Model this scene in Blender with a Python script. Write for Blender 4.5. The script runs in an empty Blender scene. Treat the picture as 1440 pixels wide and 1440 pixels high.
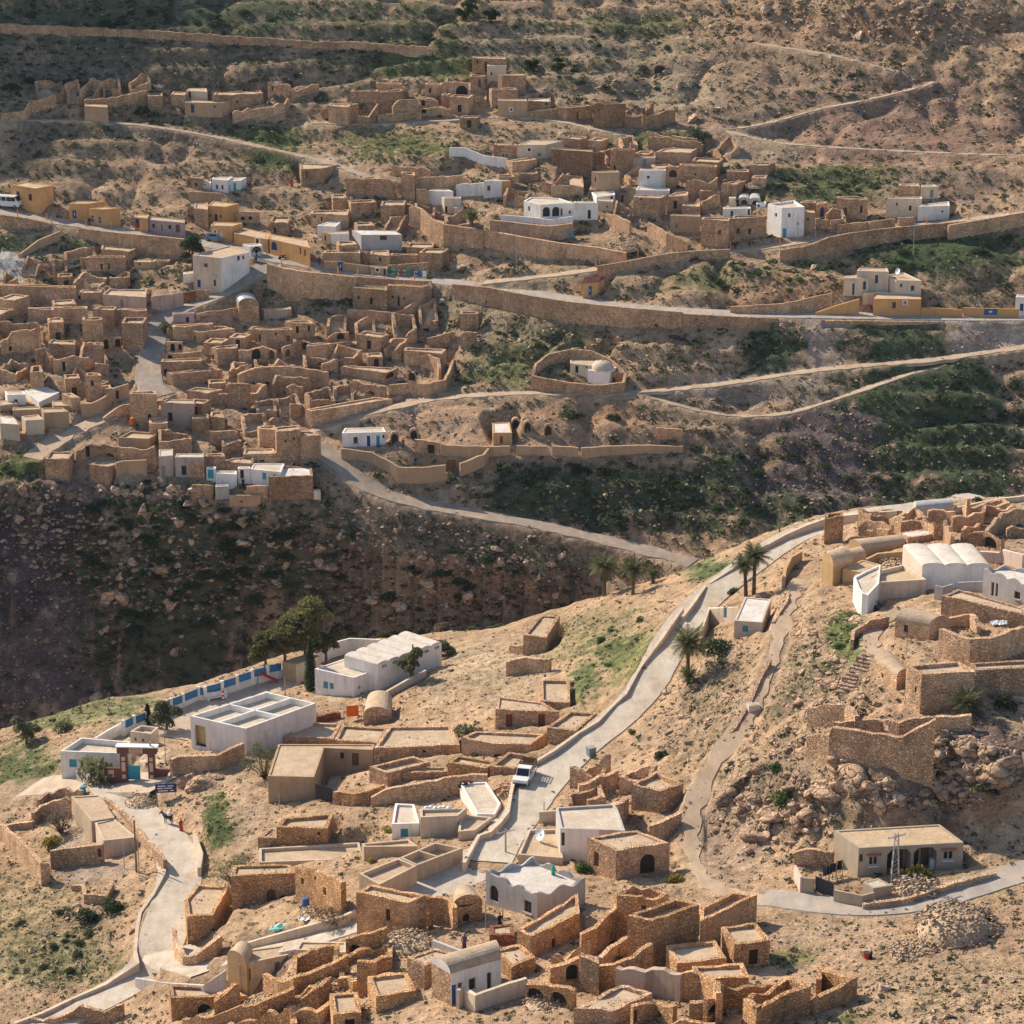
import bpy, math, random
import numpy as np
random.seed(7)
SC = bpy.context.scene
COL = SC.collection
# ------------------------------------------------------------------ camera model
ZC = 170.0                                    # eye height above datum
HALF = math.radians(11.0)
FPX = 720.0 / math.tan(HALF)
PIT = math.radians(18.0)
CP, SP = math.cos(PIT), math.sin(PIT)

def ray(px, py):
    u = (px - 720.0) / FPX
    v = (720.0 - py) / FPX
    Y = CP + v * SP
    Z = -SP + v * CP
    return math.atan2(u, Y), Z / math.hypot(u, Y)

def project(x, y, z):
    """plan point (z relative to eye) -> photo pixel (arrays ok)"""
    f = y * CP - z * SP
    up = y * SP + z * CP
    return 720 + FPX * x / f, 720 - FPX * up / f

# ------------------------------------------------------------------ noise
def _hash(ix, iy, s):
    n = (ix.astype(np.int64) * 374761393 + iy.astype(np.int64) * 668265263 + s * 974711) & 0x7fffffff
    n = ((n ^ (n >> 13)) * 1274126177) & 0x7fffffff
    n = (n ^ (n >> 16)) & 0xffff
    return n / 65535.0

def vnoise(x, y, s=0):
    ix, iy = np.floor(x), np.floor(y)
    fx, fy = x - ix, y - iy
    fx, fy = fx * fx * (3 - 2 * fx), fy * fy * (3 - 2 * fy)
    a = _hash(ix, iy, s); b = _hash(ix + 1, iy, s); c = _hash(ix, iy + 1, s); d = _hash(ix + 1, iy + 1, s)
    return (a + (b - a) * fx) * (1 - fy) + (c + (d - c) * fx) * fy

def fbm(x, y, o=4, s=0):
    t = np.zeros_like(x, dtype=float); a = .5; m = 0
    for k in range(o):
        t += a * vnoise(x, y, s + k * 17); m += a
        x = x * 2.03 + 11.3; y = y * 2.03 + 5.7; a *= .5
    return t / m - .5

# ------------------------------------------------------------------ base terrain from level lines
def seen(*p): return [(ray(x, y)[0], z / ray(x, y)[1], z) for x, y, z in p]
LV = []
LV.append([(-.5, 90, -95), (.5, 90, -95)])
LV.append(seen((-150,1460,-139.5),(0,1460,-139),(150,1460,-137),(300,1460,-130),(450,1460,-124),(600,1460,-119),(750,1460,-117),(900,1460,-116),(1050,1460,-115),(1200,1460,-114),(1320,1460,-112.5),(1440,1460,-111),(1600,1460,-109)))
LV.append(seen((-150,1300,-139.5),(0,1300,-138),(150,1300,-135.5),(240,1300,-133),(300,1300,-131),(450,1300,-126),(600,1300,-122.5),(750,1300,-121),(900,1300,-120),(1050,1300,-118.5),(1200,1290,-117.5),(1320,1275,-116.6),(1440,1260,-116),(1600,1250,-115)))
LV.append(seen((-150,1190,-140),(0,1180,-138),(150,1180,-135),(255,1180,-133),(330,1180,-130.5),(450,1180,-128),(600,1180,-125),(750,1180,-123.5),(900,1180,-122),(1000,1180,-121),(1100,1195,-118.5),(1200,1195,-116.8),(1320,1190,-116),(1440,1180,-115.2),(1600,1180,-114.5)))
LV.append(seen((-150,1110,-140.5),(0,1100,-139),(150,1080,-134.3),(300,1080,-131.5),(450,1080,-130),(600,1080,-127),(750,1080,-124.5),(850,1080,-122.5),(950,1080,-119),(1050,1080,-115.5),(1150,1060,-110.9),(1250,1060,-108.8),(1320,1060,-108.1),(1440,1060,-107.5),(1600,1060,-107)))
LV.append(seen((-150,1090,-141),(0,1075,-139.5),(150,1035,-134.8),(300,1010,-134),(450,1000,-133),(600,1000,-129.5),(750,1000,-126),(850,1000,-123.3),(950,1000,-119),(1050,1000,-114.5),(1150,1000,-110.5),(1250,1000,-108),(1320,1000,-107.3),(1440,1000,-106.8),(1600,1000,-106.5)))
LV.append(seen((-150,1070,-141.5),(0,1050,-140),(150,1005,-135.3),(300,980,-134.5),(450,930,-134.3),(600,925,-132.5),(750,920,-128),(850,920,-123.3),(950,920,-118.6),(1050,920,-113.6),(1150,920,-109),(1250,920,-106.3),(1320,920,-105.3),(1440,920,-104.8),(1600,920,-104.5)))
LV.append(seen((-150,1062,-141.8),(0,1040,-140.1),(150,994,-135.7),(300,968,-134.8),(450,915,-134.9),(600,907,-133.6),(750,893,-128.4),(850,870,-124),(950,845,-119.6),(1050,830,-115.6),(1150,830,-111),(1250,830,-108.7),(1320,830,-108),(1440,830,-107.5),(1600,830,-107)))
RIDGE = seen((-150,1055,-142),(0,1030,-140.2),(150,985,-136.1),(300,958,-135.3),(450,905,-135.6),(600,893,-134.5),(700,883,-131.6),(750,868,-128.9),(850,835,-125),(950,803,-121),(1050,762,-117),(1150,728,-113.7),(1250,712,-112.5),(1320,706,-111.5),(1440,700,-110.5),(1600,692,-109))
LV.append(RIDGE)
LV.append([(a, h + 7, z - 6) for a, h, z in RIDGE])
LV.append([(a, h + 20, z - 13) for a, h, z in RIDGE])
def bott(*p): return [(ray(x, 880)[0], h, z) for x, h, z in p]
LV.append(bott((-150,402,-171),(0,402,-169.2),(150,403,-164.5),(300,404,-161.5),(450,406,-157),(600,408,-154.2),(750,406,-150.3),(850,403,-146),(950,403,-142.6),(1050,405,-139.2),(1150,408,-136.4),(1250,410,-135.2),(1440,412,-134.2),(1600,412,-134)))
LV.append(seen((-150,668,-130.5),(0,668,-130.5),(150,670,-130.7),(300,684,-131),(450,692,-132),(600,708,-134.5),(750,738,-137.2),(850,760,-139),(950,777,-140.3),(1050,722,-134.6),(1150,692,-132),(1250,682,-131),(1440,672,-129.7),(1600,668,-129)))
LV.append(seen((-150,600,-126),(0,600,-126.2),(150,600,-126.2),(300,600,-126.6),(450,605,-127.2),(600,605,-126.8),(750,600,-125.8),(900,600,-125.3),(1050,600,-125.2),(1200,600,-124.5),(1320,600,-124.3),(1440,600,-124),(1600,600,-124)))
LV.append(seen((-150,520,-122),(0,520,-122),(450,520,-122),(600,520,-121.5),(750,520,-119.5),(900,520,-119),(1050,520,-118.5),(1200,520,-118),(1440,520,-117.5),(1600,520,-117)))
LV.append(seen((-150,450,-117),(0,450,-117),(450,450,-117),(600,450,-116),(750,450,-114),(900,450,-112.6),(1050,450,-112),(1200,450,-112),(1440,450,-111.6),(1600,450,-111)))
LV.append(seen((-150,380,-112),(0,380,-112),(200,380,-111.5),(390,380,-110),(600,380,-110),(750,380,-108.5),(900,380,-107),(1200,380,-106),(1440,380,-105),(1600,380,-104.5)))
LV.append(seen((-150,310,-105.5),(0,310,-105.5),(390,310,-105.5),(600,310,-104.5),(750,310,-103),(900,310,-102.5),(1200,310,-101),(1440,310,-100),(1600,310,-99)))
LV.append(seen((-150,230,-97.5),(0,230,-98),(450,230,-98),(600,230,-97),(750,230,-96.5),(900,230,-96),(1200,230,-94.5),(1440,230,-93),(1600,230,-92)))
LV.append(seen((-150,150,-89),(0,150,-89.5),(450,150,-90),(750,150,-89.5),(1200,150,-87.5),(1440,150,-86),(1600,150,-85)))
LV.append(seen((-150,70,-79),(0,70,-80),(450,70,-80.5),(750,70,-81),(1000,70,-80.5),(1200,62,-77),(1440,66,-75.8),(1600,70,-75)))
LV.append(seen((-150,30,-74.6),(0,30,-75.2),(450,30,-75.6),(750,30,-76.3),(1000,30,-75.8),(1090,30,-74.4),(1200,30,-72.9),(1320,30,-72),(1440,30,-71.5),(1600,30,-70.8)))
LV.append(seen((-150,-10,-69),(0,-10,-70),(450,-10,-71),(750,-10,-71.5),(1000,-10,-70.6),(1200,-10,-67.6),(1440,-10,-66.2),(1600,-10,-65.4)))
def far(*p): return [(math.radians(a), h, z) for a, h, z in p]
LV.append(far((-30,640,-5),(-18,640,-12),(-14,644,-15),(-9,648,-23),(-5,650,-31),(-2,655,-37),(2,655,-42),(6,655,-46),(12,650,-45),(30,650,-44)))
LV.append(far((-30,720,30),(-14,730,22),(-9,735,10),(-4,735,-4),(0,735,-12),(6,735,-18),(12,730,-20),(30,730,-20)))
LV.append(far((-30,900,55),(-14,920,50),(-4,930,30),(6,930,20),(30,930,5)))
LV.append(far((-30,1500,70),(0,1500,60),(30,1500,30)))
LV.append(far((-30,4500,20),(30,4500,20)))

rad = math.radians
AZ = np.radians(np.concatenate([np.linspace(-32, -13.2, 26), np.linspace(-12.9, 12.9, 646), np.linspace(13.2, 32, 26)]))
HH = np.concatenate([np.linspace(60, 186, 22), np.arange(190, 616, .6), np.linspace(620, 800, 60), 800 * np.power(4400 / 800., np.linspace(.03, 1, 30))])
NA, NH = len(AZ), len(HH)
_fa = np.radians(np.linspace(-32, 32, 1281))
def _smooth(v, s):
    k = np.arange(-int(3 * s), int(3 * s) + 1); w = np.exp(-.5 * (k / s) ** 2); w /= w.sum()
    return np.convolve(np.pad(v, len(k) // 2, mode='edge'), w, mode='valid')
KH = np.zeros((len(LV), NA)); KZ = np.zeros((len(LV), NA))
for i, l in enumerate(LV):
    l = sorted(l); a = [q[0] for q in l]
    s = 7 if i < len(LV) - 6 else 14
    KH[i] = np.interp(AZ, _fa, _smooth(np.interp(_fa, a, [q[1] for q in l]), s))
    KZ[i] = np.interp(AZ, _fa, _smooth(np.interp(_fa, a, [q[2] for q in l]), s))
for i in range(1, len(LV)): KH[i] = np.maximum(KH[i], KH[i - 1] + .8)

def pchip(x, y, q):
    h = np.diff(x); d = np.diff(y) / h
    m = np.zeros_like(x)
    w1 = 2 * h[1:] + h[:-1]; w2 = h[1:] + 2 * h[:-1]
    ok = d[:-1] * d[1:] > 0
    dd = np.where(ok, d[:-1], 1.); de = np.where(ok, d[1:], 1.)
    m[1:-1] = np.where(ok, (w1 + w2) / (w1 / dd + w2 / de), 0)
    m[0], m[-1] = d[0], d[-1]
    k = np.clip(np.searchsorted(x, q) - 1, 0, len(x) - 2)
    t = np.clip((q - x[k]) / h[k], 0, 1)
    return y[k]*(2*t**3-3*t**2+1) + m[k]*h[k]*(t**3-2*t**2+t) + y[k+1]*(-2*t**3+3*t**2) + m[k+1]*h[k]*(t**3-t**2)

BASE = np.zeros((NA, NH))
for j in range(NA): BASE[j] = pchip(KH[:, j], KZ[:, j], HH)
GX = HH[None, :] * np.sin(AZ)[:, None]; GY = HH[None, :] * np.cos(AZ)[:, None]
RIDGEH = KH[8]                                 # crest of the near spur, for telling near from far ground
BASE += fbm(GX / 22., GY / 22., 2, 3) * 1.6

def raycast(px, py, up=0.0, grid=None):
    """first point of the (raised) ground seen at a photo pixel -> x, y, z (eye-relative)"""
    g = BASE if grid is None else grid
    a, s = ray(px, py)
    j = int(np.clip(np.searchsorted(AZ, a) - 1, 0, NA - 2))
    t = (a - AZ[j]) / (AZ[j + 1] - AZ[j])
    c = g[j] * (1 - t) + g[j + 1] * t + up
    d = s * HH - c
    k = np.nonzero((d[1:] <= 0) & (HH[1:] > 150))[0]
    k = int(k[0]) if len(k) else NH - 2
    f = d[k] / (d[k] - d[k + 1]) if d[k] != d[k + 1] else 0
    h = HH[k] + min(max(f, 0), 1) * (HH[k + 1] - HH[k])
    return h * math.sin(a), h * math.cos(a), s * h

def ground(x, y, grid=None):
    g = BASE if grid is None else grid
    a, h = math.atan2(x, y), math.hypot(x, y)
    j = int(np.clip(np.searchsorted(AZ, a) - 1, 0, NA - 2)); k = int(np.clip(np.searchsorted(HH, h) - 1, 0, NH - 2))
    t = min(max((a - AZ[j]) / (AZ[j + 1] - AZ[j]), 0), 1); u = min(max((h - HH[k]) / (HH[k + 1] - HH[k]), 0), 1)
    return float((g[j, k] * (1 - t) + g[j + 1, k] * t) * (1 - u) + (g[j, k + 1] * (1 - t) + g[j + 1, k + 1] * t) * u)

def onplane(px, py, z):
    a, s = ray(px, py)
    h = z / s
    return h * math.sin(a), h * math.cos(a)
# ------------------------------------------------------------------ what stands where (traced, put on the ground by raycast)
VIEW = {'A':(60,980,6),'B':(240,900,6),'C':(420,860,6),'D':(360,1020,6),'E':(520,1040,6),'F':(640,1100,6),'G':(240,1220,5.538),'H':(480,1220,5.538),
 'I':(700,1220,5.538),'J':(920,1220,4.8),'K':(0,1100,6),'L':(1120,1140,5.143),'M':(0,340,6),'N':(200,340,6),'O':(400,380,5.538),'P':(0,500,6),'Q':(220,520,6),
 'R':(0,220,5.538),'S':(240,220,5.538),'T':(440,220,6),'U':(640,170,6),'V':(840,180,6),'W':(1040,220,4.5),'X':(440,60,5.143),'Y':(700,60,5.143),'Z':(1160,700,5.143),
 'a':(1160,880,5.143),'1':(0,0,3),'2':(480,0,3),'3':(960,0,3),'4':(0,360,3),'5':(480,360,3),'6':(960,360,3),'7':(0,720,3),'8':(480,720,3),'9':(960,720,3),
 'b':(0,1080,3),'c':(480,1080,3),'d':(960,1080,3),'0':(0,0,1)}
HOUSES = '''
A|white||n=school_gatehouse p=.7|680|148,457 650,475 742,378 325,342|w:257,560,62,66,t|low white gatehouse with turquoise window and sunken flat roof beside the brown gate
A|cream||n=gate_room p=.5|415|738,290 915,312 978,255 828,238|w:783,357,20,28,g w:847,365,20,28,g|small cream upper room with two tiny windows behind the school gate
B|white/white/pale||n=school_hall p=.8 div|905|165,640 632,748 1225,532 808,437|d:250,812,90,175,y|long white school hall with deep roof parapets and an open entrance
B|cream||n=water_tank p=.1|915|330,868 465,895 525,860 402,838||low pink cream tank box against the school hall
B|tan/cream||n=store_room p=.1|345|1057,208 1262,135 1160,112 940,182||small tan store room between the big tree and the cypress
C|white/white/pale||n=classroom_block p=.1|715|465,558 655,490 385,398 135,482|w:228,620,40,60,t w:278,628,36,52,t d:600,645,30,105,t w:512,640,15,28,k|low flat white classroom with turquoise shutters beside the cypress
C|white/white/vaultwhite||n=vaulted_classroom p=0 v=y6|662|665,455 1205,268 925,175 385,380|w:713,462,13,26,k w:733,456,13,26,k w:803,431,13,26,k w:823,424,13,26,k w:1070,338,13,26,k w:1090,333,13,26,k w:1158,308,13,24,k w:1178,300,13,24,k w:720,595,30,66,b w:812,560,28,62,b w:1078,460,32,50,b w:1167,427,30,44,b|long white classroom block under six rounded vault roofs
C|stone||n=stone_hut p=.1 v=y1|955|545,878 780,885 790,742 578,740||stone hut with one barrel vault roof beside the orange blanket
D|stone||n=stone_house p=.25 j=.06|150|245,108 652,135 720,5 345,-15||stone house of two flat mud roofs left of the middle in the long terrace row
D|stone||n=stone_house p=.25 j=.06|255|660,120 1040,150 1115,20 727,-3||middle flat mud roofed stone house in the row behind the veranda house
C|stone||n=stone_house p=.25 j=.08|1285|635,1148 1362,1120 1285,962 760,968|w:1060,1180,14,16,k w:1128,1240,40,45,n|broad stone house with worn mud roof at the right end of the row
B|stone||n=stone_house p=.25 j=.05|815|872,775 978,788 1112,690 960,675||small stone flat roof at the left end of the row behind the bare bush
D|tan||n=veranda_house p=.12|650|100,427 490,436 575,190 985,207 1000,160 188,158|d:838,288,56,108,n w:725,256,34,52,k|tan courtyard house with long mud roof and a shaded back veranda
E|stone||n=stone_house p=.45 j=.07|390|150,284 512,186 365,138 -5,225||stone house with sunken roof right beside the veranda courtyard
E|stone||n=stone_house p=.2 j=.06|345|280,292 655,285 655,240 312,235||low stone outhouse squeezed between two larger walled roofs above the white cottages
E|gold||n=stone_house p=.25 j=.06|300|657,195 985,242 1075,185 737,130||golden stone house with flat mud roof just below the ridge row
E|stone||n=stone_house p=.4 j=.06|290|1012,240 1215,262 1370,150 1167,118||sandy walled enclosure against the road wall beside the pickup
8|stone||n=stone_house p=.25 j=.07|1020|507,952 640,975 800,978 860,935 570,922|w:657,1030,26,18,n|round cornered stone house with grassy roof below the red door house
8|stone||n=stone_house p=.15 j=.06|912|650,832 920,843 850,802 657,777|d:708,882,26,55,r d:845,880,28,55,r|stone house with two red brown doors beside the concrete road
8|stone||n=stone_house p=.3 j=.05|832|840,797 965,803 962,708 838,706||small upper stone room with walled roof behind the two red doors
8|stone||n=stone_house p=.25 j=.07|972|868,907 985,925 1080,847 962,840||flat stone annex pressed against the road wall right of the red doors
8|stone||n=stone_house p=.2 j=.06|600|768,518 866,528 922,438 840,433||lone flat roofed stone house on the crest above the ravine
E|white||n=white_house p=.25|838|185,712 420,705 375,545 215,538|w:292,790,62,75,t|white cottage with turquoise shutters and brick red roof edge
E|cream||n=cream_house p=.3|832|428,655 740,642 820,575 425,585||cream house with white sacks lying on its flat roof
E|white||n=white_house p=.15|695|905,648 1055,652 1105,560 985,378 760,388||white house with narrow long roof right below the parked pickup
E|cream||n=cream_house p=.3|845|745,812 885,800 1035,690 765,665||low walled cream terrace beside the road wall
E|beige||n=block_building p=.8 div1|1205|395,1060 785,915 552,866 252,995||beige block building with deep roof parapets facing the shaded square
c|beige||n=block_building p=.5|490|318,412 240,380 75,445 160,492||smaller beige block building left of the deep parapet block
c|beige||n=cream_house p=.25|390|95,332 322,330 285,300 85,318||pale flat roof strip behind the beige blocks under the white cottages
D|cream||n=cream_house p=.35|1225|30,1165 905,1130 872,995 28,1045||long low cream house with thin parapet below the stone terraces
D|gold||n=stone_house p=.3 j=.12|1005|175,850 600,872 655,740 235,775|w:530,915,12,16,k|stone house with a small sunken roof and broken edges below the veranda house
D|stone||n=stone_house p=.1 j=.08|1040|15,946 175,946 175,866 120,860||low lean-to stone annex at the left of the small sunken roof house
F|conc/conc/concroof|n=concrete_house p=.7 wave|1150|690,935 1100,802 655,622 258,738|a:328,955,72,160,k w:612,1050,62,96,k|unfinished grey concrete house with scalloped parapet by the shaded square
F|conc/white/pale|n=concrete_house p=.25|650|888,388 1215,400 1435,408 1372,228 1340,182 850,212|w:905,480,20,110,k|concrete house with white side wall and large pale roof by the road
F|cream||n=cream_house p=.35|680|530,612 910,642 862,396 620,402||cream walled terrace carrying the white satellite dish
c|stone||n=stone_house p=.15 j=.12|470|1160,348 1385,315 1250,260 1037,292|a:1292,405,62,80,k d:1075,385,22,60,n|rubble stone house with round arched doorway below the boulders
c|stone||n=stone_house p=.3 j=.25|190|1345,102 1442,70 1330,12 1225,62||crumbling stone room perched on boulders above the arched doorway house
K|beige||n=farmhouse p=.12|500|770,328 968,298 840,105 600,118||long beige farmhouse with flat roof beside the lane
K|cream||n=farmhouse p=.12|640|872,492 1150,462 965,305 800,342||lower cream end of the lane farmhouse with stepped roof
G|gold||n=stone_house p=.2 j=.12|545|125,385 330,362 458,140 205,130 105,245||tall stone store with rounded front at the lane corner
G|gold||n=courtyard_house p=.15 j=.12|325|468,60 990,38 930,-30 490,-20|A:785,250,72,160,n a:880,262,68,92,k|roofless looking courtyard house with tall arched wooden door and blue barrel
G|cream||n=cream_house p=.1|880|530,757 965,668 960,592 585,642|d:597,838,52,90,k w:830,772,40,70,g|peeling cream house with green shutter below the cement alley
G|ochre||n=stone_hut p=0 v=y1|870|440,690 590,765 640,650 500,640||small rounded plaster vault at the left end of the peeling cream house
G|cream||n=cream_house p=.12 j=.05|760|970,642 1370,657 1370,577 1010,572|w:995,705,30,34,r|low cream house with mud roof right of the peeling house
G|gold||n=stone_house p=.2 j=.15|1190|0,1003 600,1000 480,932 -20,905|a:265,1110,105,90,k a:390,1085,60,55,k|ruined long house with dark arches along the bottom edge
H|gold/rubble||n=stone_house p=.2 j=.12|520|530,272 660,217 220,130 115,182|w:362,370,34,90,k|tall two storey rubble house with one narrow white framed window
H|gold||n=stone_house p=.1 j=.2 v=y1|440|870,302 1098,272 1022,187 872,228|a:972,392,50,60,k|broken vaulted room with grass on top beside the grey house
H|gold||n=wall_pier p=.05 j=.08|1000|120,735 275,735 275,715 130,715||free standing orange wall pier amid the rubble
H|rubble/white/vault|n=vaulted_house p=0 v=x1|1070|850,834 1245,707 1190,602 702,740|d:880,992,38,155,b w:925,918,34,42,r d:1020,908,52,88,k d:1152,885,34,130,k|vaulted house with white front, blue door and dark doorways
H|rubble||n=stone_house p=.1 j=.15|890|512,692 645,762 925,665 722,620||low broken stone house behind the vaulted house with white front
I|gold||n=stone_house p=.12 j=.12|870|105,772 295,692 170,592 -40,642||square golden stone room with sandy roof joined to the white front house
H|brick||n=brick_shed p=.1|592|1155,545 1350,552 1340,452 1152,476||small brick shed with pale roof under the grey concrete house
I|gold||n=stone_house p=.3 j=.15|700|270,532 640,352 622,202 150,482|w:435,595,28,80,k|long golden stone house with sandy roof in front of the grey house
I|gold||n=stone_house p=1.2 j=.3|560|930,202 1215,242 1330,192 1062,132|w:1135,310,36,30,k|roofless square ruin with rubble inside beside the stone arched doorway house
I|gold||n=stone_house p=.7 j=.12|785|1205,412 1570,294 1379,231 1012,367|a:1340,685,32,84,k|big golden ruin with a slit window facing the grassy field
J|gold||n=stone_house p=.5 j=.1|545|310,365 695,182 520,166 310,268||golden stone range with walled flat roof at the field end of the ruin
I|rubble||n=stone_tower p=.6 j=.15|940|640,692 790,752 780,690 700,676||stub of a rubble tower at the end of the curved orange wall
I|rubble||n=stone_house p=.1 j=.25|1230|875,1117 1205,977 960,902 590,1092||collapsed house covered by a rubble roof near the bottom
L|cement/cement/sand|n=porch_house p=.1|475|450,270 1210,229 1035,98 275,142|P:740,372,165,185,k P:930,357,160,180,k w:557,365,62,62,m w:1100,325,68,62,m w:405,345,22,52,k|beige cement house with double arched porch under the cliff
L|cement||n=cement_shed p=.05|640|555,562 692,540 590,486 480,516||small cement shed with flat slab roof before the porch house
Z|pink/white/vaultwhite|n=vaulted_hall p=0 v=y3|655|705,492 1195,492 1075,348 565,350||large white hall with three rounded roof vaults and a pole
Z|cream||n=terrace_block p=.5|730|388,612 735,590 570,482 408,520 312,580||cream walled terrace below the three vaulted white hall
Z|white/white/pale|n=terrace_block p=.25|740|208,574 238,650 270,692 312,704 392,618 402,484 290,530||bright white curved terrace block left of the cream terrace
Z|ochre||n=stone_hut p=0 v=x1|630|60,497 205,457 90,397 -20,447||ochre house with rounded barrel vault left of the big white hall
Z|ochre||n=stone_hut p=0 v=x1|525|200,450 300,432 230,386 147,410||smaller ochre vault tucked behind the front ochre vault
Z|ochre||n=cream_house p=.1|605|270,542 390,477 270,448 130,513||flat topped ochre house beside the white curved wall
Z|ochre||n=granary p=0 v=x1|430|270,392 580,352 560,307 172,345||long mud vaulted granary behind the ochre houses
Z|rubble/rubble/roofwhite|n=stone_house p=.02|340|600,303 845,265 720,238 515,265||rubble room under a thin white concrete slab roof
Z|conc/conc/concroof|n=concrete_house p=.5 wave|700|1150,510 1480,622 1560,532 1300,482|d:1212,660,20,98,k d:1242,665,17,92,k w:1390,705,42,52,k|grey concrete house with slit windows at the right edge of the village
Z|rubble||n=stone_house p=.15 j=.12|850|845,705 1450,842 1450,792 962,657||long rubble house with sandy strip roof below the grey slit window house
Z|rubble/rubble/vault|n=stone_house p=0 v=x1|1000|510,887 757,935 905,900 642,842|w:585,945,30,52,k|small rubble house with barrel vault above the stepped path
Z|gold||n=stone_tower p=.3 j=.5|330|0,135 135,132 130,112 0,112||tall ruined stone pier beside the upper road
Z|cream/cream/vaultgrey|n=vaulted_house p=0 v=x1|150|660,112 930,86 890,45 640,66||cream house with bluish grey vault on the skyline by the road
Z|stone||n=stone_house p=.2 j=.1|150|315,128 440,140 560,118 420,108|d:408,150,20,34,n|low stone room with dark door among the skyline ruins
a|rubble||n=stone_house p=.3 j=.06|632|700,352 1086,329 970,254 590,286|w:655,460,14,44,n|honey stone house with walled flat roof at the cliff edge
a|rubble||n=stone_house p=.25 j=.06|520|1090,319 1500,300 1500,242 1046,266||long honey stone range running off at the right edge above the cliff
a|rubble/rubble/vault|n=stone_house p=0 v=x1|330|355,242 520,372 605,340 482,207|w:415,360,16,36,n|honey stone house with barrel vault facing the stone stairs
9|cream/cream/roofwhite|n=cream_house p=.1|528|218,458 336,466 373,368 262,358|w:265,493,24,26,t|cream cottage with bright white roof at the road bend
M|stone||n=stone_house p=.2 j=.1|245|725,132 1062,132 1052,117 738,117|d:857,210,18,50,k d:918,207,20,50,n|long stone house with two dark doors below the road at far left
M|stone||n=stone_house p=.2 j=.1|130|850,62 1085,82 1175,40 860,25|d:1110,85,12,40,k|ruined stone house uphill of the long two door house
M|peach||n=peach_house p=.08|218|1130,167 1280,172 1270,153 1135,150|w:1178,190,12,22,k|small peach coloured house beside the dark far tree
M|stone||n=stone_house p=.1|225|1282,168 1430,162 1435,145 1300,150||low stone house right behind the small peach house
M|stone||n=stone_house p=.15 j=.08|460|0,364 640,387 642,370 0,350||very long windowless stone range at the far left edge
M|stone||n=stone_house p=.15 j=.1|490|650,427 860,427 855,402 690,400|d:665,468,22,30,k|stone house with square opening at the end of the long range
M|pinkplaster||n=plaster_house p=.2 j=.1|545|865,442 1230,466 1240,402 920,397|d:1027,518,24,60,g|pale plastered house with grey door above the white lane
M|stone||n=stone_house p=.15 j=.12|650|235,562 455,574 450,552 240,550||stone house with shadowed yard in the second row from the left edge
M|stone||n=stone_house p=.15 j=.1|690|455,557 740,562 735,546 465,545||broad blank stone house above the round grey green bush
M|stone||n=stone_house p=.2 j=.1|700|780,567 965,577 985,546 840,543||stone house with pale mud roof left of the street corner tower
M|stone||n=stone_house p=.2 j=.1|690|968,572 1240,582 1240,564 990,561||stone house directly behind the street corner tower house
M|stone||n=stone_tower p=.35 j=.12|900|1025,682 1205,692 1240,638 1050,640|w:1118,625,14,16,k|tall stone tower house at the white street corner
M|stone||n=stone_tower p=.2 j=.25|890|690,657 865,652 860,634 700,636|a:755,870,110,70,k|tall stone house with dark arched base beside the round bush
M|stone||n=stone_house p=.15 j=.12|955|400,857 630,867 640,832 430,822||low stone house with mud roof below the round grey green bush
P|stone||n=stone_tower p=.8 j=.2|265|250,142 365,137 345,78 265,76||slim stone tower ruin beside the left edge fig bushes
P|stone||n=stone_tower p=.5 j=.2|385|715,167 855,167 840,141 730,140|w:778,232,26,45,k|stone tower with one dark window amid the broken pinnacles
M|stone||n=stone_tower p=.8 j=.4|1090|785,872 875,872 865,854 790,853||broken pinnacle wall standing highest above the windowed tower
M|stone||n=stone_house p=.5 j=.25|1135|800,1032 920,1036 915,1019 805,1016||broken stone block stacked behind the windowed tower
P|stone||n=stone_house p=.3 j=.12|390|768,297 945,275 930,240 790,262|w:815,362,26,28,n|stone room with small brown window right of the windowed tower
P|white||n=white_house p=.1|415|60,332 215,327 200,297 40,300|d:135,392,28,44,n|white house with brown door in the left edge cluster
P|white/white/roofwhite|n=white_house p=.08|440|330,418 500,335 392,288 207,318||sunlit white house with pale roof in the left edge cluster
P|tan||n=plaster_house p=.15|605|370,482 580,472 532,440 345,442||square tan house at the right of the left edge cluster
P|cream||n=plaster_house p=.12|668|215,547 368,537 322,497 180,512||front cream house with folded roof in the left edge cluster
P|tan||n=plaster_house p=.12|520|105,462 340,452 340,427 110,437||tan house between white roofs in the left edge cluster
P|cream/cream/roofwhite|n=plaster_house p=.1|700|0,572 160,582 120,522 -20,502|d:190,635,50,80,g|cream house with white roof and grey door at the left edge
P|tan||n=plaster_house p=.1|470|0,442 150,422 120,397 -10,397||low tan roof at the very left edge of the village
P|stone||n=stone_house p=.12 j=.1|480|600,352 677,352 602,312 520,322||small stone house behind the square tan house
P|tan||n=plaster_house p=.1|470|450,432 605,432 552,387 437,392||low tan house behind the square tan house by the curved wall
P|stone||n=stone_house p=.2 j=.12|550|1090,322 1322,327 1312,297 1110,297|a:1262,520,30,60,k|square stone house with little arched door facing the bare yard
Q|pinkplaster||n=plaster_house p=.15 j=.08|450|35,274 320,287 320,247 90,245|d:117,398,36,75,k|streaked pinkish plaster house with open dark door
N|stone||n=stone_house p=.2|1210|255,1117 675,1077 592,1061 205,1102||stone house with pale coping beside the white street
N|stone||n=stone_house p=.15 j=.1|1130|155,1012 505,1007 500,977 165,987|d:195,1095,28,40,k|stone house with broken gable behind the pale coping house
N|stone||n=stone_house p=.2 j=.12|850|470,762 780,732 700,707 375,737|w:440,810,14,40,k|long stone house with sloping side roof in the village centre
N|stone||n=stone_house p=.2 j=.12|830|265,722 600,692 590,682 257,697||stone house above twin arches beside the white street
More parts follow.
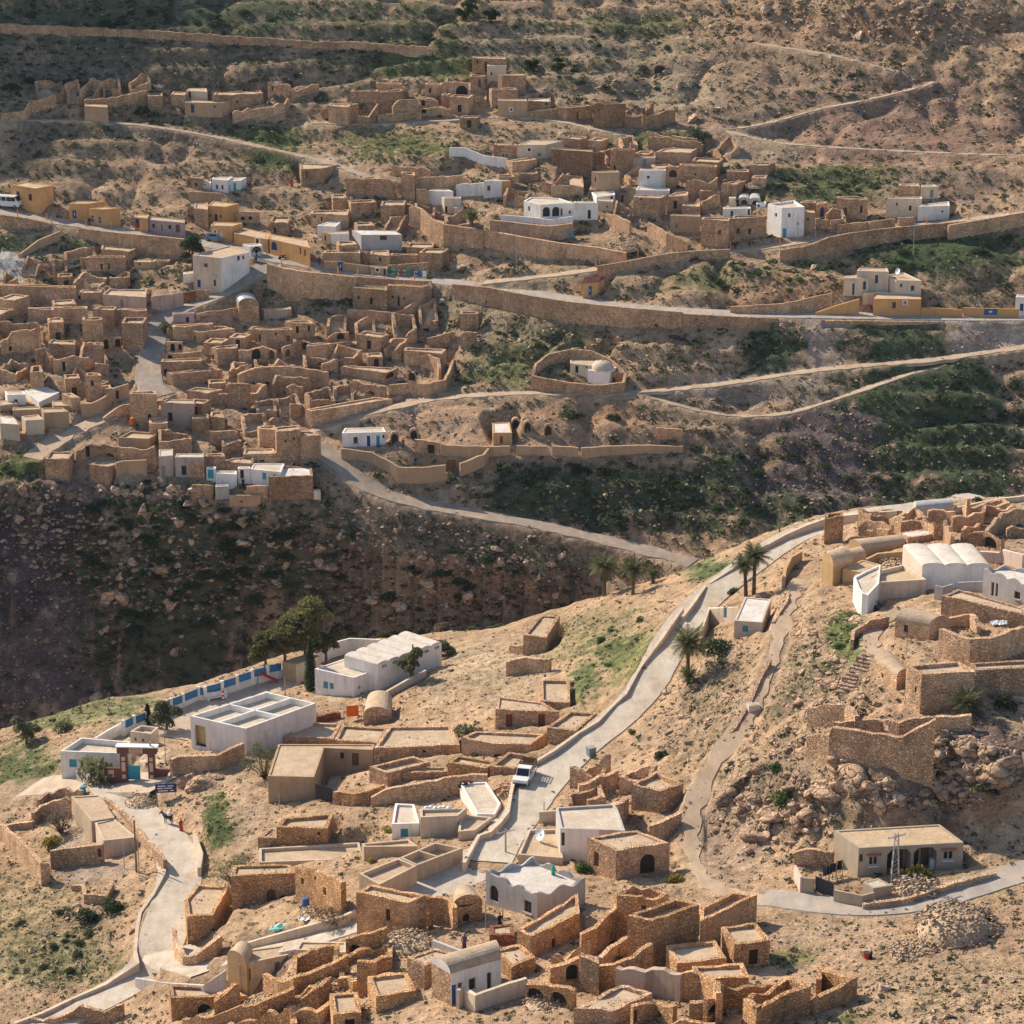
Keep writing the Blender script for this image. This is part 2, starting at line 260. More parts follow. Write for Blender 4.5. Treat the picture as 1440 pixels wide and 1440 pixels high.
N|mauveplaster||n=plaster_house p=.12|690|260,612 440,602 440,592 255,597|d:382,660,24,50,k|small mauve tinted house with dark door at the street fork
N|stone||n=stone_house p=.15 j=.1|1040|635,907 800,892 810,862 577,887|w:595,972,20,40,k|blocky stone house left of the arcade ruins
N|stone||n=stone_house p=.2 j=.12|930|975,742 1270,742 1260,727 1000,727|w:1128,780,14,24,k d:1232,820,26,50,n d:993,815,16,55,k|two storey stone house beside the arcade ruins
O|stone||n=stone_house p=.2 j=.1|525|55,407 230,412 200,387 0,392|d:100,465,22,52,k w:190,452,18,45,k|two storey stone house with two tall dark windows above arches
N|stone/stone/metal|n=vaulted_shed p=0 v=y1|660|815,532 985,542 960,490 780,492|d:768,642,80,52,w|stone shed with curved grey metal roof below the stepped street
N|pinkplaster||n=plaster_house p=.1|660|1030,577 1260,567 1250,547 995,562||pinkish plaster house right of the curved metal roof
O|stone||n=stone_house p=.2 j=.12|700|170,592 385,572 322,562 190,567||stone enclosure house in front of the tall arches
Q|stone||n=stone_tower p=.3 j=.2|330|595,122 790,122 770,107 610,107||massive stone block tower right of the streaked plaster house
Q|stone||n=stone_house p=.15 j=.1|265|255,172 435,197 560,162 330,147||flat stone house with white debris on its roof
Q|stone||n=stone_house p=.15 j=.12|540|300,407 445,402 440,372 305,377||square stone house with whitened base in the village middle
Q|stone||n=stone_house p=.2 j=.12|505|450,392 575,402 555,352 460,352||stone house joined right of the whitened base house
Q|stone||n=stone_house p=.3 j=.25|720|555,632 720,602 690,567 545,567||broken stone room with sagging roof above the blue doors
Q|stone||n=stone_tower p=.2 j=.1|770|1010,522 1215,502 1200,462 1000,482|w:1088,600,14,24,k w:1160,580,14,24,k|tall stone house with two small square windows above the ravine road
Q|stone||n=stone_tower p=.2 j=.1|640|865,492 1010,506 1000,467 850,472||narrow stone house joined left of the two square windows
Q|stone||n=stone_house p=.2 j=.12|750|1215,562 1385,547 1332,517 1215,512||lower stone house with debris roof right of the two square windows
Q|stone||n=stone_house p=.15 j=.08|790|730,712 1015,702 990,662 740,667|w:892,768,38,18,k|low stone house with pale roof below the two square windows
Q|white||n=white_house p=.1|960|795,837 1050,862 1080,792 820,790|d:910,897,34,60,t|white house with turquoise door beside the square brick house
Q|brickstone/brickstone/roofwhite|n=brick_house p=.1|1100|945,905 1320,895 1310,817 1078,814|w:1200,937,34,44,g|square brown masonry house with white roof edge at the ravine brink
Q|stone/stone/vaultcream|n=oven_room p=0 v=y1|905|275,812 405,812 400,787 280,787||little barrel vaulted room with cream roof above the ravine
Q|greyplaster||n=plaster_house p=.1|900|155,738 400,738 400,703 170,707|d:232,850,40,78,k|grey plaster house behind the little barrel vaulted room
Q|greyplaster||n=plaster_house p=.1|900|20,732 140,722 140,667 20,672|d:58,855,34,88,p|pale grey house with lilac door left of the little barrel vault
Q|stone||n=stone_house p=.12 j=.1|830|400,732 580,732 570,702 420,707||stone house behind the blue door above the ravine
Q|stone||n=stone_house p=.12 j=.1|840|580,772 815,792 825,732 640,742||stone house with shadowed roof right behind the white box house
Q|white||n=white_house p=.08|955|685,832 792,832 790,817 690,817|d:722,882,30,74,k|white front with dark open door and a person standing before it
Q|white||n=white_house p=.08|930|420,832 502,832 500,817 425,817|d:457,872,50,92,t|narrow white front with large bright blue door above the ravine
Q|white||n=white_house p=.15|955|500,872 677,882 675,852 495,852||small windowless white box house near the blue door
Q|conc||n=plaster_house p=.08|1090|495,987 612,982 605,967 500,970||slim grey rendered block on the ravine brink
Q|cream||n=plaster_house p=.05|1090|1325,1022 1385,1022 1380,1007 1330,1007||tiny cream box right of the square brown masonry house
P|tan||n=plaster_house p=.3|760|1000,692 1255,702 1340,652 1100,637||tan walled roof house above the collapsed pit
O|stone||n=stone_house p=.2 j=.05|1230|210,1097 840,1002 702,987 160,1082||long stone range along the shaded path
O|stone||n=stone_house p=.15 j=.1|815|435,747 785,797 880,762 560,742|a:822,802,66,76,k|long stone house with a black arch at its right end
O|stone||n=stone_house p=.2 j=.1|730|930,622 1060,632 1225,652 1260,612 940,602||stone house with pale long roof at the top of the round yard
O|stone/stone/grass|n=stone_house p=.12 j=.06|290|530,132 800,157 800,122 540,117|w:575,213,20,24,k d:675,240,22,54,k|stone house with grass growing on its roof below the road
O|stone||n=stone_house p=.1 j=.06|285|805,117 1075,132 1140,117 810,107|w:840,208,16,22,k d:888,240,18,74,k w:930,220,16,22,n|stone house with tall dark door right of the grass roof
5|stone||n=stone_tower p=.4 j=.2|310|500,242 580,242 575,232 505,232||lone round looking stone tower on the scrubby slope
5|cream||n=shrine_hall p=.1|492|965,452 1060,463 1102,416 968,409|d:993,478,14,30,k w:1035,468,6,12,k|cream hall beside the white domed shrine
5|white/white/vaultwhite|n=domed_shrine p=.05 dome|532|1040,482 1130,490 1168,466 1068,460||white domed shrine inside the oval stone wall
5|stone||n=stone_hut p=.1|536|1130,492 1195,490 1190,478 1135,479|w:1150,522,12,20,k|little stone annex at the right of the domed shrine
5|white||n=white_house p=.1|805|2,747 188,742 178,723 15,726|d:115,781,14,46,u d:155,780,14,46,t w:60,777,18,26,k w:178,762,8,15,k|small white house with dark blue and turquoise doors by the dirt road
5|ochre/ochre/roofwhite|n=stone_hut p=.1|796|640,746 720,746 710,701 636,704|d:675,776,12,30,r|lone square hut with pale roof in the walled cave yard
5|orange/orange/redtile|n=kiosk p=0 gable|162|1018,116 1080,112 1110,96 1045,100|d:1050,146,14,38,e|small orange kiosk with red roof beside the far road
R|orange||n=orange_house p=.12|340|95,220 278,250 412,224 205,199|w:235,318,26,50,u d:140,310,26,74,u|orange house with blue window beside the white van
R|orange||n=orange_house p=.1|482|535,367 690,367 820,347 600,347|d:580,452,30,64,e|orange house with emblem on its blue door left of the far poster wall
R|orange||n=orange_house p=.1|522|690,407 805,412 935,402 820,390|d:720,485,18,46,e d:778,495,18,46,e|orange house with two painted blue doors and framed poster
R|mauveplaster||n=shop_row p=.1|572|1150,492 1440,517 1440,492 1170,467|w:1195,540,20,30,k d:1262,555,14,46,p w:1322,550,24,30,u A:1385,560,34,62,n|mauve shop row with arched brown door behind the far road
R|orange||n=orange_house p=.1|562|1045,472 1150,482 1160,452 1050,452|d:1068,520,34,68,u|orange shop with wide blue front at the left end of the mauve row
S|stone||n=stone_house p=.15 j=.06|530|180,402 290,412 290,357 185,362||square stone house between the orange terraces
S|orange||n=orange_house p=.12|512|290,382 425,392 530,367 330,347|d:352,477,26,54,u w:308,460,14,24,k w:390,468,12,22,k|orange house with blue door and two small windows above the shops
S|orange||n=orange_shop p=.1|652|310,537 480,542 560,517 340,510|d:395,605,20,46,w w:345,585,14,20,w|small orange shop with white framed openings behind the parked white car
S|orange||n=orange_shop p=.1|672|490,597 760,647 770,602 548,550|w:675,660,26,40,w|long orange shop with mauve awning roof beside the car park
S|orange||n=orange_shop p=.1|742|768,642 1085,712 1062,652 770,603|a:805,697,46,66,u d:1010,735,12,54,u d:1045,750,12,50,u|orange shop with round blue door at the road junction
S|cream/white||n=corner_house p=.2|1062|385,792 612,745 462,692 170,767|w:530,790,22,40,k w:566,785,16,30,k w:273,848,30,30,n d:220,990,26,58,u d:343,985,18,50,u|two storey cream and white corner house with orange band above the steps
S|white||n=mural_house p=.1|792|620,702 715,692 690,677 560,682||white cube house painted with a black tree at the road junction
S|white||n=white_house p=.05|985|95,917 185,907 180,892 100,902||tiny white outhouse at the foot of the corner house
S|stone||n=stone_house p=.15 j=.08|218|1015,97 1195,92 1310,62 1000,52|d:1058,140,16,50,n|long stone barn with red brown door beside the hillside track
S|white||n=white_house p=.1|262|320,177 445,187 482,157 330,162|d:360,238,16,34,k d:402,240,16,34,k|white house with two dark doors on the far hillside
S|white||n=white_house p=.1|268|445,192 545,187 590,162 455,167|d:446,245,12,40,k d:500,237,20,60,t|white house with turquoise door on the far hillside
S|white||n=white_house p=.08|250|240,207 312,207 315,194 245,195|w:268,215,8,12,k|small white room at the left of the hillside white houses
S|stone||n=stone_hut p=.1 j=.1|240|150,162 250,172 260,152 160,148|d:198,220,18,26,k|little stone hut left of the hillside white houses
S|stone||n=stone_house p=.15 j=.15|545|1090,442 1380,452 1390,412 1100,422|w:1122,467,12,24,k w:1175,487,14,34,k|stone house with two dark windows above the white sheds
S|stone||n=stone_house p=.1 j=.25|600|775,505 915,520 930,470 790,470|d:810,575,18,40,k|cave front house with dark door behind the orange shops
T|white||n=white_house p=.1|670|35,582 190,592 240,547 160,541||white flat roofed house behind the grey shed with white roof
T|tan/white||n=white_house p=.1|748|150,655 305,652 300,627 72,637|w:105,690,14,40,k|tan house with white left wall by the far road
T|conc/conc/roofwhite|n=block_shed p=.05|790|408,662 752,660 690,627 330,620|w:595,687,56,36,k|grey block shed with bright white roof and one black window
T|stone||n=stone_house p=.12|910|85,812 400,812 400,792 100,792||stone house with pale roof edge behind the blue emblem gate
T|stone||n=stone_house p=.12|920|480,822 650,837 640,792 490,797|w:567,870,20,34,n d:695,870,16,48,r|stone house with red door left of the far road boulders
T|stone||n=stone_house p=.2|940|890,812 1090,817 1145,777 940,777||square stone house beside the pale wrapped boulder
T|stone||n=stone_house p=.1|925|650,832 885,832 880,817 660,817||low stone link between the red door house and the square house
T|tan/tan/grass|n=plaster_house p=.08|1002|475,930 628,945 628,927 475,918|w:545,955,28,30,w d:605,975,20,54,u|small white framed shop front with blue door on the far road
T|stone||n=stone_tower p=.2 j=.15|340|740,142 860,157 858,132 750,130||bright square stone tower above the big retaining wall
T|stone||n=stone_house p=.1 j=.12|400|870,272 965,282 965,264 880,260||stone house joined left of the white roadside room
T|white||n=white_house p=.1|407|1035,292 1185,294 1120,270 963,285||white room with sunlit front above the far palm
T|cream||n=white_house p=.1|480|1110,352 1250,352 1250,340 1087,342|d:1122,450,18,60,k|cream white house with open door left of the far palm
T|cream||n=plaster_house p=.1|512|1190,432 1270,422 1268,408 1195,412|w:1215,480,14,24,k|small cream house right behind the far palm
U|white/orange||n=white_house p=.1|640|395,507 472,504 320,491 240,505|w:284,568,26,42,r|white house with red window and orange side wall
U|white||n=white_villa p=.2|795|580,674 720,706 925,692 1000,692 880,652 640,642|a:770,767,62,80,k a:850,765,62,80,k w:622,740,18,40,k w:967,770,16,28,k d:740,772,18,60,r d:898,770,18,60,r|large white villa with curved front, arches and red doors
U|white||n=white_house p=.1|830|1000,692 1205,692 1130,681 1005,679|d:1132,790,26,74,k|white end house with sloping wall right of the villa
U|cream||n=cream_house p=.1|312|525,202 762,202 905,167 640,161|w:710,285,28,28,t w:625,243,26,26,w|cream house with round emblem and turquoise window on the slope
U|stone||n=stone_house p=.1|300|325,202 522,207 520,192 335,182|w:405,290,18,16,k w:435,290,18,16,k|long stone house left of the cream emblem house
U|stone||n=stone_house p=.12 j=.1|440|485,347 690,322 640,307 430,332||stone house with striped front below the cream emblem house
U|stone||n=stone_house p=.12 j=.15|530|540,452 700,442 690,427 490,442||broken stone house with two levels right above the red window house
U|brownstone||n=stone_house p=.1 j=.05|372|810,237 1165,262 1160,242 820,223||long dark brown stone house right of the cream emblem house
V|brownstone||n=stone_house p=.15 j=.05|350|110,187 320,187 315,172 120,171|d:145,335,18,38,k|square dark stone house with small black door above the villa
U|stone||n=stone_house p=.2 j=.3|640|810,542 1085,542 1075,462 960,457||rubble topped stone house directly above the white villa
U|tan||n=plaster_house p=.1|570|1205,437 1390,432 1370,417 1150,427|w:1183,492,12,40,k|tan house with white coping left of the bright cube house
U|white||n=white_house p=.1|692|1195,642 1350,622 1340,592 1150,602|w:1322,655,24,40,k|low white annex with black window left of the bright cube house
U|cream||n=cream_house p=.08|752|1200,672 1335,682 1330,662 1215,657|w:1283,725,12,14,k|small cream room in front of the low white annex
V|white||n=white_house p=.12|497|350,357 578,357 575,346 370,346|w:430,415,22,22,k|bright white cube house with one square window
V|white||n=white_house p=.12|572|325,522 610,527 610,507 345,492||low white house right in front of the bright cube house
V|stone||n=stone_house p=.12 j=.06|740|305,582 525,592 580,567 320,562|w:370,602,10,14,k|windowless stone house in front of the low white house
V|stone||n=stone_house p=.12 j=.1|702|590,577 760,567 770,537 650,542|d:658,648,30,64,k|stone house with tall black door right of the windowless house
V|stone||n=stone_house p=.1 j=.1|500|580,327 690,327 690,317 585,317|a:638,385,64,60,k|stone wall house with one big arch beside the cube house
V|stone||n=stone_house p=.15 j=.08|440|690,312 1010,327 1010,312 700,297|w:828,392,16,18,k|long stone house right of the big arch
V|stone||n=stone_house p=.15 j=.06|300|490,202 790,207 900,132 562,172||wedge shaped stone house at the top of the cube house cluster
V|pinkplaster||n=plaster_house p=.1|342|300,252 490,252 490,237 320,242|d:398,295,34,60,g|pinkish house with grey door above the bright cube house
V|stone||n=stone_house p=.15 j=.12|440|1090,362 1280,372 1280,347 1100,347||stone house below the dark hill scrub right of the cube cluster
V|stone||n=stone_house p=.15 j=.12|560|1045,467 1180,472 1340,407 1180,437||narrow stone house running uphill right of the cube cluster
V|stone||n=stone_house p=.15 j=.12|400|1290,312 1440,312 1500,290 1330,290||uppermost stone house at the right end of the cube cluster
V|stone||n=stone_house p=.1 j=.1|600|860,532 1040,527 1020,514 880,514||small tan stone roof amid ruins right of the tall black door
V|stone||n=stone_house p=.1 j=.1|730|715,652 870,662 860,627 730,627|w:848,695,14,16,k|low stone house between the black door house and the white shed
V|cream||n=chimney_block p=.04|660|1110,592 1170,592 1165,580 1112,580||cream chimney block beside the twin white vaults
V|white||n=white_house p=.1|750|1060,682 1295,677 1290,664 1070,667|d:1135,722,22,44,u d:1278,710,18,48,k|white house with blue window in front of the twin white vaults
V|greyplaster/greyplaster/vaultgrey|n=vaulted_house p=0 v=y2|642|1190,602 1380,612 1370,572 1200,570|a:1240,625,54,40,k a:1335,630,54,40,k|twin vaulted white house with two round arches
V|white||n=white_house p=.1|682|1340,637 1425,632 1420,620 1345,622|w:1362,655,20,24,u|small white room right under the twin vaults
V|tan||n=plaster_house p=.1|870|615,737 870,747 865,732 630,727|w:667,825,22,40,g|tan house with grey window behind the walled track
V|stone||n=stone_house p=.15|985|875,767 1108,782 1130,757 890,752|w:1030,880,28,36,r|large stone house with one red brown window above the wall posts
V|stone||n=stone_house p=.15|965|1132,767 1425,747 1400,737 1150,737|w:1188,868,26,44,k w:1285,872,24,44,k|large stone house with two dark windows left of the tall white house
W|white||n=white_tower_house p=.4|512|268,324 412,319 345,277 178,300|d:285,484,24,56,t w:230,370,14,24,k w:315,373,16,24,r w:370,427,9,14,k|tall white house with turquoise door standing by the wall road
W|stone||n=stone_house p=.1|352|380,294 485,292 480,282 390,282||stone house behind the tall white house
W|tan||n=plaster_house p=.08|470|410,352 480,357 472,342 415,337|w:432,398,12,18,k|small tan annex right of the tall white house
W|stone||n=cave_house p=.1 j=.15|385|615,262 812,272 802,257 625,252|A:668,347,24,50,n d:770,335,14,45,k|cave front house with arched door in the hollow of the wall road
W|stone||n=cave_house p=.1 j=.15|385|485,302 557,292 550,282 490,292|A:522,352,24,60,u|cave front house with arched blue door in the hollow of the wall road
W|cream||n=plaster_house p=.12|385|930,267 1155,267 1152,254 1010,257|w:995,303,12,16,k d:1080,327,16,32,k|cream two part house at the right end of the wall road
W|stone||n=stone_house p=.1|250|1005,182 1142,187 1132,167 1010,172||upper stone house behind the cream house of the wall road
W|cream||n=plaster_house p=.1|265|1148,192 1258,190 1230,177 1150,180|w:1216,235,20,46,g|cream upper room with shuttered window at the right end
W|white||n=white_house p=.12|405|1130,317 1330,312 1325,284 1170,302|w:1283,348,10,14,k|low white brick house below the cream upper room
6|cream||n=cream_house p=.15|182|900,102 1008,104 935,70 842,82|w:970,135,15,20,k w:922,123,10,11,k|cream upper storey with two windows over the orange house by the road
6|orange||n=orange_house p=.02|247|805,180 1007,182 1000,162 830,152|w:892,207,15,24,k w:938,197,14,12,w|orange ground floor house beside the far road
6|cream||n=cream_house p=.1|150|735,62 870,66 862,51 745,51|d:818,98,12,34,u|cream back house with blue door behind the orange house
6|cream||n=cream_house p=.08|162|680,92 785,94 780,81 690,83|d:767,125,12,34,u d:720,140,9,48,u|cream left wing with blue doors beside the orange house
6|white||n=white_house p=.1|247|1405,172 1500,177 1500,165 1412,163|d:1430,217,14,30,u|white house cut by the right edge beside the far road
X|stone||n=stone_house p=.12 j=.08|578|225,462 330,442 200,434 108,447|w:185,505,10,20,k|bright stone corner house at the left end of the upper village
X|stone||n=stone_house p=.12 j=.1|430|270,352 475,352 470,340 285,344||stone house behind the upper village corner house
X|stone||n=stone_house p=.12 j=.12|345|455,292 645,302 640,290 465,282|w:567,330,10,12,k|long stone house at the back of the upper village ruins
X|stone||n=stone_tower p=.2 j=.15|520|480,362 655,347 640,332 490,347||tall rounded stone house in the middle of the upper village
X|stone||n=stone_house p=.1 j=.15|385|810,302 940,302 935,290 820,290|d:847,347,16,34,k|stone house with black door left of the great arch
X|stone||n=stone_tower p=.4 j=.3|455|925,372 1000,372 990,360 935,360||broken stone pier standing before the great arch
X|stone||n=stone_house p=.1 j=.1|332|1130,247 1250,242 1240,230 1140,234|d:1205,292,16,50,n|stone house with brown door right of the great arch
X|cream||n=plaster_house p=.1|277|1260,167 1400,167 1400,152 1265,157|w:1290,225,10,20,k|pale plaster house stepping down the upper village right end
X|stone||n=stone_house p=.1|215|1150,108 1400,117 1390,100 1160,96|w:1188,138,14,24,k d:1250,175,12,74,k|highest stone house of the upper village with pale corner
Y|peach/stone||n=stone_house p=.08|348|32,235 205,237 170,224 0,229||peach stone cube house lit on its left side in the upper village
Y|peach||n=stone_house p=.1|532|0,417 215,422 205,407 5,407|w:98,484,14,18,w|peach stone house with one white framed window in the upper village
Y|stone/stone/roofwhite|n=stone_house p=.1|482|215,422 385,427 380,397 225,407|d:350,437,18,28,k|stone house with pale slab roof right of the peach window house
Y|stone||n=stone_house p=.12 j=.06|557|490,472 680,457 650,447 420,462|d:577,527,14,50,n|stone house with brown door left of the big brown ruin
Y|brownstone||n=stone_house p=.1 j=.2|612|690,442 925,437 920,427 700,430|w:730,487,8,14,k|big brown stone ruin with one tiny window in the upper village
1|tan||n=plaster_house p=.1|487|780,432 935,434 968,426 790,422|d:812,458,14,34,u w:905,450,8,10,k|tan house with blue door on the shaded left hillside
1|cream||n=plaster_house p=.08|425|785,382 875,387 870,372 800,372|w:800,398,10,34,k|cream upper room on the shaded left hillside
1|stone||n=stone_house p=.1|440|720,397 782,400 785,388 730,386||small stone room left of the cream upper room
1|stone||n=stone_house p=.12 j=.15|470|895,402 1110,392 1100,382 910,387|w:1000,430,8,12,k|stone house with broken back right of the hillside tan house
1|peach||n=stone_hut p=.1|502|355,447 455,452 450,442 362,437||small square peach stone hut beside the hillside tree
1|stone||n=stone_house p=.12|515|1385,445 1470,452 1480,440 1390,435||little stone house at the left of the upper village corner
'''
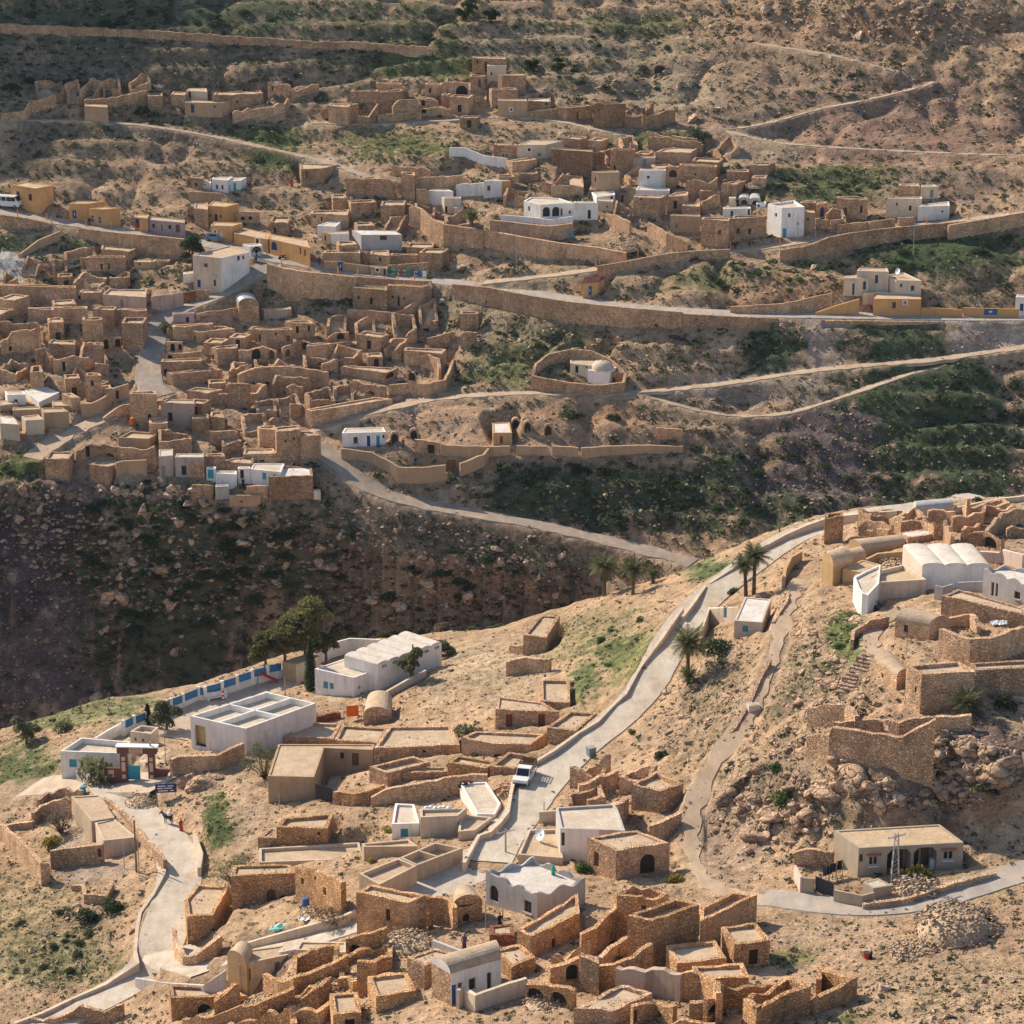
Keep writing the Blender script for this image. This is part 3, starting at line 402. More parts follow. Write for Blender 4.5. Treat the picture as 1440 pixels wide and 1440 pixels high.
WALLS = '''
B|rubble|n=retaining_wall t=.5|0,1010,2 60,978,2 395,968,2 520,905,2 610,868,2||curved stone wall holding up the school yard
A|white|n=yard_wall t=.25|290,620,1.3 385,622,1.3 527,628,1.3||low white wall between the gatehouse and the brown gate
A|white|n=compound_wall t=.25|445,345,1.4 560,275,1.5 680,208,1.6||plain white compound wall behind the gatehouse
C|white|n=compound_wall t=.25|150,335,2 300,258,2.2 430,225,2.2 690,235,2||white compound wall behind the classroom vaults
C|cream|n=yard_wall t=.35|545,790,1 645,727,1 960,547,1.1 1070,492,1||long diagonal cream wall between the classrooms and the bare slope
C|brick|n=brick_wall t=.5 j=.15|118,893,.8 230,865,1 355,838,1||rust red brick wall below the school hall
D|gold|n=yard_wall t=.4 j=.06|655,558,1.6 830,570,1.6 950,545,1.6 1085,500,1.7||front yard wall of the veranda house
E|rubble|n=ruined_wall t=.5 j=.12|10,470,1.4 130,410,2 350,378,2.2 560,338,2.2 860,284,2.2 990,296,2||long rubble wall above the white cottages
8|rubble|n=retaining_wall t=.6 j=.1|695,628,2.2 780,612,2.2 882,617,1.8||stone terrace wall below the lone crest house
8|stone|n=yard_wall t=.4 j=.1|712,560,1.2 770,562,1.2||short front wall beside the lone crest house
F|cream|n=yard_wall t=.3|710,248,1.3 852,238,1.3||short cream wall with a pole beside the pale roof house
c|rubble|n=ruined_wall t=.6 j=.3|1000,80,1.6 1090,40,2 1165,0,2||broken rubble wall running uphill beside the concrete road
c|rubble|n=ruined_wall t=.6 j=.3|1300,235,2 1360,215,2.4 1430,180,2.4||broken rubble wall right behind the arched doorway house
K|rubble|n=yard_wall t=.45 j=.05|425,575,2.4 545,552,2.4 870,522,2.4|d:845,590,34,70,r|rubble yard wall with a small red door below the farmhouse
K|rubble|n=yard_wall t=.5 j=.12|-20,325,2 100,420,2.4 190,500,2.8 350,668,3 412,680,2.4||long sunlit dry stone wall at the left edge
K|rubble|n=ruined_wall t=.5 j=.2|55,345,.9 280,322,.9||low broken wall closing the yard of the yellow bush
K|rubble|n=ruined_wall t=.5 j=.3|275,250,1.8 340,185,2 450,150,2.2 590,140,2.2||ruined wall with a doorway gap left of the farmhouse
K|rubble|n=ruined_wall t=.5 j=.3|320,140,2.2 400,75,2 530,45,2 690,78,1.8||ruined wall behind the farmhouse at the edge of the gate yard
K|rubble|n=lane_wall t=.5 j=.1|870,120,1.2 980,190,1.2 1090,310,1.3 1160,372,1.5 1230,482,1.5 1340,580,2 1392,650,2||rubble wall between the farmhouse and the lane
K|rubble|n=ruined_wall t=.4 j=.15|610,862,.8 700,865,.8 720,945,1.2 890,945,1.2 950,855,.9||broken stone pen above the round green bushes
b|cream|n=road_wall t=.4|695,380,.9 692,440,.9 645,530,.9 590,610,.9 578,680,.9 570,770,.9 580,820,.9 450,908,.9 310,968,.9 180,1030,.9 60,1075,.9||smooth cream parapet along the left side of the lower lane
b|cream|n=kerb_wall t=.4|820,275,.4 850,360,.4 840,420,.4||low kerb at the foot of the green slope by the lane
E|cream|n=road_wall t=.4|795,1035,1 860,910,1 920,805,1 1015,772,1 1100,690,1 1165,605,1 1190,450,1 1225,300,1||cream parapet along the narrow lower end of the concrete road
8|cream|n=road_wall t=.4|800,1062,1.15 900,1002,1.15 1000,930,1.15 1080,882,1.15 1150,810,1.15 1200,762,1.15 1260,652,1.15 1350,532,1.15 1440,402,1.15||long curved cream parapet along the middle of the concrete road
9|cream|n=road_wall t=.4|0,440,.8 50,375,.8 95,310,.8||cream parapet beside the road below the palms
9|cream|n=road_wall t=.4|110,300,.7 230,222,.7 330,150,.8 430,95,.8 520,55,.8 600,27,.8 700,12,.8 785,3,.8||cream parapet of the upper road bend on the skyline
Z|cream|n=road_wall t=.4|130,122,.8 300,108,.8 520,92,.8||cream parapet behind the skyline ruins
Z|cream|n=road_wall t=.4|940,70,.8 1150,25,.8 1300,0,.8 1440,-15,.8||cream parapet leaving the right edge on the skyline
G|rubble|n=ruined_wall t=.5 j=.2|30,480,1.8 45,600,1.8 110,680,1.5 200,655,1.5 330,572,1.2 385,520,1||low curved stone ring at the foot of the lane corner store
G|gold|n=ruined_wall t=.6 j=.2|985,-15,4.2 1120,12,4.2 1230,50,4.2 1345,105,4.2|w:1230,190,22,64,k w:1045,100,20,50,k w:1145,75,16,30,k|tall sunlit ruined facade right of the wooden door courtyard
G|cream|n=alley_wall t=.4|505,612,.9 700,552,.9 1000,468,.9 1340,375,.9 1440,330,.9||smooth cement parapet beside the alley and the rubbish courtyard
b|conc|n=retaining_wall t=.3|573,885,.5 700,905,.8 860,916,1.2 952,852,2||concrete edge of the white lane platform
G|gold|n=ruined_wall t=.55 j=.25|735,815,2.2 850,850,2.4 960,862,2.4 1090,792,2.2 1380,672,2.2||bending golden ruin wall below the peeling cream house
G|gold|n=ruined_wall t=.55 j=.3|105,1160,1.4 250,1150,1.5 390,1100,1.8 700,1062,2 830,1002,2 960,925,2||ruined wall with stepped top along the bottom left arches
G|gold|n=ruined_wall t=.55 j=.3|340,1205,1 520,1197,1.2 760,1122,1.5 950,1100,1.8 965,1200,1.6||bottom edge golden wall with a rounded corner
G|gold|n=ruined_wall t=.55 j=.3|960,1135,1.5 1180,1082,1.8 1290,982,1.8 1400,962,1.5||crooked ruined wall left of the mud bank at the bottom
b|rubble|n=ruined_wall t=.5 j=.3|90,1050,.9 230,1046,1.1 340,1002,1.8 440,1020,1.6 520,985,1.8||ruined wall with eroded top at the bottom left corner
H|gold|n=ruined_wall t=.5 j=.3|655,220,3 800,232,2.6 850,245,2.6 885,300,2.6||broken wall bridging the tall rubble house and the broken vault
H|gold|n=ruined_wall t=.6 j=.3|45,520,2.5 180,512,2.5 350,482,2.5|a:190,650,100,80,k|ruined golden wall with a collapsed arch below the tall rubble house
H|gold|n=ruined_wall t=.6 j=.3|275,832,1.5 350,820,1.4 430,800,1.5||low orange wall beside the free standing pier
H|gold|n=ruined_wall t=.6 j=.4|-20,860,1.3 60,860,1.2 110,880,1.2||stub of orange wall left of the free standing pier
H|cream|n=yard_wall t=.35 j=.06|905,952,2 955,938,1.8 1045,986,1.8 1110,960,1.8 1440,852,1.8||whitewashed stone yard wall before the vaulted white front
H|conc|n=yard_wall t=.3|712,562,1 950,652,1||low grey cement wall in the shadow behind the vaulted house
I|gold|n=ruined_wall t=.5 j=.3|645,512,2.5 760,452,3 900,312,3.5 925,205,4|w:868,530,20,60,k|sloping ruined wall right of the long golden house
I|rubble|n=ruined_wall t=.5 j=.2|795,690,1.6 900,602,1.6 1015,515,1.8|d:930,660,16,70,k|narrow ruined wall with a gap in front of the slit window ruin
I|gold|n=ruined_wall t=.5 j=.15|785,757,2.2 900,742,2.6 1050,692,3 1195,580,3.6||curving golden wall joining the tower stub to the big ruin
I|gold|n=arched_wall t=.6 j=.15|400,772,2.2 500,735,2.4 632,700,2.6|a:575,810,96,128,k|golden wall with one dark arch beside the tower stub
I|gold|n=arched_wall t=.6 j=.15|225,895,2 380,902,2 600,938,2|a:300,985,135,110,k a:485,1010,125,92,k|low ruined wall pierced by two wide arches
I|pinkplaster|n=ruined_wall t=.6 j=.25|930,767,2.6 1150,802,2.6 1210,777,2.8 1440,827,2.8||pale plaster faced ruin wall below the slit window
I|gold|n=ruined_wall t=.5 j=.25|1045,1062,2.2 1240,1032,2 1380,1082,2|d:1068,1150,28,100,k w:1265,1140,36,44,k|ruined front wall with dark doorway at the bottom centre
J|gold|n=ruined_wall t=.6 j=.3|-10,682,2.5 100,702,2.5 210,702,2.8 320,692,3 420,762,3 440,852,3||long irregular ruin wall at the bottom below the field
J|gold|n=ruined_wall t=.5 j=.2 c|600,882,2.5 690,950,2.5 880,862,2.5 1060,795,3 1030,768,2.6 900,740,2.5 740,830,2|w:707,925,30,22,k|roofless golden ring ruin on the bottom slope
J|gold|n=ruined_wall t=.5 j=.15|1070,902,1.4 1200,822,1.8 1350,737,2.2 1270,722,2 1120,682,2 1112,752,2||second roofless ruin ending at the green patch
J|gold|n=ruined_wall t=.5 j=.25|345,892,2.5 440,852,2.5 455,782,2.5 600,802,2 800,782,1.5|a:400,945,90,60,k|ruined room wall with a broken niche near the bottom edge
J|rubble|n=ruined_wall t=.6 j=.25|238,897,2 330,892,2||stubby wall block left of the broken niche
J|gold|n=ruined_wall t=.5 j=.3|120,1035,1.2 250,1025,1.4 410,1042,1.2||last ruined wall stub on the bottom edge
L|cement|n=yard_wall t=.2|33,482,1.5 130,490,1.5||cement gate wall with brick top left of the metal gate
L|cement|n=yard_wall t=.2|275,572,1.2 475,612,1.2 560,590,1.2||low cement yard wall with brick strip right of the metal gate
L|pink|n=yard_wall t=.2|-10,392,1.6 35,480,1.6||pink side wall leading to the metal gate
L|rubble|n=yard_wall t=.5 j=.2|-10,290,1.6 120,275,1.8 270,282,1.8||rubble wall with vine behind the gate yard
L|rubble|n=retaining_wall t=.5 j=.1|480,668,.6 620,655,.6 800,628,.6 1000,560,.6 1200,500,.6 1440,440,.6||low stone kerb between the porch house and the lower road
Z|cream|n=yard_wall t=.3|218,566,1 290,528,1 400,482,1||low cream parapet leading up from the bright curved wall
Z|ochre|n=yard_wall t=.35|300,442,1.4 380,402,1.4 560,387,1.4||curved ochre wall before the long granary
Z|conc|n=yard_wall t=.2|797,632,1.8 850,645,1.6 925,622,1.4||grey block corner wall beside the white hall
Z|conc|n=yard_wall t=.2|965,612,1.3 1150,602,1.3||grey block wall linking the white hall to the concrete house
Z|rubble|n=ruined_wall t=.6 j=.15|840,947,3.2 960,987,3.2 1060,1012,3.4 1190,1007,3.4 1290,977,3.2 1435,922,3||big curved rubble ruin below the long strip roof
Z|rubble|n=ruined_wall t=.5 j=.3|890,852,1.4 960,842,1.4 1060,847,1.4 1115,902,1.4||broken inner wall behind the big curved ruin
Z|stone|n=ruined_wall t=.5 j=.4|250,182,1.8 310,170,2 400,178,2 490,205,1.8||ruined wall with ragged top near the tall pier
Z|stone|n=ruined_wall t=.5 j=.25|303,225,1.4 380,222,1.4 465,232,1.4||lower ruined wall before the ragged wall by the pier
Z|stone|n=ruined_wall t=.5 j=.4|550,172,2 700,155,2 800,195,2 870,140,3 925,255,2.5||peaked ruined gable behind the slab roof room
Z|stone|n=ruined_wall t=.5 j=.3|745,95,1.8 850,88,1.8 940,100,1.8||ruined wall in front of the bluish grey vault
Z|stone|n=ruined_wall t=.5 j=.4|920,140,2 1050,118,2 1140,95,2||ruined wall right of the peaked gable on the skyline
Z|stone|n=ruined_wall t=.5 j=.3|1170,225,2 1230,150,2.2 1290,102,2.2 1450,72,2.2||long ruined wall dropping from the skyline at the right edge
Z|stone|n=ruined_wall t=.5 j=.4|995,235,1.5 1050,200,1.8 1115,180,1.8||short ruined wall amid rubble under the right skyline
Z|stone|n=ruined_wall t=.5 j=.3|1315,215,1.5 1440,205,1.5||ruined wall stub at the right edge behind the pink terrace
Z|stone|n=arched_wall t=.6 j=.3|1035,265,1.4 1150,242,2 1290,305,1.4|a:1160,300,100,90,k|mound like ruin with collapsed arch behind the white hall
Z|pink|n=yard_wall t=.4|1120,385,1.4 1260,395,1.4 1290,372,1.8 1440,412,2||pale pink terrace wall right of the white hall
a|rubble|n=ruined_wall t=.6 j=.25|-115,792,2.4 40,772,3.2 60,712,4 230,742,3.6 380,772,3.4 570,797,3.4 650,752,3.6 800,687,4||great ruined wall on the brink of the shaded cliff
a|rubble|n=ruined_wall t=.5 j=.3|-115,582,2.5 160,542,3 235,655,2.5||ruined room corner left above the great cliff wall
a|rubble|n=ruined_wall t=.5 j=.25|70,692,2 250,680,2 400,667,2 545,692,2 700,655,2.4 800,657,2.2|w:438,735,56,60,y|inner wall with a bright gap behind the great cliff wall
a|rubble|n=retaining_wall t=.6 j=.2|800,662,1.6 930,655,1.6 1060,645,1.6||rubble terrace wall below the honey stone house
9|cream|n=yard_wall t=.25|85,482,1.5 112,405,2 240,400,2|d:180,420,14,50,t|cream yard wall with turquoise gate at the road bend cottage
9|ochre|n=curved_wall t=.4|425,290,1.4 432,240,1.6 455,190,1.8 500,165,1.4||curved ochre retaining wall at the path junction
9|rubble|n=path_wall t=.35 j=.1|450,320,.5 440,370,.5 380,465,.5||low stone edge of the path near the palms
9|rubble|n=path_wall t=.35 j=.1|370,620,.45 330,690,.45 285,800,.45 220,910,.45 110,1000,.45||low stone edge of the path beside the white trough
9|rubble|n=path_wall t=.4 j=.1|715,540,1.1 720,500,1.2 790,455,1.2 870,440,1||curved rubble wall of the upper stepped path
M|pinkplaster|n=yard_wall t=.3 j=.06|1285,462,2.4 1360,452,2.4 1460,442,2.4||white lane wall left of the collapsed red wall
N|pinkplaster|n=yard_wall t=.3 j=.08|75,457,2.5 210,440,2.4 345,420,2.3||pale lane wall with faded paint at the street fork
N|brick|n=yard_wall t=.4 j=.25|345,412,1.5 450,402,1.7||collapsed red patched wall at the foot of the corner house
N|stone|n=yard_wall t=.3 j=.06|450,402,1.7 560,405,1.7|d:585,405,34,56,t|stone lane wall with turquoise door below the corner house
M|stone|n=arched_wall t=.5 j=.12|870,812,2.4 920,800,2.6 1022,800,2.6|a:890,862,44,84,k a:995,852,46,70,k|stone wall with two dark arches left of the street corner tower
M|stone|n=ruined_wall t=.5 j=.3|0,832,2.5 60,800,3 100,742,4 180,747,4 290,742,4 320,690,5 332,762,4|a:65,900,52,40,k|jagged ruined wall with small arch at the far left edge
M|stone|n=ruined_wall t=.5 j=.25|0,662,2 110,682,2 310,682,2 370,762,2||long broken wall above the jagged left edge ruin
M|stone|n=ruined_wall t=.5 j=.3|300,902,3.4 380,892,3.4 440,962,3||tilted ruined wall panel above the slim tower
M|stone|n=ruined_wall t=.5 j=.25|445,982,3 600,972,3 750,962,2.5|d:538,1050,24,80,k|ruined wall with black doorway left of the broken pinnacles
M|stone|n=ruined_wall t=.4 j=.5|870,902,2.2 885,950,2 905,1002,1.6||thin broken spike wall on the pinnacle ruin
M|stone|n=ruined_wall t=.4 j=.4|600,1120,1 655,1050,1.8 720,1090,1.4||sunlit broken wall at the foot of the pinnacles
P|tan|n=yard_wall t=.4 j=.1|680,402,2.2 760,402,2 860,362,2.2 960,272,2.4 1080,232,2.4|d:985,330,30,70,k|curved tan yard wall with a black doorway
P|stone|n=stair_wall t=.4 j=.1|870,520,.8 920,480,1.2 1000,432,1.6 1090,402,2||rising stair wall left of the square stone house
N|stone|n=ruined_wall t=.5 j=.2|165,942,1.6 330,935,1.8 500,922,1.8|a:235,968,40,30,k|ruined wall with a little niche behind the broken gable
N|stone|n=arched_wall t=.5 j=.12|205,842,2.2 340,842,2.2|a:258,890,38,66,k a:320,885,30,50,k|stone wall with twin dark arches beside the white street
N|stone|n=arched_wall t=.6 j=.2|810,922,2.4 910,912,2.6 1010,882,2.8 1062,902,2.6 1130,922,2.6|a:962,935,78,126,k a:1070,947,58,82,n|ruined arcade with one wide and one narrow arch
N|stone|n=yard_wall t=.35 j=.08|455,602,1 590,582,1.1 690,572,1.3 820,552,1.6||stepped yard wall before the curved metal roof
O|stone|n=arched_wall t=.5 j=.15|-20,602,2.4 70,562,2.5 130,547,2.5 200,562,2.5|a:150,582,56,66,k a:22,642,40,56,n|row of tall arches under the two storey house
O|stone|n=yard_wall t=.4 j=.15|385,572,1.8 450,560,1.6 510,550,1.2||broken yard wall right of the stone enclosure house
O|stone|n=arched_wall t=.5 j=.2|330,520,1.8 380,490,2.4 500,470,2.4|a:435,512,56,50,k|earth covered arch right of the two storey house
4|stone|n=curved_wall t=.6 j=.12|1005,495,3.4 1080,470,3.5 1240,465,3.2 1385,490,2.5|a:1080,550,28,40,k a:1125,540,18,24,k|great curved stone wall with two black cave doors
Q|stone|n=ruined_wall t=.5 j=.25|985,112,2.5 1010,52,3 1150,50,3 1280,62,3 1300,112,2||broad ruined wall before the great curved wall
Q|stone|n=ruined_wall t=.5 j=.3|1095,132,2.4 1160,120,2.6 1235,142,2.4||rough ruined block right of the broad ruined wall
Q|stone|n=ruined_wall t=.5 j=.2|440,202,1.8 520,195,2 600,212,2||rough stone wall between the debris roof and the block tower
Q|stone|n=ruined_wall t=.5 j=.25|445,522,2 500,512,2.2 600,508,2.2 685,512,2.2||pale ruined wall above the sagging roof room
Q|stone|n=yard_wall t=.4 j=.1|300,972,1.9 475,977,1.9||stone yard wall on the brink left of the grey block
Q|tan|n=yard_wall t=.35 j=.05|615,1057,1.7 740,1055,1.7 878,1055,1.7||smooth tan yard wall on the brink right of the grey block
Q|stone|n=yard_wall t=.4 j=.12|760,987,1.8 850,975,1.8 940,980,1.8||broken yard wall left of the square brown masonry house
P|stone|n=ruined_wall t=.5 j=.25|640,800,1.8 760,742,2.4 880,742,2 985,762,2.4|d:750,800,34,90,k a:895,850,84,70,k|collapsed cave house front at the dark pit
P|stone|n=yard_wall t=.4 j=.12|990,762,2.4 1100,780,2.4 1240,792,2.4 1305,765,2.4||inner wall of the roofless yard above the ravine
P|tan|n=yard_wall t=.4 j=.12|975,902,2.2 1040,877,2.2 1130,878,2.2 1235,882,2.2||front wall of the roofless yard above the ravine
O|stone|n=ruined_wall t=.5 j=.2|815,892,1.4 960,882,1.4 1110,892,1.8 1250,842,2 1310,702,1.8|a:975,822,60,64,k|outer wall of the round ruined yard
O|stone|n=ruined_wall t=.5 j=.2|1065,660,2.2 1120,655,2.4 1200,690,2.4 1210,760,2||inner arched wall of the round ruined yard
O|stone|n=ruined_wall t=.5 j=.25|530,850,1.6 640,880,1.6 790,900,1.6|a:640,955,60,40,k|broken wall with dark hole right of the wire heap
O|stone|n=yard_wall t=.4 j=.08|490,297,2 660,307,2 850,332,2 950,285,2 1040,222,2 1140,132,2||curved yard wall of the grass roof house
O|stone|n=ruined_wall t=.5 j=.2|1110,520,1.2 1220,500,1.4 1330,470,1.2||low broken wall on the slope below the lone tower
5|stone|n=ruined_wall t=.5 j=.25|503,332,2 540,322,2.2 572,317,2||ruined wall fragment just below the lone tower
5|stone|n=oval_wall t=.5 j=.06 c|800,502,2 850,517,2 980,537,2.2 1100,547,2.2 1195,532,2 1205,492,1.6 1150,440,1.2 1060,397,1.2 960,392,1.5 870,412,1.8 815,452,2||oval stone wall around the domed shrine
5|tan|n=yard_wall t=.45 j=.08|420,792,1.8 520,802,1.8 600,802,1.8 712,802,1.8||tan yard wall left of the lone square hut
5|tan|n=yard_wall t=.45 j=.08|740,802,1.6 800,800,1.6 870,800,1.6||tan wall right of the lone square hut
5|tan|n=yard_wall t=.45 j=.06|890,800,1.6 1000,807,1.6||short tan wall section with two white posts
5|tan|n=yard_wall t=.45 j=.06|1012,807,1.5 1150,802,1.4 1300,798,1.3 1440,800,1.2||long low tan wall above the dark scrub slope
5|tan|n=yard_wall t=.45 j=.1|0,812,1.4 60,815,1.6 130,827,1.8 200,862,2 240,892,2 340,890,2 440,882,2||curved tan wall around the cave yard
5|tan|n=yard_wall t=.45 j=.12|500,872,1.8 600,837,1.8 620,810,1.8||short tan wall right of the dark yard gate
5|stone|n=ruined_wall t=.45 j=.15|310,775,2 345,772,2.2 415,790,2|d:380,815,30,40,k|broken stone room in the middle of the cave yard
5|stone|n=yard_wall t=.45 j=.1|1328,722,2 1380,724,2 1440,732,2||stone wall at the right end of the cave hollow
2|white|n=yard_wall t=.25|455,622,1.8 520,622,1.8 600,655,1.8 700,668,1.8||white curved wall left of the cream emblem house
T|stone|n=retaining_wall t=.7 j=.05 r|820,425,3.4 870,422,4 920,442,4 1000,522,4 1110,572,4 1250,592,3.6 1440,620,3.4||big buttressed retaining wall left of the far palm
U|stone|n=retaining_wall t=.7 j=.05 r|250,925,3 420,950,3 560,977,3 790,1012,3 920,1032,2.6 1200,1065,2.2 1440,1110,2||long retaining wall below the white villa
U|stone|n=retaining_wall t=.6 r|300,835,3 480,852,3 640,872,3 800,887,3 990,862,2.4||pale plastered terrace wall right under the villa
U|white|n=terrace_wall t=.25|385,792,1.1 600,808,1.1 800,832,1.1 995,802,1.1||white terrace parapet in front of the villa
U|white|n=ruined_wall t=.35 j=.12|10,532,2.4 130,530,2.4 240,522,2.4||ruined white wall left of the red window house
U|stone|n=ruined_wall t=.5 j=.4|730,512,2 830,502,2.4 890,472,3 960,445,3||rubble wall climbing left of the house above the villa
U|brownstone|n=yard_wall t=.5 j=.1|1165,262,2.4 1215,262,2.4 1262,264,2.4||dark stone wall end beside the square dark stone house
T|stone|n=ruined_wall t=.5 j=.12|280,182,2.8 400,184,3 480,187,3 640,192,3 690,235,2||ruined reddish wall above the earth bank
T|stone|n=ruined_wall t=.5 j=.15|860,182,3 1050,170,3.4 1270,152,3.4||long ruined wall right of the bright square tower
T|stone|n=ruined_wall t=.5 j=.35|665,60,2.4 740,65,2.4 860,80,2 990,110,2||crumbled wall above the bright square tower
T|tan|n=yard_wall t=.35|95,882,2 205,887,2 270,897,1.9 380,912,1.9 470,922,1.9|d:232,925,38,84,e|tan road wall with blue emblem gate
T|stone|n=yard_wall t=.35|630,917,1.6 800,905,1.7 980,892,1.8||stone wall hung with colourful rugs beside the far road
S|tan|n=retaining_wall t=.4|140,272,1.8 260,278,1.8 395,287,1.8||smooth tan wall below the hillside white houses
S|stone|n=arched_wall t=.5 j=.15|510,432,2 600,425,2.2 690,440,2|a:562,480,30,28,k a:616,478,30,28,k|stone wall with two black arches above the orange shops
V|stone|n=ruined_wall t=.5 j=.3|430,62,2.4 560,82,2 700,90,2 880,102,2||crumbled wall on the hill above the wedge shaped house
V|stone|n=ruined_wall t=.5 j=.3|750,427,2.2 850,440,2.4 940,450,2.4 1010,422,2.4||ruined wall with a peak below the long stone house
V|stone|n=ruined_wall t=.5 j=.3|880,612,1.8 960,582,2 1030,562,2||ruined slope wall left of the cream chimney block
V|stone|n=retaining_wall t=.5 j=.15 r|75,712,2 180,750,2.4 280,792,2.4||sloping retaining wall left of the windowless house
V|stone|n=retaining_wall t=.5 j=.1 r|430,792,2.4 510,835,2.4 590,882,2.4 680,925,2 760,962,1.5||retaining wall stepping down to the wall track
W|stone|n=retaining_wall t=.5 r|255,592,2 330,580,2.2 400,572,2.2 480,545,2.6 560,512,3 690,485,3 930,454,3 1185,430,2.6 1440,407,2.4||long stone wall carrying the road of the tall white house
V|stone|n=retaining_wall t=.4 r|0,1162,1.6 180,1135,1.6 350,1102,1.6 560,1062,1.6 750,1042,1.6 940,1030,1.6 1120,1022,1.6||low wall with posts below the big stone houses
3|stone|n=retaining_wall t=.5 r|1120,950,2.6 1207,935,2.6 1380,905,2.6 1440,895,2.6||stone road wall leaving the right edge below the hill
W|stone|n=yard_wall t=.35 j=.1|485,397,1.8 565,397,1.8||short yard wall right of the small tan annex
W|stone|n=yard_wall t=.35 j=.1|575,402,2 655,392,2||sunlit yard wall block in the hollow
W|stone|n=yard_wall t=.35 j=.1|620,425,1.5 720,420,1.5 825,412,1.6||low front wall of the hollow with the cave houses
W|stone|n=yard_wall t=.35 j=.1|820,412,1.8 900,402,1.8 985,392,1.8||stone wall between the hollow and the cream house
W|stone|n=yard_wall t=.35 j=.1|1005,387,1.5 1100,377,1.5||last low wall left of the white brick house
W|stone|n=ruined_wall t=.45 j=.25|545,352,2 590,322,2.4 650,332,2.4 668,402,2||ruined vault stump in the hollow of the wall road
6|cream|n=yard_wall t=.2|760,157,1.2 830,150,1.2 895,157,1.2||cream balcony wall with stepped top at the orange house
6|orange|n=ramp_wall t=.3|560,238,.4 650,208,1.4 745,180,2||sloping orange ramp wall left of the orange house
6|stone|n=ramp_wall t=.35 j=.06|200,212,1.2 420,200,1.4 540,175,1.5 630,155,1.5||curved stone wall along the ramp to the orange house
6|orange|n=yard_wall t=.25|1005,217,1.5 1100,220,1.5 1182,226,1.4||orange yard wall right of the orange house
6|orange|n=yard_wall t=.25|1185,216,1.5 1265,220,1.6 1340,222,1.6 1420,224,1.6|d:1300,225,54,46,e|orange wall with wide blue gate near the right edge
6|stone|n=retaining_wall t=.4 r|0,243,2.6 250,257,2.2 400,262,1.4||stone wall under the far road right of the kiosk
6|stone|n=retaining_wall t=.4 r|600,272,1.3 850,274,1.3 1100,277,1.3||low stone wall under the far road at the orange house
5|stone|n=retaining_wall t=.5 r|470,117,2.6 620,132,3.4 800,167,3.6 960,192,3.6 1200,217,3.6 1440,236,3||long stone wall under the far road above the scrub
S|stone|n=retaining_wall t=.7 j=.05 r|755,830,4.4 890,870,4.8 1080,900,4.8 1300,920,4.6 1440,935,3.6||tall stone revetment below the road junction
T|stone|n=retaining_wall t=.5 r|-20,975,2.6 210,1000,2.6 500,1022,2.4 720,1038,2.2 1000,1050,2||stone road wall above the grass roof house
R|stone|n=retaining_wall t=.5 r|0,452,2.2 200,477,2.2 390,520,1.4||road wall below the white van
R|stone|n=retaining_wall t=.5 r|620,557,2 900,592,2.4 1240,622,3.2 1430,642,3.2||road wall below the mauve shop row
R|tan|n=stair_wall t=.4|160,755,1 300,650,1.5 470,580,1.6||sloping sandy stair wall left of the two door stone house
X|stone|n=yard_wall t=.4 j=.06|300,522,2 400,540,2.2 470,440,3|d:297,550,16,44,t|curved yard wall of the upper village corner house
X|stone|n=ruined_wall t=.5 j=.3|575,462,3 640,407,4 740,397,4 778,450,3||high ruined front in the upper village middle
X|stone|n=arched_wall t=.5 j=.2|780,402,2.4 870,402,2.4 905,420,2|a:797,435,28,40,k|ruined wall with one dark hole left of the great arch
X|stone|n=ruined_wall t=.5 j=.2|470,522,1.4 600,512,1.6 780,472,1.6 900,470,1.6 1012,477,1.5|a:797,492,34,30,k|low front wall along the upper village path
X|stone|n=arched_wall t=.6 j=.15|930,292,2.8 1030,280,3.2 1125,285,3|a:1045,350,140,80,k|great dark arch at the back of the upper village
Y|stone|n=yard_wall t=.4 j=.12|215,497,1.5 330,482,1.8 425,472,1.8||yard wall right of the peach window house
Y|brownstone|n=ruined_wall t=.5 j=.3|925,520,2 960,525,2.2 1045,522,2.6 1120,430,2.6|w:1045,485,14,36,k|broken inner wall of the big brown ruin
Y|brownstone|n=ruined_wall t=.5 j=.25|1045,522,3 1180,502,2.8 1280,482,2.4||low outer wall right of the big brown ruin
Y|stone|n=retaining_wall t=.5 j=.2|1090,660,1.8 1220,670,1.8 1440,690,1.8||rubble terrace wall above the wedge shaped house
1|stone|n=ruined_wall t=.5 j=.25|5,477,2 100,462,2 130,422,2.4 235,402,2.4|a:215,470,24,30,k|ruined wall with black arch at the far left hillside
1|stone|n=ruined_wall t=.5 j=.2|355,422,2 480,405,2 620,382,2||ruined wall behind the peach hut
1|stone|n=ruined_wall t=.5 j=.25|980,472,1.8 1100,452,1.8 1200,432,2 1220,410,2||stepped ruined wall right of the hillside tan house
1|stone|n=ruined_wall t=.5 j=.3|1130,347,2 1225,362,2|w:1150,372,8,18,k|ruined wall pair high on the left hillside
1|stone|n=ruined_wall t=.5 j=.3|1230,382,1.6 1290,362,1.6 1345,350,1.6||uppermost ruined wall on the left hillside
1|stone|n=terrace_wall t=.6 j=.15|0,100,1.6 300,112,1.6 540,122,1.6 900,145,1.6 1200,165,1.6 1430,180,1.6||long dry stone terrace wall across the shaded upper slope
2|stone|n=terrace_wall t=.6 j=.2|-20,175,1.6 150,180,1.6 380,200,1.6||dry stone terrace wall end in the upper middle slope
'''
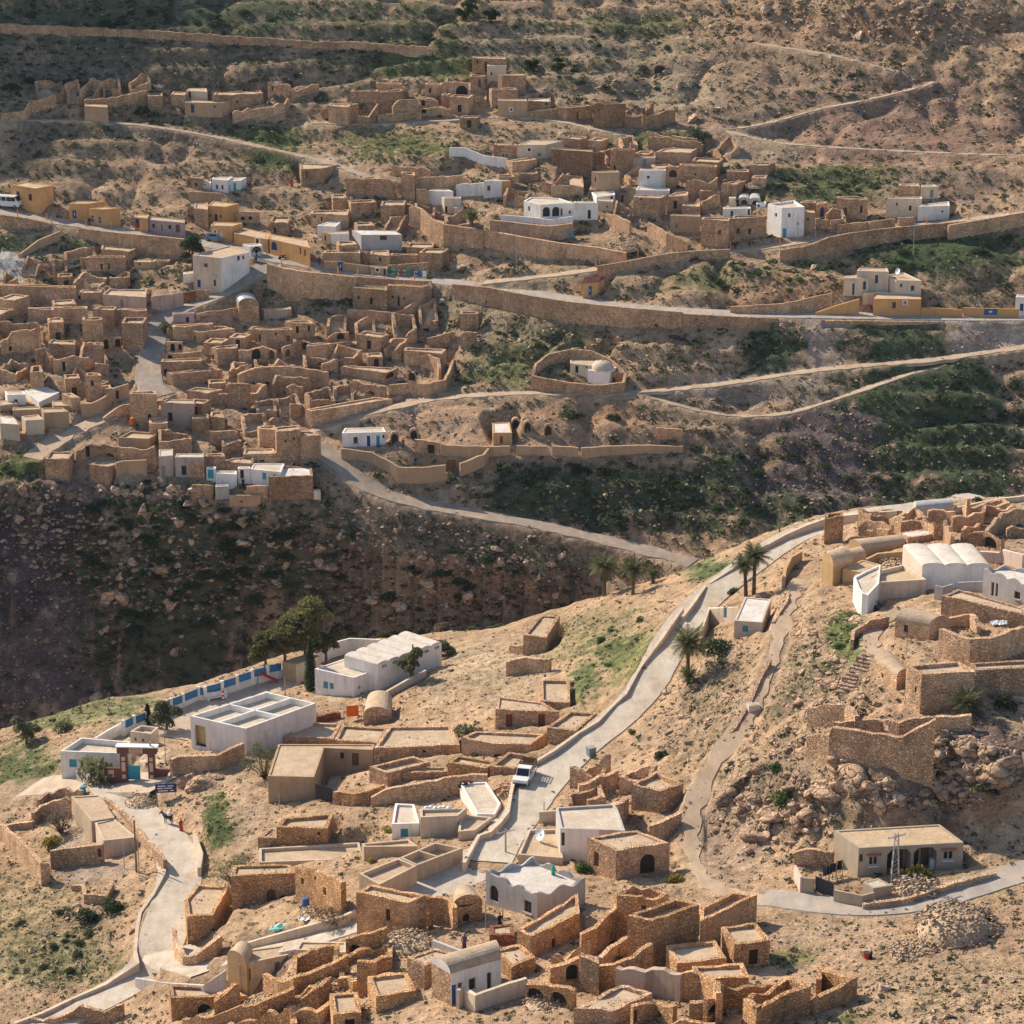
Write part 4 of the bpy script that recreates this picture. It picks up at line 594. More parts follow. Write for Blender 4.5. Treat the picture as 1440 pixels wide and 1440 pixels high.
ROADS = [  # name, material, width, lift, points in photo pixels
 ('paved_square','roadconc',6.5,.045,'700,1200 662,1222 620,1236 575,1252 540,1268'),
 ('lane_platform','roadconc',5.6,.045,'236,1336 262,1352 302,1363'),
 ('gate_yard','roadpale',7.0,.02,'40,1108 100,1102 170,1098 235,1100'),
 ('school_yard','roadpale',8.0,.02,'228,1035 285,1000 340,970 400,950'),
 ('concrete_road','roadconc',4.7,.03,'690,1212 705,1178 735,1147 752,1115 786,1080 813,1053 870,1013 905,973 925,937 945,897 972,860 1012,825 1062,788 1115,752 1168,733 1215,722 1290,710 1360,704 1450,698 1560,690'),
 ('cement_alley','roadconc',2.6,.06,'520,1292 470,1312 420,1327 370,1340 318,1352'),
 ('concrete_lane','roadconc',5.0,.03,'150,1100 168,1122 192,1140 216,1158 243,1185 258,1222 247,1258 234,1297 226,1333 207,1368 152,1403 95,1430 38,1455 -40,1492'),
 ('lower_road','roadgrey',4.0,.03,'1070,1262 1110,1264 1150,1272 1200,1278 1260,1277 1320,1262 1380,1243 1450,1222 1560,1195'),
 ('stone_path','roaddust',1.8,.02,'1128,815 1112,845 1098,885 1088,925 1068,975 1040,1030 1005,1065 980,1110 970,1165 972,1205 990,1245 1030,1262 1080,1262'),
 ('upper_footpath','roaddust',1.7,.02,'1268,860 1248,868 1226,882 1219,898 1226,913 1236,922'),
 ('main_road','roadgrey',4.8,.03,'-60,290 0,296 60,309 120,317 190,326 250,337 310,346 370,360 430,372 500,383 580,391 650,399 720,408 800,421 870,431 960,438 1060,442 1150,443 1300,446 1440,447 1560,446'),
 ('stepped_street','roadsteps',4.6,.03,'372,372 345,398 315,414 280,428 245,437 222,446 216,470 214,500 208,530 207,548 232,556'),
 ('village_track','roaddust',3.6,.02,'205,550 175,575 135,592 100,605 70,625 45,645'),
 ('dirt_road','roadtrack',4.2,.03,'448,625 462,640 482,658 510,682 550,702 610,714 680,724 760,738 840,757 910,775 975,792'),
 ('upper_path','roaddust',2.3,.02,'436,608 470,596 520,580 580,566 650,556 720,552 800,553 900,552 960,546 1040,538 1110,525 1180,516 1290,509 1380,497 1500,480'),
 ('slope_path','roaddust',1.2,.02,'905,553 950,570 1000,583 1060,590 1110,584 1150,571 1210,549 1260,530 1330,512'),
 ('wall_road','roaddust',2.8,.02,'680,398 730,393 790,386 850,377 900,368 960,361 1050,352 1110,344 1160,336 1220,325 1300,316 1380,307 1470,297 1560,288'),
 ('hill_track','roaddust',1.9,.02,'-40,168 0,169 100,170 180,173 250,183 320,196 390,212 440,222 490,238 520,250'),
 ('hill_path','roaddust',1.,.02,'1020,183 1060,180 1110,166 1160,150 1210,144 1260,132 1312,116'),
 ('hill_path','roaddust',1.2,.02,'1010,178 1050,194 1100,203 1180,208 1250,212 1340,216 1440,219 1540,221'),
 ('hill_path','roaddust',1.,.02,'1060,60 1100,68 1150,73 1185,80 1230,92 1258,101'),
 ('village_path','roaddust',1.8,.02,'440,173 520,175 600,172 690,164 760,165 800,172 850,186 890,192'),
]
# ------------------------------------------------------------------ materials
MATS = {}
class NT:
    def __init__(s, name):
        s.m = bpy.data.materials.new(name); s.m.use_nodes = True
        s.t = s.m.node_tree; s.t.nodes.clear()
        s.out = s.n('ShaderNodeOutputMaterial'); s.b = s.n('ShaderNodeBsdfPrincipled')
        s.l(s.b.outputs[0], s.out.inputs[0])
        s.b.inputs['Roughness'].default_value = .9
        s.b.inputs['Specular IOR Level'].default_value = .15
        s.pos = s.n('ShaderNodeNewGeometry').outputs['Position']
    def n(s, k, **kw):
        x = s.t.nodes.new(k)
        for a, v in kw.items(): setattr(x, a, v)
        return x
    def l(s, a, b): s.t.links.new(a, b)
    def scale(s, v, xyz):
        x = s.n('ShaderNodeVectorMath', operation='MULTIPLY'); s.l(v, x.inputs[0]); x.inputs[1].default_value = xyz
        return x.outputs[0]
    def noise(s, sc, det=4, rough=.55, vec=None):
        x = s.n('ShaderNodeTexNoise'); x.inputs['Scale'].default_value = sc; x.inputs['Detail'].default_value = det
        x.inputs['Roughness'].default_value = rough; s.l(vec or s.pos, x.inputs['Vector']); return x.outputs['Fac']
    def vor(s, sc, feat='F1', vec=None):
        x = s.n('ShaderNodeTexVoronoi', feature=feat); x.inputs['Scale'].default_value = sc; s.l(vec or s.pos, x.inputs['Vector']); return x
    def ramp(s, f, a, b, c0=(0, 0, 0, 1), c1=(1, 1, 1, 1)):
        x = s.n('ShaderNodeValToRGB'); e = x.color_ramp.elements
        e[0].position, e[1].position = a, b; e[0].color, e[1].color = c0, c1
        s.l(f, x.inputs[0]); return x.outputs[0]
    def remap(s, f, a, b, c, d):
        x = s.n('ShaderNodeMapRange'); s.l(f, x.inputs[0])
        for i, v in enumerate((a, b, c, d)): x.inputs[i + 1].default_value = v
        return x.outputs[0]
    def mix(s, f, a, b, mode='MIX'):
        x = s.n('ShaderNodeMix', data_type='RGBA', blend_type=mode)
        for sock, v in ((x.inputs[0], f), (x.inputs[6], a), (x.inputs[7], b)):
            if hasattr(v, 'is_linked'): s.l(v, sock)
            else: sock.default_value = v if not isinstance(v, tuple) or len(v) == 4 else (*v, 1)
        return x.outputs[2]
    def mul(s, col, f):
        x = s.n('ShaderNodeVectorMath', operation='SCALE'); s.l(col, x.inputs[0]); s.l(f, x.inputs['Scale']); return x.outputs[0]
    def math(s, op, a, b):
        x = s.n('ShaderNodeMath', operation=op)
        for i, v in enumerate((a, b)):
            if hasattr(v, 'is_linked'): s.l(v, x.inputs[i])
            else: x.inputs[i].default_value = v
        return x.outputs[0]
    def bump(s, h, st=.5, d=.1):
        x = s.n('ShaderNodeBump'); x.inputs['Strength'].default_value = st; x.inputs['Distance'].default_value = d
        s.l(h, x.inputs['Height']); s.l(x.outputs[0], s.b.inputs['Normal'])
    def col(s, c): s.l(c, s.b.inputs['Base Color'])

def m_stone(name, c0, c1, sc=2.6, stain=.72):
    t = NT(name); rnd = t.n('ShaderNodeObjectInfo').outputs['Random']
    wob = t.n('ShaderNodeVectorMath', operation='ADD'); t.l(t.scale(t.pos, (1, 1, 1.3)), wob.inputs[0])
    nz = t.n('ShaderNodeTexNoise'); nz.inputs['Scale'].default_value = 1.1; t.l(t.pos, nz.inputs['Vector']); t.l(t.scale(nz.outputs['Color'], (.8, .8, .8)), wob.inputs[1])
    v = wob.outputs[0]
    e = t.vor(sc, 'DISTANCE_TO_EDGE', v).outputs['Distance']
    sep = t.n('ShaderNodeSeparateColor'); t.l(t.vor(sc, 'F1', v).outputs['Color'], sep.inputs[0])
    c = t.mix(sep.outputs[0], c0, c1)
    c = t.mul(c, t.remap(sep.outputs[1], 0, 1, .74, 1.22)); c = t.mul(c, t.remap(e, 0, .11, .6, 1))
    avg = tuple((x + y) / 2 for x, y in zip(c0, c1))
    pl = t.remap(t.math('ADD', t.noise(.42, 5, .6), t.math('MULTIPLY', rnd, .16)), .58, .7, 0, .6)
    c = t.mix(pl, c, tuple(min(q * 1.12, .9) for q in avg))
    c = t.mul(c, t.remap(t.noise(.28, 5, .6), .3, .7, stain, 1.2)); c = t.mul(c, t.remap(t.noise(9, 3), .3, .7, .84, 1.14))
    c = t.mul(c, t.remap(t.noise(1.2, 4, .6, t.scale(t.pos, (1.5, 1.5, .2))), .3, .7, .84, 1.1)); c = t.mul(c, t.remap(rnd, 0, 1, .82, 1.14))
    t.col(c); t.bump(t.math('ADD', t.remap(e, 0, .16, 0, 1), t.noise(1.5, 6)), .9, .12); MATS[name] = t.m

def m_plaster(name, c, stain, dirt=(.34, .25, .16), amt=.5, streak=True, var=.1):
    t = NT(name)
    a = t.noise(.9, 6, .65)
    s = t.noise(1.6, 4, .6, t.scale(t.pos, (1.6, 1.6, .18))) if streak else t.noise(3, 4)
    f = t.remap(t.math('MULTIPLY', a, s), .24, .42, 0, amt)
    cc = t.mix(f, c, dirt); cc = t.mul(cc, t.remap(t.n('ShaderNodeObjectInfo').outputs['Random'], 0, 1, .88, 1.06)); cc = t.mul(cc, t.remap(t.noise(2.2, 5, .65, t.scale(t.pos, (.7, .7, .1))), .34, .5, .86, 1))
    cc = t.mul(cc, t.remap(t.noise(.35, 3), .3, .7, 1 - var, 1 + var))
    cc = t.mul(cc, t.remap(t.noise(7, 4), .3, .7, .94, 1.05))
    t.col(cc); t.bump(t.noise(4, 5), .35, .05); MATS[name] = t.m

def m_plain(name, c, rough=.6, var=.12, sc=3., spec=.3, metal=0):
    t = NT(name); t.b.inputs['Roughness'].default_value = rough; t.b.inputs['Specular IOR Level'].default_value = spec
    t.b.inputs['Metallic'].default_value = metal
    cc = t.mul(t.mix(0., c, c), t.remap(t.noise(sc, 4), .3, .7, 1 - var, 1 + var))
    t.col(cc); MATS[name] = t.m

def m_roof(name, c, c2):
    t = NT(name)
    cc = t.mix(t.ramp(t.noise(.5, 6, .65), .38, .64), c, c2)
    cc = t.mul(cc, t.remap(t.noise(3.5, 5, .7), .3, .7, .8, 1.15))
    cc = t.mul(cc, t.remap(t.vor(1.1).outputs['Distance'], 0, .5, .9, 1.05))
    t.col(cc); t.bump(t.noise(3, 6, .7), .6, .12); MATS[name] = t.m

m_stone('stone', (.62, .37, .205), (.76, .49, .30), 2.9)
m_stone('gold', (.64, .345, .155), (.77, .465, .245), 3.1)
m_stone('rubble', (.61, .37, .21), (.75, .50, .31), 2.9)
m_stone('brownstone', (.47, .275, .155), (.57, .345, .205), 3.)
m_stone('brickstone', (.50, .29, .17), (.60, .365, .215), 3.4)
m_stone('dryrock', (.40, .265, .17), (.57, .40, .27), 1.7)
m_plaster('white', (.82, .77, .70), .6, (.55, .42, .30), .4)
m_plaster('cream', (.66, .53, .39), .6, (.40, .28, .18), .5)
m_plaster('beige', (.58, .43, .29), .6, (.36, .25, .15), .6)
m_plaster('tan', (.47, .315, .19), .6, (.32, .20, .12), .6)
m_plaster('peach', (.52, .33, .19), .6, (.36, .24, .15), .5)
m_plaster('pink', (.70, .53, .42), .6, (.45, .33, .24), .4)
m_plaster('pinkplaster', (.50, .36, .27), .6, (.34, .22, .14), .9)
m_plaster('mauveplaster', (.45, .32, .30), .6, (.36, .24, .16), .7)
m_plaster('greyplaster', (.46, .40, .35), .6, (.33, .25, .18), .6)
m_plaster('orange', (.64, .345, .14), .6, (.40, .24, .12), .4)
m_plaster('ochre', (.55, .355, .18), .6, (.38, .25, .13), .6)
m_plaster('conc', (.50, .46, .42), .6, (.36, .31, .26), .6)
m_plaster('cement', (.43, .34, .245), .6, (.34, .25, .17), .5)
m_stone('brick', (.34, .13, .07), (.42, .19, .11), 4.)
m_roof('mud', (.56, .415, .27), (.45, .32, .20))
m_roof('pale', (.62, .51, .39), (.50, .40, .29))
m_roof('concroof', (.66, .59, .51), (.55, .47, .39))
m_roof('roofwhite', (.70, .64, .57), (.58, .50, .42))
m_roof('sand', (.56, .41, .26), (.47, .33, .20))
m_roof('vault', (.48, .36, .24), (.38, .28, .185))
m_roof('vaultwhite', (.68, .59, .49), (.58, .49, .39))
m_roof('vaultcream', (.60, .49, .36), (.5, .39, .27))
m_roof('vaultgrey', (.50, .47, .44), (.42, .38, .34))
m_roof('grass', (.12, .16, .045), (.30, .24, .13))
m_roof('redtile', (.28, .10, .06), (.22, .085, .055))
m_plain('metal', (.42, .43, .43), .4, .1, 2, .5, .3)
m_plain('paint_blue', (.03, .12, .34)); m_plain('paint_navy', (.03, .07, .20)); m_plain('paint_turq', (.05, .34, .42)); m_plain('paint_white', (.75, .74, .72))
m_plain('paint_red', (.24, .06, .04)); m_plain('wood', (.17, .095, .05)); m_plain('paint_grey', (.22, .27, .25)); m_plain('lilac', (.33, .25, .28)); m_plain('purple', (.14, .07, .17))
m_plain('dark_glass', (.02, .022, .026), .25, .1, 3, .5); m_plain('painted_dark', (.035, .027, .022)); m_plain('yellow_plaster', (.68, .50, .22)); m_plain('iron', (.05, .05, .055), .5)  # the near-black brown stands in for unlit rooms behind openings
m_plain('galvanised', (.38, .36, .33), .5, .1, 2, .4, .4); m_plain('woodpole', (.20, .14, .09)); m_plain('mauve_awning', (.26, .14, .13)); m_plain('brown_paint', (.16, .065, .05))
m_plain('panel_tan', (.62, .44, .27)); m_plain('blue_panel', (.05, .18, .36), .5); m_plain('orange_cloth', (.75, .16, .02), .9); m_plain('red_cloth', (.5, .05, .03), .9)
m_plain('black_cloth', (.02, .02, .025), .9); m_plain('blue_cloth', (.05, .10, .22), .9); m_plain('skin', (.28, .15, .09)); m_plain('rubber', (.025, .025, .025), .8)
m_plain('car_white', (.72, .70, .64), .3, .03, 2, .5); m_plain('car_blue', (.12, .24, .34), .3, .03, 2, .5); m_plain('green_paint', (.02, .36, .25), .4); m_plain('plastic_white', (.78, .78, .76), .5)
m_plain('aqua_sheet', (.30, .62, .55), .6); m_plain('fur_brown', (.12, .075, .05), .9); m_plain('fur_pale', (.42, .34, .26), .9); m_plain('sign_blue', (.035, .035, .10), .5); m_plain('green_cloth', (.06, .25, .13), .9)
m_plain('redbrick_plain', (.42, .17, .09), .9, .2, 6)

def m_road(name, c, c2, crack):
    t = NT(name)
    cc = t.mix(t.ramp(t.noise(.35, 6, .65), .38, .66), c, c2)
    cc = t.mul(cc, t.remap(t.noise(4, 5, .7), .3, .7, .88, 1.1))
    e = t.vor(.16, 'DISTANCE_TO_EDGE', t.scale(t.pos, (1, .7, 1))).outputs['Distance']
    d_ = t.remap(t.math('ADD', t.noise(.55, 7, .7), t.math('MULTIPLY', t.noise(.06, 3), .5)), .72, .9, 0, .8); cc = t.mix(d_, cc, (.46, .34, .23)); cc = t.mul(cc, t.remap(t.noise(.9, 5, .6, t.scale(t.pos, (1, .25, 1))), .35, .65, .86, 1.08))
    if crack: cc = t.mul(cc, t.remap(e, 0, .006, .72, 1))
    t.col(cc); t.bump(t.noise(6, 5), .3, .05); MATS[name] = t.m
m_road('roadconc', (.57, .49, .39), (.48, .405, .31), True)
m_road('roadpale', (.54, .43, .32), (.46, .35, .245), False)
m_road('roadgrey', (.40, .35, .30), (.34, .285, .235), False)
m_road('roaddust', (.47, .345, .235), (.38, .27, .175), False); m_road('roadtrack', (.36, .285, .22), (.30, .23, .17), False)
m_road('roadsteps', (.33, .28, .235), (.28, .23, .19), False)

def m_ground():
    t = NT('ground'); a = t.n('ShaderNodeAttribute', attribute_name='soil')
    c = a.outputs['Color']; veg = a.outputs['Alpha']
    big = t.noise(.10, 6, .62); mid = t.noise(.55, 8, .68); fine = t.noise(3.2, 8, .72)
    c = t.mul(c, t.remap(big, .3, .7, .78, 1.22))
    c = t.mul(c, t.remap(mid, .28, .72, .60, 1.36))
    c = t.mul(c, t.remap(fine, .28, .72, .66, 1.34))
    c = t.mix(t.remap(t.noise(.24, 7, .66), .56, .66, 0, .55), c, (.50, .37, .25))
    c = t.mix(t.remap(t.noise(.75, 8, .72), .50, .62, 0, .5), c, t.mul(c, t.remap(fine, .3, .7, .35, .7)))
    v = t.vor(1.5); sep = t.n('ShaderNodeSeparateColor'); t.l(v.outputs['Color'], sep.inputs[0])
    st = t.math('MULTIPLY', t.remap(v.outputs['Distance'], .16, .24, 1, 0), t.remap(sep.outputs[0], .62, .66, 0, 1))
    c = t.mix(t.math('MULTIPLY', st, .6), c, (.56, .42, .29))
    g = t.math('ADD', t.math('MULTIPLY', t.noise(.9, 7, .7), .75), t.math('MULTIPLY', t.noise(.16, 4), .35))
    gf = t.remap(t.math('ADD', g, t.math('MULTIPLY', veg, .40)), .78, .94, 0, .68)
    green = t.mix(t.noise(.4, 3), (.035, .066, .03), (.10, .125, .045))
    c = t.mix(gf, c, green)
    nz = t.n('ShaderNodeSeparateXYZ'); t.l(t.n('ShaderNodeNewGeometry').outputs['Normal'], nz.inputs[0])
    stp = t.remap(nz.outputs[2], .62, .82, .8, 0)
    band = t.noise(.9, 6, .6, t.scale(t.pos, (.22, .22, 1.6)))
    rock = t.mul(c, t.remap(band, .3, .7, .6, 1.3))
    c = t.mix(t.math('MULTIPLY', stp, t.remap(veg, .2, .8, 1, .25)), c, rock)
    t.col(c)
    h = t.math('ADD', t.math('MULTIPLY', mid, 1.2), t.math('ADD', t.math('MULTIPLY', fine, .35), t.math('MULTIPLY', st, .35)))
    t.bump(h, 1., .6); t.b.inputs['Roughness'].default_value = .97; t.b.inputs['Specular IOR Level'].default_value = .05
    MATS['ground'] = t.m
m_ground()

def m_obj(name, c0, c1, sc=1.4, facet=True):
    t = NT(name); r = t.n('ShaderNodeObjectInfo').outputs['Random']
    c = t.mix(r, c0, c1)
    c = t.mul(c, t.remap(t.noise(sc, 7, .65), .28, .72, .68, 1.25))
    c = t.mul(c, t.remap(t.noise(.12, 2), .3, .7, .85, 1.15))
    wv = t.n('ShaderNodeVectorMath', operation='ADD'); t.l(t.scale(t.pos, (1, 1, 1.5)), wv.inputs[0]); nn = t.n('ShaderNodeTexNoise'); nn.inputs['Scale'].default_value = .9; t.l(t.pos, nn.inputs['Vector']); t.l(t.scale(nn.outputs['Color'], (1.2, 1.2, 1.2)), wv.inputs[1])
    e = t.vor(.75, 'DISTANCE_TO_EDGE', wv.outputs[0]).outputs['Distance']; c = t.mul(c, t.remap(e, 0, .05, .62, 1)); c = t.mul(c, t.remap(t.noise(.5, 4, .6, t.scale(t.pos, (.4, .4, 2.6))), .3, .7, .78, 1.12))
    t.col(c); t.bump(t.math('ADD', t.noise(sc * 1.6, 8, .7), t.remap(e, 0, .12, 0, .8)), 1., .3); MATS[name] = t.m
m_obj('boulder', (.54, .355, .225), (.72, .51, .345)); m_obj('pebbles', (.52, .36, .235), (.66, .48, .32), 2.)
def m_leaf(name, c0, c1):
    t = NT(name); r = t.n('ShaderNodeObjectInfo').outputs['Random']
    c = t.mix(t.noise(.7, 3), c0, c1)
    c = t.mul(c, t.remap(r, 0, 1, .75, 1.25)); c = t.mul(c, t.remap(t.noise(4, 2), .3, .7, .7, 1.3))
    t.col(c); t.b.inputs['Roughness'].default_value = .7; tr = t.n('ShaderNodeBsdfTranslucent'); t.l(t.mul(c, t.remap(r, 0, 1, 1.5, 1.5)), tr.inputs[0]); mx = t.n('ShaderNodeMixShader'); mx.inputs[0].default_value = .4; t.l(t.b.outputs[0], mx.inputs[1]); t.l(tr.outputs[0], mx.inputs[2]); t.l(mx.outputs[0], t.out.inputs[0])
    MATS[name] = t.m
m_leaf('leaf_dark', (.036, .056, .028), (.075, .095, .045)); m_leaf('leaf_scrub', (.035, .055, .03), (.10, .105, .05)); m_leaf('leaf_euc', (.10, .11, .04), (.17, .15, .06)); m_leaf('leaf_green', (.055, .10, .028), (.10, .15, .045))
m_leaf('leaf_olive', (.10, .115, .055), (.17, .17, .085)); m_leaf('leaf_palm', (.07, .085, .035), (.13, .13, .055)); m_leaf('leaf_yellow', (.20, .19, .035), (.26, .20, .05)); m_leaf('twig', (.17, .13, .09), (.22, .17, .12))
m_leaf('bark', (.15, .11, .075), (.20, .15, .10)); m_leaf('leaf_grass', (.07, .12, .03), (.13, .17, .055)); m_leaf('frond_dead', (.22, .16, .08), (.27, .19, .10))

hm = bpy.data.materials.new('haze'); hm.use_nodes = True; ht = hm.node_tree; ht.nodes.clear(); ho = ht.nodes.new('ShaderNodeOutputMaterial'); hv = ht.nodes.new('ShaderNodeVolumePrincipled')
hv.inputs['Color'].default_value = (.72, .84, 1, 1); hv.inputs['Density'].default_value = .00003; hv.inputs['Anisotropy'].default_value = .0; ht.links.new(hv.outputs[0], ho.inputs['Volume']); MATS['haze'] = hm
# ------------------------------------------------------------------ helpers that make objects
def tag(o, label=None, cat=None, group=None, kind=None):
    if label: o['label'] = label
    if cat: o['category'] = cat
    if group: o['group'] = group
    if kind: o['kind'] = kind
    return o

def empty(name, x, y, z):
    o = bpy.data.objects.new(name, None); o.empty_display_size = .3; COL.objects.link(o)
    o.location = (x, y, z); return o

class MB:
    """collects polygons for one mesh object (coordinates local to its thing)"""
    def __init__(s): s.v = []; s.f = []; s.mi = []; s.cur = 0
    def poly(s, *pts):
        i = len(s.v); s.v.extend(pts); s.f.append(tuple(range(i, i + len(pts)))); s.mi.append(s.cur)
    def box(s, c, d, rz=0, taper=1.):
        cx, cy, cz = c; a, b, h = d[0] / 2, d[1] / 2, d[2]; co, si = math.cos(rz), math.sin(rz)
        def p(x, y, z): return (cx + x * co - y * si, cy + x * si + y * co, cz + z)
        q = [p(-a, -b, 0), p(a, -b, 0), p(a, b, 0), p(-a, b, 0)]; t = taper
        r = [p(-a * t, -b * t, h), p(a * t, -b * t, h), p(a * t, b * t, h), p(-a * t, b * t, h)]
        s.poly(*reversed(q)); s.poly(*r)
        for i in range(4): j = (i + 1) % 4; s.poly(q[i], q[j], r[j], r[i])
    def tube(s, pts, rs, n=8, cap=True):
        rings = []
        for i, p in enumerate(pts):
            a = pts[max(i - 1, 0)]; b = pts[min(i + 1, len(pts) - 1)]
            d = np.array(b, float) - np.array(a, float); d /= (np.linalg.norm(d) or 1)
            u = np.cross(d, (0, 0, 1) if abs(d[2]) < .9 else (1, 0, 0)); u /= np.linalg.norm(u); w = np.cross(d, u)
            rings.append([tuple(np.array(p) + rs[i] * (math.cos(t) * u + math.sin(t) * w)) for t in [2 * math.pi * k / n for k in range(n)]])
        base = len(s.v)
        for r in rings: s.v.extend(r)
        for i in range(len(rings) - 1):
            for k in range(n):
                k2 = (k + 1) % n
                s.f.append((base + i * n + k, base + i * n + k2, base + (i + 1) * n + k2, base + (i + 1) * n + k)); s.mi.append(s.cur)
        if cap:
            s.f.append(tuple(base + k for k in reversed(range(n)))); s.mi.append(s.cur)
            s.f.append(tuple(base + (len(rings) - 1) * n + k for k in range(n))); s.mi.append(s.cur)
    def ball(s, c, r, nu=10, nv=6, v0=-90, sq=(1, 1, 1)):
        base = len(s.v)
        for i in range(nv + 1):
            a = math.radians(v0 + (90 - v0) * i / nv)
            for k in range(nu):
                t = 2 * math.pi * k / nu
                s.v.append((c[0] + r * sq[0] * math.cos(a) * math.cos(t), c[1] + r * sq[1] * math.cos(a) * math.sin(t), c[2] + r * sq[2] * math.sin(a)))
        for i in range(nv):
            for k in range(nu):
                k2 = (k + 1) % nu
                s.f.append((base + i * nu + k, base + i * nu + k2, base + (i + 1) * nu + k2, base + (i + 1) * nu + k)); s.mi.append(s.cur)
    def mesh(s, name, mats, smooth=False):
        me = bpy.data.meshes.new(name); me.from_pydata(s.v, [], s.f)
        for m in (mats if isinstance(mats, (list, tuple)) else [mats]): me.materials.append(MATS[m])
        me.polygons.foreach_set('material_index', s.mi)
        if smooth: me.polygons.foreach_set('use_smooth', [True] * len(s.f))
        return me
    def build(s, name, mats, parent=None, loc=(0, 0, 0), rz=0, smooth=False):
        o = bpy.data.objects.new(name, s.mesh(name, mats, smooth)); COL.objects.link(o)
        o.location = loc; o.rotation_euler = (0, 0, rz)
        if parent: o.parent = parent
        return o

# ------------------------------------------------------------------ read the traced lines
def vw(v, x, y):
    a, b, s = VIEW[v]; return a + x / s, b + y / s
def opts(t):
    d = {}
    for k in t.split():
        a, _, b = k.partition('='); d[a] = b or True
    return d
HS, WS = [], []
def area2(p): return sum(p[i][0] * p[(i + 1) % len(p)][1] - p[(i + 1) % len(p)][0] * p[i][1] for i in range(len(p)))
for ln in HOUSES.strip().split('\n'):
    q = ln.split('|')
    v, mat = q[0], q[1]
    if len(q) == 8 and q[2] == '': q = q[:2] + q[3:]
    elif len(q) == 8: q = [q[0], q[1] + '/' + q[2]] + q[3:] if '=' not in q[2] else q
    v, mat, op, yb, pts, opn, ph = q
    o = opts(op); P2 = [vw(v, *map(float, t.split(','))) for t in pts.split()]
    yb = vw(v, 0, float(yb))[1]
    bx, by, bz = raycast(P2[0][0], yb)
    hb = math.hypot(bx, by)
    zr = hb * ray(*P2[0])[1]
    pl = [onplane(x, y, zr) for x, y in P2]
    if len(pl) == 3: pl.append((pl[0][0] + pl[2][0] - pl[1][0], pl[0][1] + pl[2][1] - pl[1][1]))
    # keep depth believable: pull back corners that a pixel's error threw too far
    n = len(pl)
    c0 = pl[0]
    for i in range(1, n):
        pass
    mats = mat.split('/')
    ops = []
    for t in opn.split():
        k, _, r = t.partition(':'); r = r.split(',')
        ops.append((k, *vw(v, float(r[0]), float(r[1])), float(r[2]) / VIEW[v][2], float(r[3]) / VIEW[v][2], r[4] if len(r) > 4 else 'k'))
    HS.append(dict(v=v, mats=mats, o=o, poly=pl, zr=zr, zb=bz, ops=ops, ph=ph, e0=0, px=P2))
for ln in WALLS.strip().split('\n'):
    v, mat, op, pts, opn, ph = ln.split('|')
    if ',' not in pts: raise ValueError(ln)
    o = opts(op); pp = []; pxs = []
    for t in pts.split():
        x, y, h = map(float, t.split(',')); x, y = vw(v, x, y)
        X, Y, Z = raycast(x, y, h)
        pp.append((X, Y, Z, h)); pxs.append((x, y))
    ops = []
    for t in opn.split():
        k, _, r = t.partition(':'); r = r.split(',')
        ops.append((k, *vw(v, float(r[0]), float(r[1])), float(r[2]) / VIEW[v][2], float(r[3]) / VIEW[v][2], r[4] if len(r) > 4 else 'k'))
    WS.append(dict(v=v, mat=mat, o=o, pts=pp, ops=ops, ph=ph, px=pxs))

# ------------------------------------------------------------------ roads: profile, then grade the ground
GRID = BASE.copy()
BUILT = np.zeros((NA, NH), bool)
def sub(x0, x1, y0, y1):
    """index box of the polar grid covering a plan rectangle"""
    az = [math.atan2(x, y) for x in (x0, x1) for y in (max(y0, 30), max(y1, 30))]
    xs = 0 if x0 < 0 < x1 else min(abs(x0), abs(x1))
    h0 = math.hypot(xs, max(y0, 30)); h1 = math.hypot(max(abs(x0), abs(x1)), y1)
    return (slice(max(np.searchsorted(AZ, min(az)) - 1, 0), np.searchsorted(AZ, max(az)) + 1), slice(max(np.searchsorted(HH, h0) - 1, 0), np.searchsorted(HH, h1) + 1))

def resample(P, step):
    P = np.array(P, float); d = np.r_[0, np.cumsum(np.hypot(*np.diff(P[:, :2], axis=0).T))]
    n = max(int(d[-1] / step), 2); q = np.linspace(0, d[-1], n + 1)
    return np.stack([np.interp(q, d, P[:, k]) for k in range(P.shape[1])], 1)

ROADGEO = []
for name, mat, w, lift, pts in ROADS:
    P = [raycast(*map(float, t.split(','))) for t in pts.split()]
    R = resample(P, 1.0)
    for k in range(2):                                   # round the corners, settle the profile
        if len(R) > 12:
            for c in range(3):
                s = _smooth(R[:, c], 2.5 if c < 2 else 4.); s[0], s[-1] = R[0, c], R[-1, c]; R[:, c] = s
    ROADGEO.append((name, mat, w, lift, R))

def grade(R, w, drop=.16, slope=.9, reach=7):
    best = np.full((NA, NH), 1e9); bz = np.zeros((NA, NH))
    for a, b in zip(R[:-1], R[1:]):
        m = w / 2 + reach
        S = sub(min(a[0], b[0]) - m, max(a[0], b[0]) + m, min(a[1], b[1]) - m, max(a[1], b[1]) + m)
        X, Y = GX[S], GY[S]; dx, dy = b[0] - a[0], b[1] - a[1]; L = dx * dx + dy * dy + 1e-9
        t = np.clip(((X - a[0]) * dx + (Y - a[1]) * dy) / L, 0, 1)
        d = np.hypot(X - a[0] - t * dx, Y - a[1] - t * dy)
        u = d < best[S]; best[S] = np.where(u, d, best[S]); bz[S] = np.where(u, a[2] + t * (b[2] - a[2]), bz[S])
    e = np.maximum(best - w / 2 - .35, 0); zt = bz - drop; ok = e < reach
    GRID[ok] = np.clip(GRID, zt - e * slope, zt + e * slope)[ok]
    BUILT[best < w / 2 + .9] = True
for name, mat, w, lift, R in ROADGEO: grade(R, w, .05)

